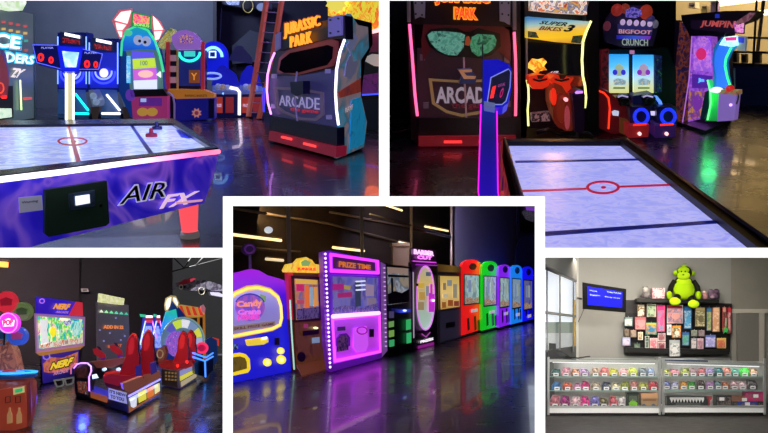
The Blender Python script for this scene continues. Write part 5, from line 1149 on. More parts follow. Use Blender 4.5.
rainbow(511, 522.2, 265, 272.5, 327.5, 324.6, '1880f0', '083878', 'light blue arched claw machine', ['607890', '88a0b8', '506878'])
rainbow(522.6, 533.4, 266.5, 274, 324.8, 322, '1410f0', '080860', 'deep blue arched claw machine at the far right', ['484878', '6868a0', '383868'])
# ============================================================ BOTTOM LEFT ROOM
B = BL
room_floor(B, [(-60, 360), (120, 360), (240, 352), (240, 500), (-60, 500)], floor_mat('15151b', '2c2b32', .26, 1.2, coat=.15))
bw = wall(B, (0, 366), (172, 358))
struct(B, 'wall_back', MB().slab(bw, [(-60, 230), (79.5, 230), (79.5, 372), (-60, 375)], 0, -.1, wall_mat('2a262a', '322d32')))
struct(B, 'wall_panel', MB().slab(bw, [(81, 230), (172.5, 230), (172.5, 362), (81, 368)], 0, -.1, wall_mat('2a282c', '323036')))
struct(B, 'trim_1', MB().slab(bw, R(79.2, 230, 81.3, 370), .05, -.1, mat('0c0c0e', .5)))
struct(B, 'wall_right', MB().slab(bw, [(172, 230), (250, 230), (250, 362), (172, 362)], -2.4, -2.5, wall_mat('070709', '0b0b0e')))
added_light('AREA', ray(60, 255.6) * 24, 760, 'f4dcd8', 3, target=ray(60, 255.6) * 24 + V(0, 1.2, -1), size_y=.5)  # added area lights along the unseen top margin lift walls and machines
added_light('AREA', ray(150, 255.8) * 14, 160, 'ffe0c0', 2.4, target=ray(150, 255.8) * 14 + V(-.2, .3, -1), size_y=.4)
added_light('AREA', ray(90, 255.8) * 10, 90, 'c0c8ff', 2.4, target=ray(90, 255.8) * 10 + V(0, .7, -1), size_y=.4)
single(B, 'wall_spotlight', 'orange wall light glowing at the top left corner', 'light', MB().slab(bw, [(-10, 259.5), (8.5, 262), (8, 267), (-10, 266)], .5, .2, glow('ffb868', 1.8)).slab(bw, [(-12, 257), (10, 260), (9, 262), (-12, 260)], .6, .1, mat('4a3a28', .5)), bw.at(2, 265, .3))
single(B, 'wall_speaker', 'small white wall box above between the two game screens', 'speaker', MB().slab(bw, [(81, 288.5), (88, 288.5), (89, 292), (82, 292)], .4, .1, mat('b0a8a8', .5)).slab(bw, R(83, 289.3, 87, 291), .42, .4, mat('6a6464', .5)), bw.at(85, 290, .2))
# roof truss
t = Thing(B, 'roof_truss', 'light grey steel roof truss crossing the top right corner', 'truss', bw.at(200, 266, 1))
tm = mat('343634', .6)
for q in ([(172, 271.5), (226, 257.5)], [(172, 254), (226, 250)], [(174, 258), (184, 268)], [(184, 268), (192, 256)], [(196, 265), (206, 254)]):
    t.part('truss_bar', MB().ptube(bw, q, -1.0, .045, tm))
# race car on the wall
a = bw.shift(-1.5)
t = Thing(B, 'display_race_car', 'white and red single-seat race car mounted high on the dark wall', 'race car', a.at(198, 296))
t.slab('body', a, [(176, 283), (183, 281), (190, 279.5), (196, 281), (204, 280), (214, 282.5), (224, 286), (224, 291), (212, 291), (205, 288), (196, 291), (187, 290), (181, 287)], .4, -.2, art(['48424f', '6a6674', '302c38', '585262'], 2, 3, .12, .4, 1))
t.slab('red_cowling', a, [(178, 284), (184, 279.5), (193, 277.5), (196, 279), (189, 283), (181, 285.5)], .45, .3, mat('802030', .4, 0, .2))
for x, y, r_ in ((201.5, 291, 5.2), (181, 287, 3)):
    w_ = t.part('wheel', MB().lathe(a.at(x, y, .3), a.m, [(r_ * .024, 0), (r_ * .027, .06), (r_ * .027, .25), (r_ * .02, .3), (.02, .3)], BLACK, 22))
    t.part('wheel_rim', MB().ptube(a, circ(x, y, r_ * .6, r_ * .7, 18), .62, .018, mat('a8a090', .3, .4, .3), 6, True), w_)
t.slab('front_wing', a, [(210, 292), (219, 292.5), (224, 295), (222, 297), (211, 295)], .5, .1, mat('a8a4b8', .4, 0, .2))
t.slab('rear_wing', a, [(172.5, 284), (176, 283), (177, 288), (173.5, 289)], .4, .0, mat('686470', .4, 0, .2))
t.ptube('hanger', a, [(172.6, 286), (172, 298)], .2, .02, mat('6a6a70', .4))

# --- round balloon-headed game at left
a = wall(B, (-20, 412), (20, 412))
t = Thing(B, 'balloon_drum_game', 'barrel-shaped game with blue ring top under a bunch of lit round discs', 'arcade machine', B.floor(6, 428))
c0 = B.floor(5, 426); k = 720 / c0.y
P = lambda x, y, dy=0.0: ray(x, y) * (c0.y + dy)
hb = (426 - 384) / k
t.part('barrel', MB().lathe(c0, B.up, [(.36, 0), (.40, .15), (.42, .4), (.39, .64), (.35, .7)], art(['6a2c20', '7c3828', '5a2018', '883c28'], 1.2, 3, .5, .4, 1), 26), label='wooden-look barrel body')
pf = vd(Pl(c0 + V(0, -.44, 0), V(1, 0, 0), B.up), .6)
bp = t.slab('front_panel', pf, [(-2, 390), (26, 386), (27, 427), (2, 434), (-2, 434)], .02, -.1, mat('9a3c28', .45, 0, .5))
t.part('red_corner_post', MB().slab(pf, [(26.5, 385), (30.5, 380), (31, 418), (27, 427)], 0, -.12, mat('783028', .45, 0, .3)), bp)
scn = t.part('score_screen', MB().slab(pf, [(13, 388.5), (24, 386.5), (24.3, 392.5), (13.3, 395)], .05, 0, mat('c8b878', .4, 0, .6)), bp)
t.part('screen_face', MB().slab(pf, [(15, 389.6), (22.3, 388.2), (22.4, 391.4), (15.2, 392.8)], .06, .05, glow('28a060', .9)), scn)
for x in (9.5, 19): 
    bt = t.part('bottle_shape', MB().slab(pf, [(x - 2.6, 424), (x - 2.6, 415), (x - 1, 411), (x - .8, 408), (x + .8, 408), (x + 1, 411), (x + 2.6, 415), (x + 2.6, 423)], .05, .02, mat('b88858', .4, 0, .5)), bp)
for x in (8, 18): t.part('symbol_square', MB().ptube(pf, [(x - 2.4, 397), (x + 2.4, 396), (x + 2.4, 402), (x - 2.4, 403)], .04, .012, mat('481418', .4, 0, .2), 6, True), bp)
tp = c0 + B.up * .71
t.part('ring_table', MB().lathe(tp, B.up, [(.36, 0), (.4, .02), (.4, .06), (.34, .07)], mat('14386a', .4, 0, .6), 30))
for r_, c in ((.385, '48b8ff'), (.29, '2878c8'), (.2, '58a0e0')):
    t.part('ring_light', MB().tube([tp + B.up * .08 + V(r_ * math.cos(i * PI / 14), r_ * math.sin(i * PI / 14), 0) - B.up * (V(r_ * math.cos(i * PI / 14), r_ * math.sin(i * PI / 14), 0).dot(B.up)) for i in range(28)], .016, glow(c, 1.5), 6, True))
t.part('red_centre', MB().lathe(tp + B.up * .07, B.up, [(.1, 0), (.1, .03), (.04, .05)], mat('a83040', .4, 0, .6), 18))
bk = Pl(c0 + V(0, .25, 0), V(1, 0, 0), B.up)
t.slab('backboard', bk, [(-10, 338), (9, 341), (14, 352), (19, 374), (16, 382), (-10, 382)], 0, -.2, art(['8a4838', 'a86850', '6a3838', 'c08868'], 5, 3, .45, .4, 1))
discs = ((6, 302, 10, 11, 'b02430', '7c1420', 0), (21.5, 311.5, 9.2, 9.4, '4a5a30', '2c3c20', -.05), (16.5, 336, 9.6, 9.4, '2848a0', '803060', -.12), (1, 336, 7, 9, '305880', '183050', -.16), (8, 323, 10, 10.5, 'f090f0', 'ffffff', .12))
for (x, y, rx, ry, c, c2, o) in discs:
    lit = c == 'f090f0'
    d_ = t.part('balloon_disc', MB().slab(bk, circ(x, y, rx, ry), .15 + o, .05 + o, mat('d838c8' if lit else c, .3, 0, 1.0 if lit else .9)))
    t.part('disc_rim', MB().ptube(bk, circ(x, y, rx * .93, ry * .93), .16 + o, .012, glow('f4a0ff', 1.5) if lit else mat(c, .3, 0, .9), 6, True), d_)
    t.part('disc_picture', MB().slab(bk, [(x - rx * .6, y - ry * .2), (x, y - ry * .45), (x + rx * .6, y - ry * .25), (x + rx * .5, y + ry * .3), (x - rx * .5, y + ry * .35)], .17 + o, .14 + o, glow('fff0ff', 1.3) if lit else mat(c2, .3, 0, .8)), d_)
    if lit: t.part('disc_lettering', MB().text(bk, 'POP', [(3, 320), (13, 319), (13, 325), (3, 326)], .19 + o, .01, glow('c83070', 1), .05), d_)
t.part('disc_pole', MB().ptube(bk, [(6, 300), (4, 345)], .02, .02, DARK))

# --- blaster game with bright screen
a = wall(B, (43, 385), (79, 377.5))
t = Thing(B, 'blaster_screen_game', 'tall blaster game with blue and red header, rainbow screen and orange lettered base', 'arcade machine', a.at(60, 381))
t.slab('cabinet', a, [(43, 312), (80, 317), (79, 377), (44, 384)], -.1, -.7, BLACK)
hd = t.slab('header', a, [(36.8, 296.5), (82.6, 302.5), (83, 316), (37, 313.5)], .15, -.15, ramp(['3418b8', '3020c8', '5028b8'], a.at(37, 305), a.at(75, 309), .75))
t.part('red_corner', MB().slab(a, [(76, 301.7), (82.6, 302.5), (83, 316), (69, 315.2)], .17, .15, mat('d82c40', .4, 0, .75)), hd)
t.part('round_badge', MB().ptube(a, circ(42, 301, 2.4, 2.2, 14), .18, .02, glow('b070e0', 1), 6, True), hd)
t.part('title_lettering', MB().text(a, 'NERF', [(54.5, 303.5), (71, 304), (69.5, 309.8), (53, 309)], .19, .03, glow('e89838', 1), .05, .25), hd)
t.part('title_lettering', MB().text(a, 'ARCADE', [(56, 310.6), (69, 311.2), (68.5, 313.6), (55.5, 313)], .19, .02, glow('b078d0', .8), .03, .2), hd)
fr = t.slab('screen_frame', a, [(35.3, 313.3), (85.2, 316.8), (84.6, 346), (37, 353)], .1, -.15, mat('a878b0', .4, 0, .55))
scn = t.part('screen', MB().slab(a, [(38, 316.3), (83, 319.5), (82.6, 343), (39.5, 349)], .13, .1, art(['2828a8', '2890c8', '38c8a0', '38c848', 'd8e858', 'f4f8f4', 'e07840', '8838d0'], 1.7, 3, 1.0, .3, 1, 1.6)), fr)
for q_, c_ in (([(40, 319), (48, 319.5), (47, 330), (49, 343), (41, 345)], 'e0d8e8'), ([(64, 320), (72, 320), (70, 326), (65, 325)], '5828c0'), ([(72, 321), (82, 322), (81, 334), (74, 336), (70, 328)], '38c8c0'), ([(40, 344), (60, 340), (82, 338), (82, 343), (40, 348.5)], 'c86838'), ([(58, 321), (62, 321), (63, 334), (59, 336)], '28b838')):
    t.part('screen_patch', MB().slab(a, q_, .135, .13, art([c_, c_, 'd8e8e0', c_, '3898a8'], 2.4, int(q_[0][0]), .95, .3, 1, 1.5)), scn)
t.part('screen_bar', MB().slab(a, [(60, 318.2), (68, 318.8), (68, 320.6), (60, 320)], .14, .13, glow('f8f0d8', 1.4)), scn)
t.part('screen_target', MB().slab(a, circ(53, 332, 3, 5), .14, .13, glow('e8d828', 1.1)), scn)
t.slab('orange_ledge', a, [(37, 353), (84, 346), (80, 349.5), (41, 356)], .2, -.1, mat('c88840', .4, 0, .5))
lp = t.slab('lower_panel', a, [(42, 354), (79, 350), (78.5, 377), (43.5, 383.5)], .05, -.1, ramp(['402898', '2a1c90', '14144c'], a.at(60, 352), a.at(60, 382), .6))
t.part('orange_flash', MB().slab(a, [(43, 364), (50, 357), (62, 358), (78, 352), (78, 366), (66, 371), (50, 373), (44, 372)], .06, .05, art(['d07030', 'a84868', 'e08838', '883c80'], 3, 5, .7, .4, 1)), lp)
t.part('title_shade', MB().text(a, 'NERF', [(50, 362.5), (75, 355.5), (73, 366), (49, 371)], .08, .02, mat('14102c', .4), .12, .25), lp)
t.part('title_lettering', MB().text(a, 'NERF', [(51, 363.5), (74, 356.8), (72, 365), (50, 370)], .1, .02, glow('e8c838', .95), .05, .25), lp)
t.part('title_lettering', MB().text(a, 'ARCADE', [(53, 372), (69, 368), (68.5, 372), (53.5, 375.5)], .1, .02, glow('c888a8', .7), .03, .2), lp)
t.part('ring_emblem', MB().ptube(a, circ(46.5, 356.5, 3.2, 3), .1, .025, glow('8870e0', .9), 6, True), lp)
# giant glasses on the floor
a = wall(B, (55, 388), (74, 384))
t = Thing(B, 'giant_white_glasses', 'oversized white glasses frame leaning on the floor below blaster game', 'decoration', a.at(64, 386))
wg = mat('a8b0b0', .5, 0, .15)
fr = MB().frame(a, [(53.5, 380), (64, 378.5), (64.5, 385), (61, 387.5), (56.5, 387.8)], [(55.5, 381.3), (62.6, 380.2), (63, 384.2), (60.6, 385.7), (57.4, 386)], 0, -.06, wg)
fr.frame(a, [(64, 378.5), (74.5, 376.6), (74, 383), (71, 385), (66, 385.6)], [(65.8, 379.7), (72.8, 378.5), (72.4, 382.2), (70.3, 383.5), (66.8, 384)], 0, -.06, wg)
t.part('frame', fr)
t.part('lens', MB().slab(a, [(55.5, 381.3), (62.6, 380.2), (63, 384.2), (60.6, 385.7), (57.4, 386)], -.02, -.04, mat('28282c', .2)))
t.part('lens', MB().slab(a, [(65.8, 379.7), (72.8, 378.5), (72.4, 382.2), (70.3, 383.5), (66.8, 384)], -.02, -.04, mat('28282c', .2)))
t.part('base', MB().slab(a, [(57, 388), (63, 387.2), (63, 388.4), (57, 389.4)], .02, -.2, wg))

# --- tall grey screen shooter
a = wall(B, (98, 374), (130, 368))
t = Thing(B, 'tall_grey_screen_game', 'tall grey screen with green light row and orange words under a pale lit header', 'arcade machine', a.at(114, 371))
t.slab('screen_panel', a, [(97.6, 301.5), (128.6, 305), (130.3, 368), (98.5, 374)], 0, -.4, mat('564e5a', .4, 0, .45))
t.slab('header', a, [(99.5, 293.3), (124.6, 298.5), (123.8, 304.8), (98.8, 301.8)], .2, -.1, art(['c8c070', 'f0eec0', 'a8b058', 'e8e8d0'], 5, 3, 1.0, .4, 1), label='pale yellow lit header')
for i in range(6):
    x = 101.5 + i * 5; y = 311 + i * .5
    t.slab('row_light', a, [(x - 2, y + 1.2), (x, y - 1.4), (x + 2, y + 1.5)], .04, 0, glow(['e8f0d8', 'a8e8b0', '70e0a0', '58d8a8', '50c8a8', '40b898'][i], 1.1))
t.text('score_lettering', a, 'ADD IN 22', [(103.5, 325), (123.5, 325.6), (123.5, 329), (103.5, 328.6)], .04, glow('e88038', 1.1), bold=.04)
t.text('score_lettering', a, 'INSERT', [(108, 345), (122, 344), (122, 347), (108, 348)], .04, glow('d86838', .9), bold=.03)
for x, y in ((110, 333), (100, 330), (125, 336), (121, 340), (104, 341), (116, 318)): t.slab('star_light', a, circ(x, y, .8), .03, 0, glow('8888c8', .9))
# mounted guns
for (x, y, lb) in ((98, 354, 'left red mounted toy gun in front of tall grey screen'), (115, 350.5, 'right red mounted toy gun in front of tall grey screen')):
    q = wall(B, (85, 388), (130, 388))
    t = Thing(B, 'mounted_toy_gun', lb, 'toy gun', q.at(x + 5, y + 10), 'red mounted toy guns')
    t.slab('barrel', q, [(x - 5.5, y - 5), (x - 1, y - 6), (x + 7, y), (x + 8, y + 4), (x + 3, y + 4.5), (x - 4, y)], 0, -.12, mat('a02030', .35, 0, .4), label='red gun barrel')
    t.slab('grip', q, [(x + 2, y + 3.5), (x + 7, y + 3.5), (x + 8, y + 9), (x + 4, y + 10)], -.02, -.1, mat('5828a0', .4, 0, .4))
    t.slab('sight', q, [(x - 1, y - 8), (x + 2, y - 7), (x + 4, y - 3.5), (x, y - 4.5)], -.02, -.1, mat('20284c', .4, 0, .2))
    t.ptube('mount', q, [(x + 6, y + 9), (x + 6, y + 16)], -.05, .03, DARK)

# --- front twin racing seats
def racer(label, A, Cn, Bk, parts):
    s = wall(B, A, Cn); r = wall(B, Cn, Bk)
    t = Thing(B, 'twin_seat_racing_game', label, 'racing game', s.at(Cn[0] - 10, Cn[1] - 3), 'twin red seat racing games')
    parts(t, s, r); return t
def seat(t, pl, x, y, k, off, lb):
    """high-backed seat: x,y px of the top of the backrest, k scale"""
    f = lambda L: [(x + a * k, y + b * k) for a, b in L]
    rdm = mat('a8161c', .28, 0, .3); rd2 = mat('d82830', .25, 0, .42)
    bk = t.slab('backrest', pl, f([(-.5, 1), (2.5, -2.5), (6, -1), (8.5, 5), (8, 13), (9.5, 20), (9, 32), (6, 41), (-7, 42), (-10, 37), (-6.5, 27), (-4, 20), (-3.4, 12), (-2.6, 5)]), off, off - .28, rdm, label='glossy red backrest')
    t.part('head_bolster', MB().slab(pl, f([(.8, 2), (3, 0), (5, 3), (5, 11), (3, 17), (-1, 18), (-1.6, 10)]), off + .03, off, rd2), bk)
    t.part('back_shell', MB().slab(pl, f([(6.5, 0), (10, 6), (9.6, 14), (11.5, 21), (10.5, 33), (8.5, 38), (9.5, 24), (8, 13)]), off - .06, off - .34, mat('202850', .35, 0, .25)), bk)
    return bk
def p1(t, s, r):
    t.slab('base_side', s, [(75, 390), (91, 393.5), (108, 400), (109, 391), (128, 397), (128.5, 413), (76, 396)], 0, -.6, mat('14101c', .4, 0, .1))
    t.slab('orange_trim', s, [(80, 388), (108, 397), (107, 403), (80, 394)], .02, 0, mat('b05c28', .4, 0, .5))
    t.slab('lettered_panel', s, [(108.5, 388), (126.5, 393), (127, 404), (108.5, 399)], .03, 0, mat('b8b8c8', .4, 0, .5), label='white lettered panel')
    t.text('panel_lettering', s, "IT'S NEW", [(109.5, 389.6), (125.5, 393.8), (125.6, 397), (109.6, 393)], .05, mat('181828', .4), bold=.04)
    t.text('panel_lettering', s, 'TO YOU', [(110.5, 394.5), (124, 398), (124, 401.6), (110.5, 398.2)], .05, mat('181828', .4), bold=.04)
    rp = t.slab('rear_panel', r, [(128, 396), (157, 378), (160, 380), (160.5, 392.5), (128.5, 413)], .02, -.4, mat('281c30', .4, 0, .3))
    for q, c in (([(129, 398.5), (158, 383.5), (158, 386.5), (130, 401.5)], 'd0d8f8'), ([(130, 399), (137, 396.5), (136.5, 406.5), (131.5, 409)], 'd8dce8'), ([(138, 393), (146, 389), (146.5, 399), (139, 403)], 'd8d048'), ([(147, 389), (153.5, 385.5), (154, 395), (147.5, 398.5)], 'd87838'), ([(154.5, 385.5), (159.5, 383), (160, 391), (155, 394.5)], 'e8e0a0')):
        t.part('lit_panel', MB().slab(r, q, .04, .02, glow(c, .95)), rp)
    t.part('rear_bumper', MB().slab(r, [(123, 384), (150, 373), (160, 371), (161, 377), (130, 393), (124, 390)], .08, -.2, mat('a05c48', .4, 0, .35)), rp)
    t.part('bumper_light', MB().ptube(r, [(129, 396), (160, 379.5)], .06, .03, glow('b0a8ff', 1.4)), rp)
    t.part('bottom_flash', MB().slab(r, [(129, 406), (134, 408), (148, 399), (160, 391), (160, 393), (129, 413)], .05, .02, mat('b06838', .4, 0, .5)), rp)
    pf = MB().use(mat('2c2cb0', .35, 0, .6)); pf.prism([s.at(90, 393, .02), s.at(108, 400, .02), s.at(111, 393, -.3), s.at(95, 386.5, -.3)], B.up * .02)
    t.part('foot_platform', pf)
    fp = t.slab('front_pod', s, [(74, 368), (78, 363), (88, 363.5), (92, 368), (89.5, 391), (90, 398), (75, 394)], .05, -.4, mat('181224', .4, 0, .15))
    t.part('pod_picture', MB().slab(s, [(76, 368), (87, 367), (87.5, 378), (77, 378)], .07, .05, art(['2a1824', '5c3028', '181224', '7c4038'], 6, 4, .4)), fp)
    t.part('pod_picture', MB().slab(s, [(77, 381), (87, 382), (87.5, 395), (78, 392)], .07, .05, art(['18142c', 'a05028', '20183c', 'c09888'], 5, 9, .5)), fp)
    t.part('neon_arch', MB().ptube(s, [(74, 368), (77, 364.5), (81, 363), (87.5, 363.2), (91, 366.5), (91.3, 371), (89, 377), (89.3, 391)], .1, .022, glow('e0b8ff', 2.2)), fp)
    t.part('pink_arch', MB().ptube(s, [(71, 374), (71, 368), (73, 365), (77, 363.4)], .08, .022, glow('d06888', 1)), fp)
    t.part('lit_badge', MB().slab(s, [(92, 375), (96, 374), (98, 378), (92.5, 379)], .06, .0, glow('d8f0ff', 1.4)), fp)
    t.slab('console', s, [(88, 362), (100, 361), (124, 358), (124, 363), (112, 368), (92, 368)], -.3, -.8, mat('7c3c38', .4, 0, .35), label='red-brown console')
    for x in (104, 118): t.part('console_light', MB().slab(s, circ(x, 369.5, 2, 1.6), -.2, -.3, glow('c0d8f0', 1.2)))
    t.slab('console_front', s, [(93, 368), (124, 363), (124, 376), (93, 380)], -.34, -.8, mat('100e1c', .4, 0, .1))
    q = vd(Pl(s.at(128, 400, -.25), V(1, 0, 0), B.up))
    sb_ = t.slab('seat_cushion', q, [(103, 376.5), (111, 374.5), (128, 376), (142, 372), (144, 378), (134, 384), (118, 386), (104, 382)], .12, -.3, mat('a01c24', .3, 0, .28), label='red seat cushion')
    t.part('cushion_edge', MB().slab(q, [(104, 382), (118, 386), (140, 380), (140, 384), (119, 391), (106, 386.5)], .14, -.1, mat('581018', .35, 0, .15)), sb_)
    seat(t, q, 145, 333.5, .98, -.12, '')
    seat(t, q, 129.5, 337, 1.0, .08, '')
    for x, y in ((138, 369), (153, 366)): t.part('speaker_pad', MB().slab(q, [(x - 3, y - 2), (x + 3, y - 4), (x + 4, y + 6), (x - 2, y + 9)], .14, .0, mat('2c2478', .4, 0, .4)))
racer('nearer twin red seat racing game with white neon arch and lettered white panel', (75, 396), (128, 415), (161, 395), p1)
def p2(t, s, r):
    t.slab('base_side', s, [(161, 369), (179, 372), (179.5, 388), (162, 385)], 0, -.5, mat('141014', .4, 0, .05))
    for i in range(3):
        for j in range(4): t.slab('vent_square', s, R(165 + j * 3.2, 371.6 + i * 3.4 + j * .3, 167 + j * 3.2, 373.4 + i * 3.4 + j * .3), .02, 0, mat('a08050', .4, 0, .35))
    rp = t.slab('rear_panel', r, [(179, 371), (196, 362.5), (197, 378), (179.5, 388.5)], .02, -.3, mat('4c4460', .4, 0, .35))
    for q, c in (([(180, 371), (196, 363), (196.4, 368), (180, 376)], '9090c8'), ([(180, 376.5), (196.4, 368.5), (196.6, 372), (180.5, 381)], 'e0d850'), ([(181, 382), (196.4, 373), (196.6, 377), (181.5, 387)], 'b8a888')):
        t.part('lit_panel', MB().slab(r, q, .04, .02, glow(c, .85)), rp)
    q = vd(Pl(s.at(179, 388, -.2), V(1, 0, 0), B.up))
    t.slab('seat_cushion', q, [(158, 363), (166, 362), (180, 363.5), (192, 360), (193, 366), (180, 371), (160, 368)], .1, -.3, mat('8c1c20', .3, 0, .28), label='red seat cushion')
    seat(t, q, 188, 333, .82, -.12, ''); seat(t, q, 180.5, 334, .84, .08, '')
    for x, y in ((177.5, 366), (187, 362)): t.part('tail_light', MB().slab(q, circ(x, y, 1.3), .14, .1, glow('ff5048', 2.4)))
    t.slab('console', s, [(157, 349), (164, 346), (166, 352), (163, 362), (158, 361)], .0, -.4, mat('7c3c34', .4, 0, .35))
    t.ptube('steering_wheel', s, circ(160, 354, 3, 4, 14), .1, .02, mat('c8b088', .4, .2, .3), closed=True)
racer('farther twin red seat racing game with two red tail lights and yellow rear stripe', (161, 386), (179.5, 389.5), (197.5, 379), p2)

# --- bowling lanes behind
a = wall(B, (140, 366), (160, 364)); a = a.shift(-.3)
for i, (x0, x1) in enumerate(((143, 153.5), (154, 161))):
    t = Thing(B, 'alley_roller_game', ('left' if i == 0 else 'right') + ' lane of the blue alley games behind the front racing seats', 'arcade machine', a.at((x0 + x1) / 2, 364), 'blue alley games behind the seats')
    t.slab('cabinet', a, [(x0 + 2, 315), (x1 - .5, 315.5), (x1 + 3, 350), (x0 - 2, 350)], -.2, -.8, mat('2430b0', .4, 0, .55))
    h = t.slab('header', a, R(x0 + 2.5, 315.5, x1, 320), 0, -.2, mat('a03048', .4, 0, .5))
    t.part('header_light', MB().slab(a, R(x0 + 3, 315.5, x1 - 1, 317.8), .03, 0, glow('ffffff', 1.8)), h)
    t.part('red_score', MB().slab(a, R(x0 + 3, 320, x1 - 1, 322.6), .03, 0, glow('d83848', 1)), h)
    t.slab('lane', a, [(x0 + 3, 326), (x1 - 2, 326), (x1 + 2, 348), (x0 - 2, 348)], -.1, -.2, art(['4858d8', '98b0f8', '3038c0'], 5, 3 + i, .9, .4, 1))
    t.ptube('neon_strip', a, [(x0 + 2.5, 321), (x0 - 3, 345)], .02, .04, glow('c0d8ff', 1.6)); t.ptube('neon_strip', a, [(x1 - 1, 321), (x1 + 3, 338)], .02, .04, glow('d890f8', 1.5))
    t.slab('top_corner_light', a, [(x0 - (3 if i == 0 else 0), 314), (x0 + 3, 314.5), (x0 + 2, 317), (x0 - (2 if i == 0 else 0), 317)], .05, -.1, glow('38b888', .9))

# --- wheel game with shell crown
a = wall(B, (162, 366), (200, 363))
t = Thing(B, 'prize_wheel_game', 'large wheel game with white shell crown and blue fin beside striped tent', 'arcade machine', a.at(182, 365))
t.slab('cabinet', a, [(162, 330), (170, 300), (178, 306), (200, 335), (202, 362), (164, 364)], -.3, -.9, mat('1c3c90', .4, 0, .3))
t.slab('fin', a, [(160, 332), (166, 312), (176, 309), (178, 320), (172, 330), (164, 345)], -.1, -.3, ramp(['28c8a0', '2888e0', '3058e0'], a.at(172, 308), a.at(168, 340), .9))
sf_ = t.slab('shell_crown', a, [(164.5, 305), (166, 298), (171, 295.3), (176, 296), (179.5, 303), (178, 308), (172, 300), (168, 312), (165.5, 311)], -.05, -.2, mat('b8a878', .4, 0, .6))
for q in ([(166, 305), (167.5, 299), (171.5, 297), (170, 306), (167, 310)], [(173.5, 297.5), (176, 298), (178, 303), (177.5, 306), (174, 301)]): t.part('lit_panel', MB().slab(a, q, -.02, -.05, glow('fff4e8', 1.4)), sf_)
wh = t.slab('wheel', a, circ(183, 341, 22, 24, 28, -10, 190), 0, -.2, mat('6a90a8', .4, 0, .5))
cols = ['5858b8', 'c8e048', 'e8e8f0', '7890b8', 'd8d850', 'a8b0d8']
for i in range(6):
    a0 = 150 - i * 28
    ou = circ(183, 341, 19.5, 21.5, 4, a0 - 26, a0); inn = circ(183, 341, 12, 13.5, 4, a0 - 26, a0)
    t.part('wheel_segment', MB().slab(a, ou + inn[::-1], .03, 0, glow(cols[i], .9)), wh)
t.part('inner_disc', MB().slab(a, circ(177, 344, 11, 13), .08, 0, art(['7838b0', 'b060d0', '4848c0', 'd890e8'], 5, 6, .85, .4, 1)), wh)
t.part('wheel_rim', MB().ptube(a, circ(183, 341, 21.5, 23.5, 24, -5, 150), .04, .04, mat('a8c8b8', .4, .2, .4)), wh)
# --- striped tent
a2 = wall(B, (180, 363), (206, 361)).shift(-.9)
t = Thing(B, 'striped_tent_game', 'game with red and yellow striped tent roof on orange posts', 'arcade machine', a2.at(195, 362, 0))
rf = t.slab('roof', a2, [(177, 306), (181, 304.5), (203, 308), (205, 314), (199, 317), (180, 316)], .1, -.5, mat('c8a048', .4, 0, .6))
for i in range(4):
    x = 179.5 + i * 6
    t.part('red_stripe', MB().slab(a2, [(x, 305.5 + i * .5), (x + 2.6, 306 + i * .5), (x + 6, 315.4), (x + 2.5, 315.2)], .13, .1, glow('c83828', .8)), rf)
t.part('pink_finial', MB().slab(a2, [(200.5, 306), (203.5, 304.5), (205.5, 308), (205, 314), (201.5, 311)], .2, 0, mat('c07888', .4, 0, .6)), rf)
for x in (198.6, 204.2): t.slab('post', a2, [(x - 1, 314), (x + 1, 314), (x + 1.6, 361), (x - .6, 361)], .05, -.1, mat('c88030', .4, 0, .5))
t.slab('top_beam', a2, [(186, 316), (205, 314.5), (205, 317), (186, 318.5)], .08, -.1, mat('c88030', .4, 0, .5))
t.slab('back_panel', a2, [(184, 318), (203, 318), (204, 360), (184, 361)], -.3, -.5, mat('28242c', .5, 0, .1))
# --- basketball end
a = wall(B, (195, 386), (214, 377))
t = Thing(B, 'basketball_game', 'blue basketball game with glowing red hoop target at the right end', 'arcade machine', a.at(204, 382))
t.slab('front_cabinet', a, [(194, 358), (204, 361), (204.5, 377), (195, 374)], -.1, -.6, mat('14141c', .4))
t.part('side_cabinet', MB().slab(a, [(204, 361), (213, 355), (213.5, 370), (204.8, 378)], 0, -.3, mat('18204c', .4, 0, .2)))
for q in ([(193, 353), (206, 357.5), (213, 353)], [(193, 357), (205, 361), (213, 356.5)], [(205, 361), (205.5, 377)]): t.ptube('neon_strip', a, q, .05, .035, glow('68a8ff', 1.8))
t.slab('backboard', a, [(206, 340), (211, 337), (217, 340), (218, 360), (213, 366), (207, 352)], -.6, -.8, mat('1c3878', .4, 0, .45))
t.slab('red_ring', a, circ(202, 348, 6, 5.4), -.4, -.5, mat('a01848', .4, 0, .8))
t.ptube('ring_light', a, circ(202, 348, 5.4, 4.8), -.36, .05, glow('e83868', 1.2), closed=True)
t.slab('red_sign', a, [(213, 337.5), (219, 339), (219, 346), (214, 345)], -.7, -.8, glow('c83828', .9))
added_light('POINT', a.at(204, 370, 1.0), 5, '4060ff', .1)
added_light('POINT', wall(B, (75, 396), (128, 415)).at(84, 396, .5), 14, '2838ff', .06)
# ============================================================ BOTTOM RIGHT ROOM
B = BR
room_floor(B, [(530, 398), (900, 398), (900, 520), (530, 520)], floor_mat('100d0c', '1c1716', .6, 6, crack=False))
bw = wall(B, (560, 403), (768, 403))
struct(B, 'wall_back', MB().slab(bw, [(578.5, 230), (731, 230), (731, 403), (578.5, 403)], 0, -.1, wall_mat('92928e', '989894', 1)))
struct(B, 'wall_right', MB().slab(bw, [(731, 230), (800, 230), (800, 403), (731, 403)], 0, -.1, wall_mat('827f77', '8a877e', 1)))
LW = Pl(B.on(579, bw.p0.y), (B.floor(579, 403) - B.on(531, 12.3)), B.up); vd(LW, .95)
lwm = mat('6a6c6c', .5)
struct(B, 'wall_left', MB().slab(LW, [(541, 240), (579, 247), (579, 279), (541, 262)], 0, -.1, mat('5a5a56', .6)).slab(LW, [(541, 352), (579, 346), (579, 403), (541, 430)], 0, -.1, mat('4c4e50', .6)))
t = Thing(B, 'window_wall_frame', 'grey framed shop window at the left with bright daylight behind', 'window', LW.at(560, 340))
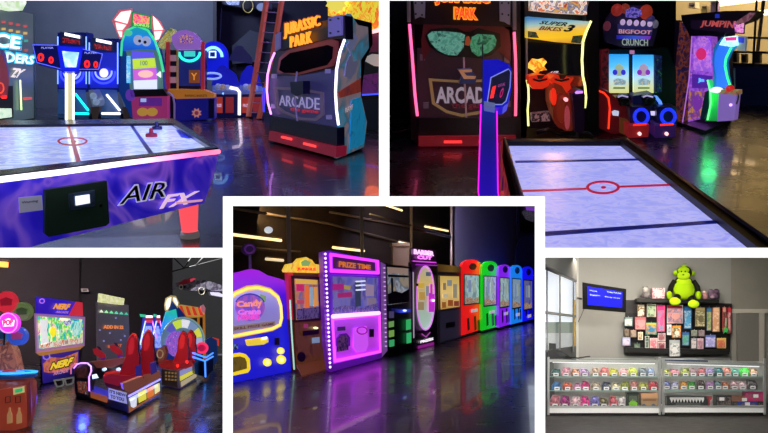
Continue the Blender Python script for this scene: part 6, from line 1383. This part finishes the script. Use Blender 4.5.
for q in ([(541, 262), (579, 279), (579, 284), (541, 268)], [(541, 311), (579, 316), (579, 318), (541, 313.5)]): t.slab('transom', LW, q, .04, -.06, lwm)
for x in (547, 560, 573.5): t.slab('mullion', LW, R(x - .8, 262, x + .8, 352), .05, -.02, lwm)
t.slab('pane', LW, [(541, 262), (579, 276), (579, 350), (541, 354)], -.03, -.05, mat('e8f0f0', .05, alpha=.15))
single(B, 'daylight_view', 'pale overcast outdoor view beyond the shop window', 'sky view', MB().slab(LW, [(520, 220), (585, 220), (585, 322), (520, 322)], -2.0, -2.1, glow('eef4fc', 1.25)).slab(LW, [(520, 333), (585, 333), (585, 380), (520, 380)], -2.0, -2.1, glow('b8bcbc', .9)).slab(LW, [(520, 322), (585, 322), (585, 333), (520, 333)], -2.0, -2.1, glow('687c70', .8)), LW.at(560, 370, -2))
struct(B, 'trim_1', MB().slab(bw, R(576.2, 230, 578.6, 403), .12, -.05, mat('b4b4b2', .5)))
struct(B, 'trim_2', MB().slab(bw, R(573, 300, 575.4, 403), .1, -.05, mat('b89838', .5)))
single(B, 'overhead_duct', 'grey overhead panel sloping across the top left corner', 'duct', MB().slab(LW, [(541, 252), (570, 250), (577, 262), (577, 280), (560, 274), (541, 262)], .5, .2, mat('50504c', .6)).slab(LW, [(541, 262), (577, 280), (577, 282), (541, 264)], .52, .2, mat('3a3a38', .6)), LW.at(560, 260, .3))
struct(B, 'door_1', MB().slab(bw, R(738, 313, 759, 403), .03, -.02, mat('6e6c67', .5)))
fr = MB().slab(bw, R(729, 309, 768, 313), .06, -.02, mat('b8b4a8', .5)); fr.slab(bw, R(731.5, 313, 736, 403), .06, -.02, mat('8c8a84', .5)); fr.slab(bw, R(759.5, 313, 764.5, 403), .06, -.02, mat('a8a59c', .5))
struct(B, 'trim_3', fr)
added_light('AREA', ray(655, 255.7) * 10.5, 400, 'fffaf2', 3.2, target=ray(655, 255.7) * 10.5 + V(0, .75, -1), size_y=.5)  # added overhead fills, tucked out of view above the opening
added_light('AREA', ray(650, 255.8) * 14, 150, 'fff2e0', 3.0, target=ray(650, 255.8) * 14 + V(0, .3, -1), size_y=.3)
added_light('AREA', LW.at(560, 310, .3), 8, 'e0ecff', 1.2, target=LW.at(560, 330, 3))
# added front fill, hidden in the margin just inside the opening
added_light('AREA', ray(655, 255.4) * 4.6, 34, 'fcfaff', 1.2, target=V(2.2, 11, -1.4), size_y=.1)

# --- TV
pt = wall(B, (583, 412), (627, 420)); tv = vd(Pl(ray(605, 297) * 14.2, V(1, -.25, 0), B.up))
t = Thing(B, 'wall_television', 'black wall-mounted television showing a plain blue screen with small text', 'television', tv.at(605, 311))
t.slab('bezel', tv, [(582.3, 282.6), (626.3, 289.3), (625.8, 312.6), (582.6, 309)], 0, -.12, mat('08080a', .7, spec=.1))
s_ = t.slab('screen', tv, [(587.3, 286.5), (622.3, 292), (622, 307.8), (587.6, 304.8)], .01, -.02, mat('0808a0', .6, 0, 1.15, '0d12e0', .1))
for q, tx in (([(589.5, 289.5), (597, 290.8), (597, 292), (589.5, 291)], 'Welcome'), ([(607, 291), (621, 293), (621, 294.6), (607, 292.6)], 'Today 3:45 PM'), ([(590, 294), (600, 295), (600, 296), (590, 295.4)], 'Station'), ([(605, 296), (620, 298), (620, 299.2), (605, 297.4)], 'Ready 00:24')):
    t.part('screen_text', MB().text(tv, tx, q, .02, .005, glow('a8b8ff', 1.0)), s_)
t.part('wall_bracket', MB().ptube(tv, [(582, 299), (577, 298)], -.15, .03, DARK))
t.part('power_cable', MB().ptube(tv, [(584, 309), (581, 316), (578, 322)], -.1, .01, mat('3a3a3c', .5)))

# --- pegboard display with shelf
t = Thing(B, 'toy_display_panel', 'wide black slat panel and shelf hung with packaged toys', 'display rack', bw.at(680, 352))
pk = mat('141314', .5)
t.slab('slat_panel', bw, [(625.5, 300), (640, 301), (732, 303.5), (730, 352.5), (625.5, 350)], .06, 0, pk)
t.slab('top_shelf', bw, [(637.5, 298), (719, 299.5), (719, 303), (637.5, 302)], .42, .04, mat('0c0c0c', .5))
t.slab('lower_ledge', bw, [(626, 347.5), (729.5, 350), (729.5, 354.5), (626, 352.5)], .3, .04, mat('101010', .5))
t.slab('left_wing', bw, [(625.5, 300), (639, 300), (639, 313), (625.5, 313)], .08, .05, mat('2a2828', .5))
toys = [  # x0,y0,x1,y1, colours, label, off
 (637, 304, 645, 317, ['d8c8a0', 'e8e0c8', '8a6838', '4a3020'], 'cream and brown carded toy at the upper left of the panel'),
 (647, 304, 656, 317, ['6aa068', 'b8c8a8', '388058', 'd8d0c0'], 'green carded toy second from upper left'),
 (657, 305, 665, 332, ['d83888', 'f06098', '48a8c8', 'e85070'], 'tall hot pink carded toy in the upper row'),
 (667, 305, 683, 323.5, ['c83848', 'e8a8a0', '6878a8', 'd8d0d8'], 'wide red and white boxed toy under the plush feet'),
 (684, 306, 692, 329, ['2878b8', '58a8d8', 'c8d8e0', '184880'], 'blue tall carded toy right of the wide red one'),
 (695, 307, 705.5, 327, ['a89868', '787050', 'd0c8a0', '4a4030'], 'olive and cream carded toy right of the blue one'),
 (706.5, 307, 712, 331, ['3878a8', '88a868', 'c8b888', '30507a'], 'narrow blue and green carded toy beside peach one'),
 (712.6, 307, 720, 332, ['e0b890', 'd8a078', 'f0d8b8', 'b87858'], 'tall peach carded toy in the upper row'),
 (722.5, 307, 726.4, 332, ['c8a890', '4a3030', 'c04848'], 'thin brown strip toy at the upper right'),
 (727, 307, 731.5, 334, ['c03848', 'd8a0a0', '802028'], 'thin red hanging toy at the right edge of the panel'),
 (624, 317, 633, 326.5, ['88a8a0', 'd8e0d8', '4a6868'], 'teal and white small toy at the left edge'),
 (635, 317, 646, 330, ['e87078', 'f0a0a0', 'd04860'], 'salmon pink bagged toy left of centre'),
 (645.5, 322.5, 657, 335, ['d8c838', '4888b0', 'e0a848', '48a080'], 'yellow and blue tilted bagged toy'),
 (667, 324.5, 671.5, 335, ['c8d0d0', '88a0a8', 'e8e8e8'], 'narrow white carded toy under the wide red one'),
 (672, 325.5, 681, 338, ['e09838', 'e8e0d0', '4a7848', 'd87828'], 'orange and white carded toy in the middle row'),
 (624, 329, 629.5, 337, ['a89888', '685848'], 'small brown toy below the teal one'),
 (630.5, 330, 636.5, 337.5, ['c8b8a8', '988070'], 'small beige toy second in its row'),
 (638, 332, 643, 340, ['d8c8a8', 'a88858', 'e8e0d0'], 'small cream toy third in its row'),
 (658, 333, 665.5, 341, ['d8b8b8', 'a86870', 'e8e0e0'], 'small pink and white toy below the tall pink one'),
 (691, 330, 697.6, 336.5, ['b8c0b0', '687068'], 'left of two small grey toys in the middle row'),
 (698.4, 330, 705, 336.5, ['c8b8b8', '706068'], 'right of two small grey-pink toys in the middle row'),
 (622, 337, 630.5, 346, ['b8c8e0', 'd8c8d8', '7888b0'], 'pale blue and white toy at lower left edge'),
 (634, 343, 640.5, 351, ['48705a', '88988a', '304838'], 'dark green toy hanging lowest at left'),
 (645, 336, 649.3, 348, ['38584a', '688078', 'c8c8b8'], 'narrow dark green carded toy at lower left'),
 (650, 338, 657.5, 349, ['e0a8a8', 'd87888', 'f0d8d8'], 'light pink carded toy in the bottom row'),
 (658.2, 341.6, 665.5, 349.5, ['c8a8a8', '883848', 'e0d0d0'], 'maroon and pink carded toy in the bottom row'),
 (669.5, 340, 680, 357, ['a8b0b0', 'd8d8d8', '788888', '98a0a8'], 'grey and white bagged toy hanging over the ledge'),
 (682, 332, 689.5, 346, ['3868a8', '58a088', '88a8c8', '304878'], 'blue and green carded toy right of the orange one'),
 (691, 338, 697, 349, ['a8a8a8', 'd0c8c8', '686870'], 'grey carded toy in the lower right row'),
 (697.6, 338.5, 703.5, 349, ['c898a8', 'a87888', 'd8c0c8'], 'dusty pink carded toy in the lower right row'),
 (705, 334.8, 716, 347.6, ['6878c0', 'a8a8e0', 'd8d0f0', '4858a0'], 'lilac blue ring-shaped packed toy at lower right'),
 (717, 338, 726, 348.4, ['d8b848', 'c86858', 'e8d078'], 'yellow and red packed toy at lower right')]
random.seed(5)
for i, (x0, y0, x1, y1, cs, lb) in enumerate(toys):
    o = .16 + .03 * (i % 3) + (.1 if i == 26 else 0)
    m = MB().use(mat(cs[-1], .5))
    m.slab(bw, R(x0, y0, x1, y1), o, o - .02)
    ym = y0 + (y1 - y0) * .2
    m.slab(bw, [(x0 + .7, ym), (x1 - .7, ym), (x1 - 1, y1 - .8), (x0 + 1, y1 - .8)], o + .05, o, art(cs, 9, i, 0, .35, 1))
    m.slab(bw, R(x0 + .8, y0 + .6, x1 - .8, ym - .3), o + .006, o, mat(cs[0], .4))
    if (x1 - x0) > 7: m.slab(bw, circ((x0 + x1) / 2 + random.uniform(-1, 1), (ym + y1) / 2, (x1 - x0) * .26, (y1 - ym) * .24, 10), o + .07, o + .05, mat(cs[1], .4))
    m.ptube(bw, [((x0 + x1) / 2, y0 + .5), ((x0 + x1) / 2, y0 - .9)], o, .008, STEEL)
    single(B, 'packaged_toy', lb, 'toy', m, bw.at((x0 + x1) / 2, y1, o), 'packaged toys hung on the black panel')
single(B, 'green_star_toy', 'bright green star-shaped toy hanging at the right of the panel', 'toy', MB().slab(bw, [(726 + (4 if k % 2 else 1.6) * math.sin(k * PI / 5), 330 + (4.6 if k % 2 else 1.8) * math.cos(k * PI / 5)) for k in range(10)], .3, .25, mat('38b858', .4)).slab(bw, R(725.2, 318, 726.6, 328), .27, .25, mat('b8c8a8', .5)), bw.at(726, 334, .3))
# things on the top shelf
def shelf_item(name, lb, m, x, y): single(B, name, lb, 'toy', m, bw.at(x, y, .3))
ax = (bw.e, bw.m, bw.n); px = bw.p0.y / F
m = MB(); g = mat('8a8484', .8); g2 = mat('c8c0bc', .8)
m.ball(bw.at(646, 294.5, .25), 3.6 * px, .09, 3.8 * px, g, ax); m.ball(bw.at(645.5, 289.5, .27), 2.8 * px, .07, 2.6 * px, g2, ax)
m.ball(bw.at(642.6, 296, .3), 1.6 * px, .05, 2 * px, mat('584c50', .8), ax); m.ball(bw.at(649.3, 296, .3), 1.6 * px, .05, 2 * px, None, ax); m.ball(bw.at(643.6, 287, .27), 1 * px, .03, 1.2 * px, g, ax); m.ball(bw.at(647.4, 287, .27), 1 * px, .03, 1.2 * px, None, ax)
shelf_item('grey_plush_toy', 'grey and white plush toy at the left end of the top shelf', m, 646, 298)
m = MB().slab(bw, R(652.5, 288, 665, 298.6), .3, .12, art(['d898a0', 'e8d8d8', 'b86878', '888098'], 9, 3)).slab(bw, R(655, 290, 662, 296), .31, .3, mat('e8c8c8', .5))
shelf_item('pink_toy_box', 'pink and white boxed toy beside the grey plush on the top shelf', m, 658, 298)
m = MB(); m.ball(bw.at(704.8, 296.5, .27), 3 * px, .08, 3.4 * px, mat('a87878', .8), ax); m.ball(bw.at(704.4, 292.6, .28), 2 * px, .06, 1.9 * px, mat('d0a8a0', .8), ax)
shelf_item('dusty_pink_plush', 'small dusty pink plush toy right of the lime gorilla', m, 704.8, 299.5)
m = MB(); v1 = mat('584058', .8); m.ball(bw.at(713.6, 296, .27), 5 * px, .1, 3.8 * px, v1, ax); m.ball(bw.at(711, 291.5, .28), 2.6 * px, .07, 2.6 * px, mat('786078', .8), ax); m.ball(bw.at(716.2, 291.5, .26), 2.8 * px, .07, 2.8 * px, v1, ax); m.ball(bw.at(712.5, 297, .36), 2 * px, .04, 1.6 * px, mat('a08890', .8), ax)
shelf_item('purple_plush_toy', 'dark purple plush pair at the right end of the top shelf', m, 713.6, 300)

# --- lime gorilla plush
t = Thing(B, 'gorilla_plush', 'large lime green and black gorilla plush sitting on the top shelf', 'plush toy', bw.at(685, 300, .3))
lg = mat('94bc10', .9, spec=.1); lg2 = mat('a2c81a', .9, spec=.1); bk_ = mat('15160f', .9, spec=.2)
E = lambda m, x, y, o, rx, ry, rd, mt: m.ball(bw.at(x, y, o), rx * px, rd * px, ry * px, mt, ax, 18, 12)
m = MB(); E(m, 684, 288, .32, 11, 12.5, 8, bk_); body = t.part('body', m, label='black plush body')
m = MB(); E(m, 684, 289.5, .42, 10.6, 10, 6, lg); t.part('belly', m, body)
m = MB(); E(m, 684, 282, .43, 7.5, 5, 5, lg2); t.part('chest', m, body)
m = MB(); E(m, 684.5, 272.5, .40, 7, 7, 6, bk_); hd = t.part('head', m, label='black plush head')
m = MB(); E(m, 683.5, 275.6, .5, 6.6, 4.4, 4, lg2); E(m, 683.5, 270.2, .48, 5.8, 3.8, 3.8, lg); t.part('face', m, hd)
m = MB(); E(m, 681.5, 271.5, .56, .7, .8, .5, bk_); E(m, 685.3, 271.5, .56, .7, .8, .5, bk_); E(m, 683.4, 274.8, .6, 1.1, .6, .5, bk_); t.part('eyes_and_nose', m, hd)
for x in (675.5, 692.8):
    m = MB(); E(m, x, 273, .38, 2.2, 2.6, 1.6, lg); t.part('ear', m, hd)
m = MB(); E(m, 684.5, 266.2, .42, 3.4, 1.8, 2.5, lg); t.part('tuft', m, hd)
for sx, pts in ((-1, [(675, 281), (671, 287), (669.5, 293)]), (1, [(693, 281), (697.5, 287), (698.5, 293)])):
    m = MB().tube([bw.at(x, y, .40) for x, y in pts], 2.7 * px, bk_, 12, r1=2.4 * px); ar = t.part('arm', m)
    m = MB(); E(m, pts[-1][0], 295.2, .44, 2.9, 4.2, 3, lg); t.part('hand', m, ar)
for (x, y, x2, y2) in ((678, 296, 675, 301.5), (690, 297, 693.5, 304)):
    m = MB().tube([bw.at(x, y, .42), bw.at(x2, y2, .62)], 3.2 * px, bk_, 12); lgp = t.part('leg', m)
    m = MB(); E(m, x2, y2, .72, 5.6, 4, 2.6, lg2); t.part('foot', m, lgp)

# --- glass display cases
alu = mat('b4b6b4', .35, .5); glass = mat('8a9896', .03, alpha=.05, spec=.4); wh = mat('e4e4e2', .5); GL = mat('88a09a', .05, alpha=.1)
pc = wall(B, (547, 416), (768, 416))   # front of the cases
DP = .62
def case(lb, x0, x1, yt0, yt1, yb):
    t = Thing(B, 'glass_display_case', lb, 'display case', pc.at((x0 + x1) / 2, 416), 'glass prize cases')
    t.slab('base_plinth', pc, R(x0 + 2, yb, x1 - 2, 417.5), -.04, -DP, mat('17130f', .6), label='dark plinth')
    t.slab('white_deck', pc, R(x0, yb - 5.5, x1, yb), 0, -DP, wh)
    t.part('back_board', MB().slab(pc, R(x0 + 1, yt0 + 3, x1 - 1, yb - 5), -DP, -DP - .03, mat('b8bab6', .5)))
    for x in (x0 + 1, x1 - 1): t.slab('corner_post', pc, R(x - 1.1, yt0, x + 1.1, yb + 2), .01, -.03, alu)
    t.slab('top_rail', pc, [(x0, yt0 + 2.4), (x1, yt1 + 2.4), (x1, yt1 + 5), (x0, yt0 + 5)], .01, -.03, alu)
    t.slab('bottom_rail', pc, R(x0, yb - 7, x1, yb - 5), .01, -.03, alu)
    tp = MB().use(GL); P_ = [pc.at(x0, yt0 + 2.4, 0), pc.at(x1, yt1 + 2.4, 0)]; tp.prism([P_[0], P_[1], P_[1] + pc.d * DP, P_[0] + pc.d * DP], B.up * .012); t.part('glass_top', tp)
    rr = MB().use(alu); rr.prism([P_[0] + pc.d * DP, P_[1] + pc.d * DP, P_[1] + pc.d * (DP + .03), P_[0] + pc.d * (DP + .03)], B.up * .02); t.part('back_rail', rr)
    t.part('top_light', MB().tube([P_[0] + pc.d * .1 - B.up * .05 + pc.e * .1, P_[1] + pc.d * .1 - B.up * .05 - pc.e * .1], .012, glow('ffffff', 1.5)))
    shs = []
    for y in (376.5, 390.5):
        s_ = MB().use(GL); q0 = pc.at(x0 + 1, y, -.05); q1 = pc.at(x1 - 1, y, -.05)
        s_.prism([q0, q1, q1 + pc.d * (DP - .1), q0 + pc.d * (DP - .1)], B.up * .01); shs.append(t.part('glass_shelf', s_))
        t.part('shelf_edge', MB().slab(pc, R(x0 + 1, y - .2, x1 - 1, y + .7), -.04, -.05, mat('88a8a0', .3)), shs[-1])
    t.slab('front_glass', pc, R(x0 + 2, yt0 + 5, x1 - 2, yb - 7), 0, -.01, glass)
    lampy = (yt0 + yt1) / 2 + 4
    added_light('AREA', pc.at((x0 + x1) / 2, lampy + 1, -.3), 2.2, 'ffffff', 1.6, target=pc.at((x0 + x1) / 2, 400, -.32), size_y=.2)
    return t, shs
c1, sh1 = case('left glass display case full of small bagged prizes, below the television', 547.5, 661, 357, 358.5, 413)
c2, sh2 = case('right glass display case with black boxes on the deck, beside the door', 662.5, 766, 358.5, 361.5, 412.5)
rows = [
 (c1, 376.5, 9, 'top shelf of the left case', [(556, '3c6c68'), (566, 'd898a8'), (576, 'd89870'), (585, 'b898c8'), (595.6, 'b8a088'), (604.5, 'd87878'), (614.4, 'c8c838'), (624, 'd8a0a8'), (633.3, 'c0d048'), (643, '6a7880'), (651, '88a0d0')]),
 (c1, 390.5, 9, 'middle shelf of the left case', [(557, '3878b8'), (567.6, 'c85838'), (578, 'b878a0'), (586, 'd02878'), (596, 'b8a890'), (606.4, '343850'), (616, 'd0c8a0'), (625, '98a030'), (634.4, 'b07068'), (643.6, 'a0a838'), (654, 'c82840')]),
 (c1, 407.4, 11.5, 'deck of the left case', [(555, 'c87080'), (565, 'a02878'), (575.7, 'e0b8c0'), (585.4, 'e02888'), (595, '7068b8'), (604, '5c5430'), (614, 'd05868'), (622, 'd8d0d0')]),
 (c2, 376.5, 9, 'top shelf of the right case', [(666.6, 'c8d040'), (675.5, 'e090a0'), (685.7, 'b8c858'), (693.3, 'b898a0'), (702, 'd87880'), (710.4, 'a898d0'), (719.7, '38888c'), (728, 'd88878'), (735.8, '58a898'), (745, '48e048'), (754, 'd8a880')]),
 (c2, 389.5, 9, 'middle shelf of the right case', [(667, '6870a8'), (675, 'a8a8d0'), (684, 'd8983c'), (692, '40a838'), (701, '4c3c38'), (710.4, 'a878b0'), (718.8, '688c90'), (725.3, 'c86838'), (735, 'd8b0b8'), (743, 'e0c0c8'), (753, '50484c')])]
cname = {'3c6c68': 'dark teal', 'd898a8': 'pink', 'd89870': 'orange', 'b898c8': 'lilac', 'b8a088': 'beige', 'd87878': 'coral', 'c8c838': 'lemon', 'd8a0a8': 'pale pink', 'c0d048': 'lime', '6a7880': 'slate grey', '88a0d0': 'sky blue', '3878b8': 'blue', 'c85838': 'rust orange', 'b878a0': 'mauve', 'd02878': 'magenta', 'b8a890': 'tan', '343850': 'navy', 'd0c8a0': 'cream', '98a030': 'olive', 'b07068': 'brick pink', 'a0a838': 'yellow-green', 'c82840': 'red',
 'c87080': 'rose', 'a02878': 'purple', 'e0b8c0': 'pale rose', 'e02888': 'hot pink', '7068b8': 'violet', '5c5430': 'black and yellow', 'd05868': 'red and white', 'd8d0d0': 'white', 'c8d040': 'yellow', 'e090a0': 'pink', 'b8c858': 'pale lime', 'b898a0': 'grey-pink', 'a898d0': 'lavender', '38888c': 'teal', 'd88878': 'salmon', '58a898': 'mint', '48e048': 'neon green', 'd8a880': 'peach', 'd87880': 'coral red', '6870a8': 'indigo', 'a8a8d0': 'pale lilac', 'd8983c': 'amber', '40a838': 'green', '4c3c38': 'dark brown',
 'a878b0': 'orchid', '688c90': 'grey-teal', 'c86838': 'orange', 'd8b0b8': 'shell pink', 'e0c0c8': 'white-pink', '50484c': 'charcoal'}
n = 0
for (cs, y, h, where, its) in rows:
    for k, (x, c) in enumerate(its):
        n += 1; rr = random.Random(n); cn_ = cname[c]
        w = (its[min(k + 1, len(its) - 1)][0] - its[max(k - 1, 0)][0]) / (2 if 0 < k < len(its) - 1 else 1) * .46
        ht = h * rr.uniform(.82, 1.08); sx = rr.uniform(-1.2, 1.2)
        r_, g_, b_ = [int(c[i:i + 2], 16) for i in (0, 2, 4)]
        r_, g_, b_ = [int(v * .82) for v in (r_, g_, b_)]; c = '%02x%02x%02x' % (r_, g_, b_)
        c2_ = '%02x%02x%02x' % tuple(min(255, int(v * 1.2 + 20)) for v in (r_, g_, b_)); c3_ = '%02x%02x%02x' % tuple(int(v * .6) for v in (r_, g_, b_))
        m = MB()
        m.slab(pc, [(x - w, y), (x - w * 1.05, y - ht * .55), (x - w * .6 + sx, y - ht), (x + w * .7 + sx, y - ht * .94), (x + w, y - ht * .5), (x + w * .95, y)], -.16, -.32, art([c, c2_, c, c3_, 'c8c4c0'], 9, n, 0, .35, 1))
        m.ball(pc.at(x - w * .25 + sx * .3, y - ht * .62, -.16), w * .4 * px, .04, ht * .2 * px, mat(c2_, .4), ax, 10, 6)
        m.ball(pc.at(x + w * .4, y - ht * .4, -.16), w * .35 * px, .04, ht * .2 * px, mat(c, .4), ax, 10, 6)
        single(B, 'bagged_prize', '%s bagged prize on the %s' % (cn_, where), 'prize', m, pc.at(x, y, -.24), 'bagged prizes on the ' + where)
        cs.part('price_tag', MB().slab(pc, R(x - 2.5, y - 3.6, x + 2.6, y - .4), -.07, -.08, mat('e8e8e8', .5)).slab(pc, R(x - 1.6, y - 2.4, x + 1.6, y - 1.4), -.066, -.07, mat('585860', .5)))
# larger goods on the decks
t = Thing(B, 'green_lidded_jar', 'black jar with lime green label on the left case deck', 'jar', pc.at(633, 411, -.2))
t.slab('jar_body', pc, R(627.5, 394, 638.5, 411), -.1, -.3, mat('28301c', .4)); t.slab('lime_label', pc, [(629, 403), (633, 399), (637.5, 403), (637, 410.4), (629.5, 410.4)], -.09, -.1, mat('78b828', .4)); t.slab('lid', pc, R(627, 392.5, 639, 394.5), -.09, -.31, BLACK)
t.slab('inner_picture', pc, R(629.5, 396, 637, 401), -.09, -.1, mat('50584a', .4))
t = Thing(B, 'brown_cardboard_box', 'brown printed cardboard box at the right end of the left case deck', 'box', pc.at(650, 411, -.2))
t.slab('box_body', pc, R(641, 397, 659, 411), -.1, -.35, mat('a08058', .5)); t.slab('box_lid', pc, [(641, 393.5), (658, 393), (659, 398.5), (641, 398.5)], -.08, -.36, mat('c8946a', .5))
for x in (644, 653.5): t.slab('printed_picture', pc, circ(x, 406.5, 2.3, 2.6), -.09, -.1, mat('38506c', .5))
t.slab('printed_stripe', pc, R(643, 399.5, 656, 401), -.09, -.1, mat('8a5830', .5))
t = Thing(B, 'black_figure_set', 'long black boxed set with a row of white teeth on a white tray', 'boxed set', pc.at(688, 407, -.2))
t.slab('tray', pc, R(664.5, 393, 712, 407.5), -.3, -.33, mat('d8d8d4', .5)); bx = t.slab('box_body', pc, R(667, 396.5, 709, 407), -.1, -.3, mat('141414', .4))
t.part('white_strip', MB().slab(pc, R(670, 397.4, 704, 399.4), -.09, -.1, mat('c8c8c4', .5)), bx)
for i in range(11): t.part('white_tooth', MB().slab(pc, [(670.6 + i * 3.1, 399.4), (673 + i * 3.1, 399.4), (671.8 + i * 3.1, 402.6)], -.085, -.1, mat('d0d0cc', .5)), bx)
t.part('box_picture', MB().slab(pc, R(676, 403, 701, 406.2), -.09, -.1, mat('4c4c48', .5)), bx)
single(B, 'red_small_toy', 'small red toy standing between black set and black box in right case', 'toy', MB().slab(pc, [(706, 396.5), (712, 396.5), (712, 399), (710, 400.5), (710, 406), (708, 406), (708, 400.5)], -.1, -.16, mat('d04048', .5)), pc.at(709, 406, -.12))
for (x0, y0, x1, y1, c, nm, lb, tg) in ((716, 395.5, 732, 408, '24201f', 'black_toy_box', 'black boxed toy on the right case deck with white tag', (722, 399)), (731, 396.5, 745, 401, '8a5030', 'orange_brown_box', 'flat orange-brown box stacked beside the magenta box', (744.6, 399.6)),
        (745.5, 391.5, 763.5, 401, 'c8186c', 'magenta_toy_box', 'magenta boxed toy on top at the right end of the right case', (756, 396)), (738, 401.4, 757, 408.4, '1c3090', 'blue_toy_box', 'dark blue box below the orange-brown box', (747.5, 404)), (733, 401.4, 737.6, 408.4, '2c2422', 'dark_brown_box', 'narrow dark box left of the blue box on the deck', (735, 403)), (757.6, 401.4, 763.5, 408.4, '1c1c20', 'small_black_box', 'small black box at the far right end of the deck', (760, 403))):
    t = Thing(B, nm, lb, 'box', pc.at((x0 + x1) / 2, y1, -.2))
    t.slab('box_body', pc, R(x0, y0, x1, y1), -.12, -.32, mat(c, .4)); t.slab('printed_panel', pc, R(x0 + 1.2, y0 + 1.5, x1 - 1.2, y1 - 1.2), -.115, -.12, art([c, c, '6a5a58', c], 9, int(x0)))
    if x1 - x0 > 6: t.slab('price_tag', pc, R(tg[0] - 2.4, tg[1] - 1.6, tg[0] + 2.4, tg[1] + 1.6), -.1, -.115, mat('e8e8e8', .5))
# sales counter things on top of the left case
tpn = pc.shift(-.15)
t = Thing(B, 'cash_register', 'black cash register and scanner at the left end of counter', 'cash register', tpn.at(557, 358))
t.slab('body', tpn, [(548, 351), (553, 349), (561, 350.5), (568, 355), (572, 358.6), (548, 358.6)], 0, -.25, mat('101113', .4))
t.slab('screen_arm', tpn, [(549, 343), (556, 343.5), (556, 351), (549, 351)], -.1, -.16, mat('16181a', .35))
t.slab('keypad', tpn, [(556, 352), (563, 353), (568, 356), (560, 356)], .02, 0, mat('2c3034', .4))
t.ptube('scanner_cable', tpn, [(565, 357), (578, 358), (590, 356.4)], .05, .02, BLACK)
single(B, 'counter_folder', 'thin dark sign strip lying on top of the right case', 'folder', MB().slab(pc, [(665, 359.4), (708, 360.4), (708, 362), (665, 361)], -.2, -.4, mat('34405a', .5)).slab(pc, R(666, 359, 704, 359.6), -.22, -.38, mat('a8b0b8', .5)), pc.at(685, 361, -.3))
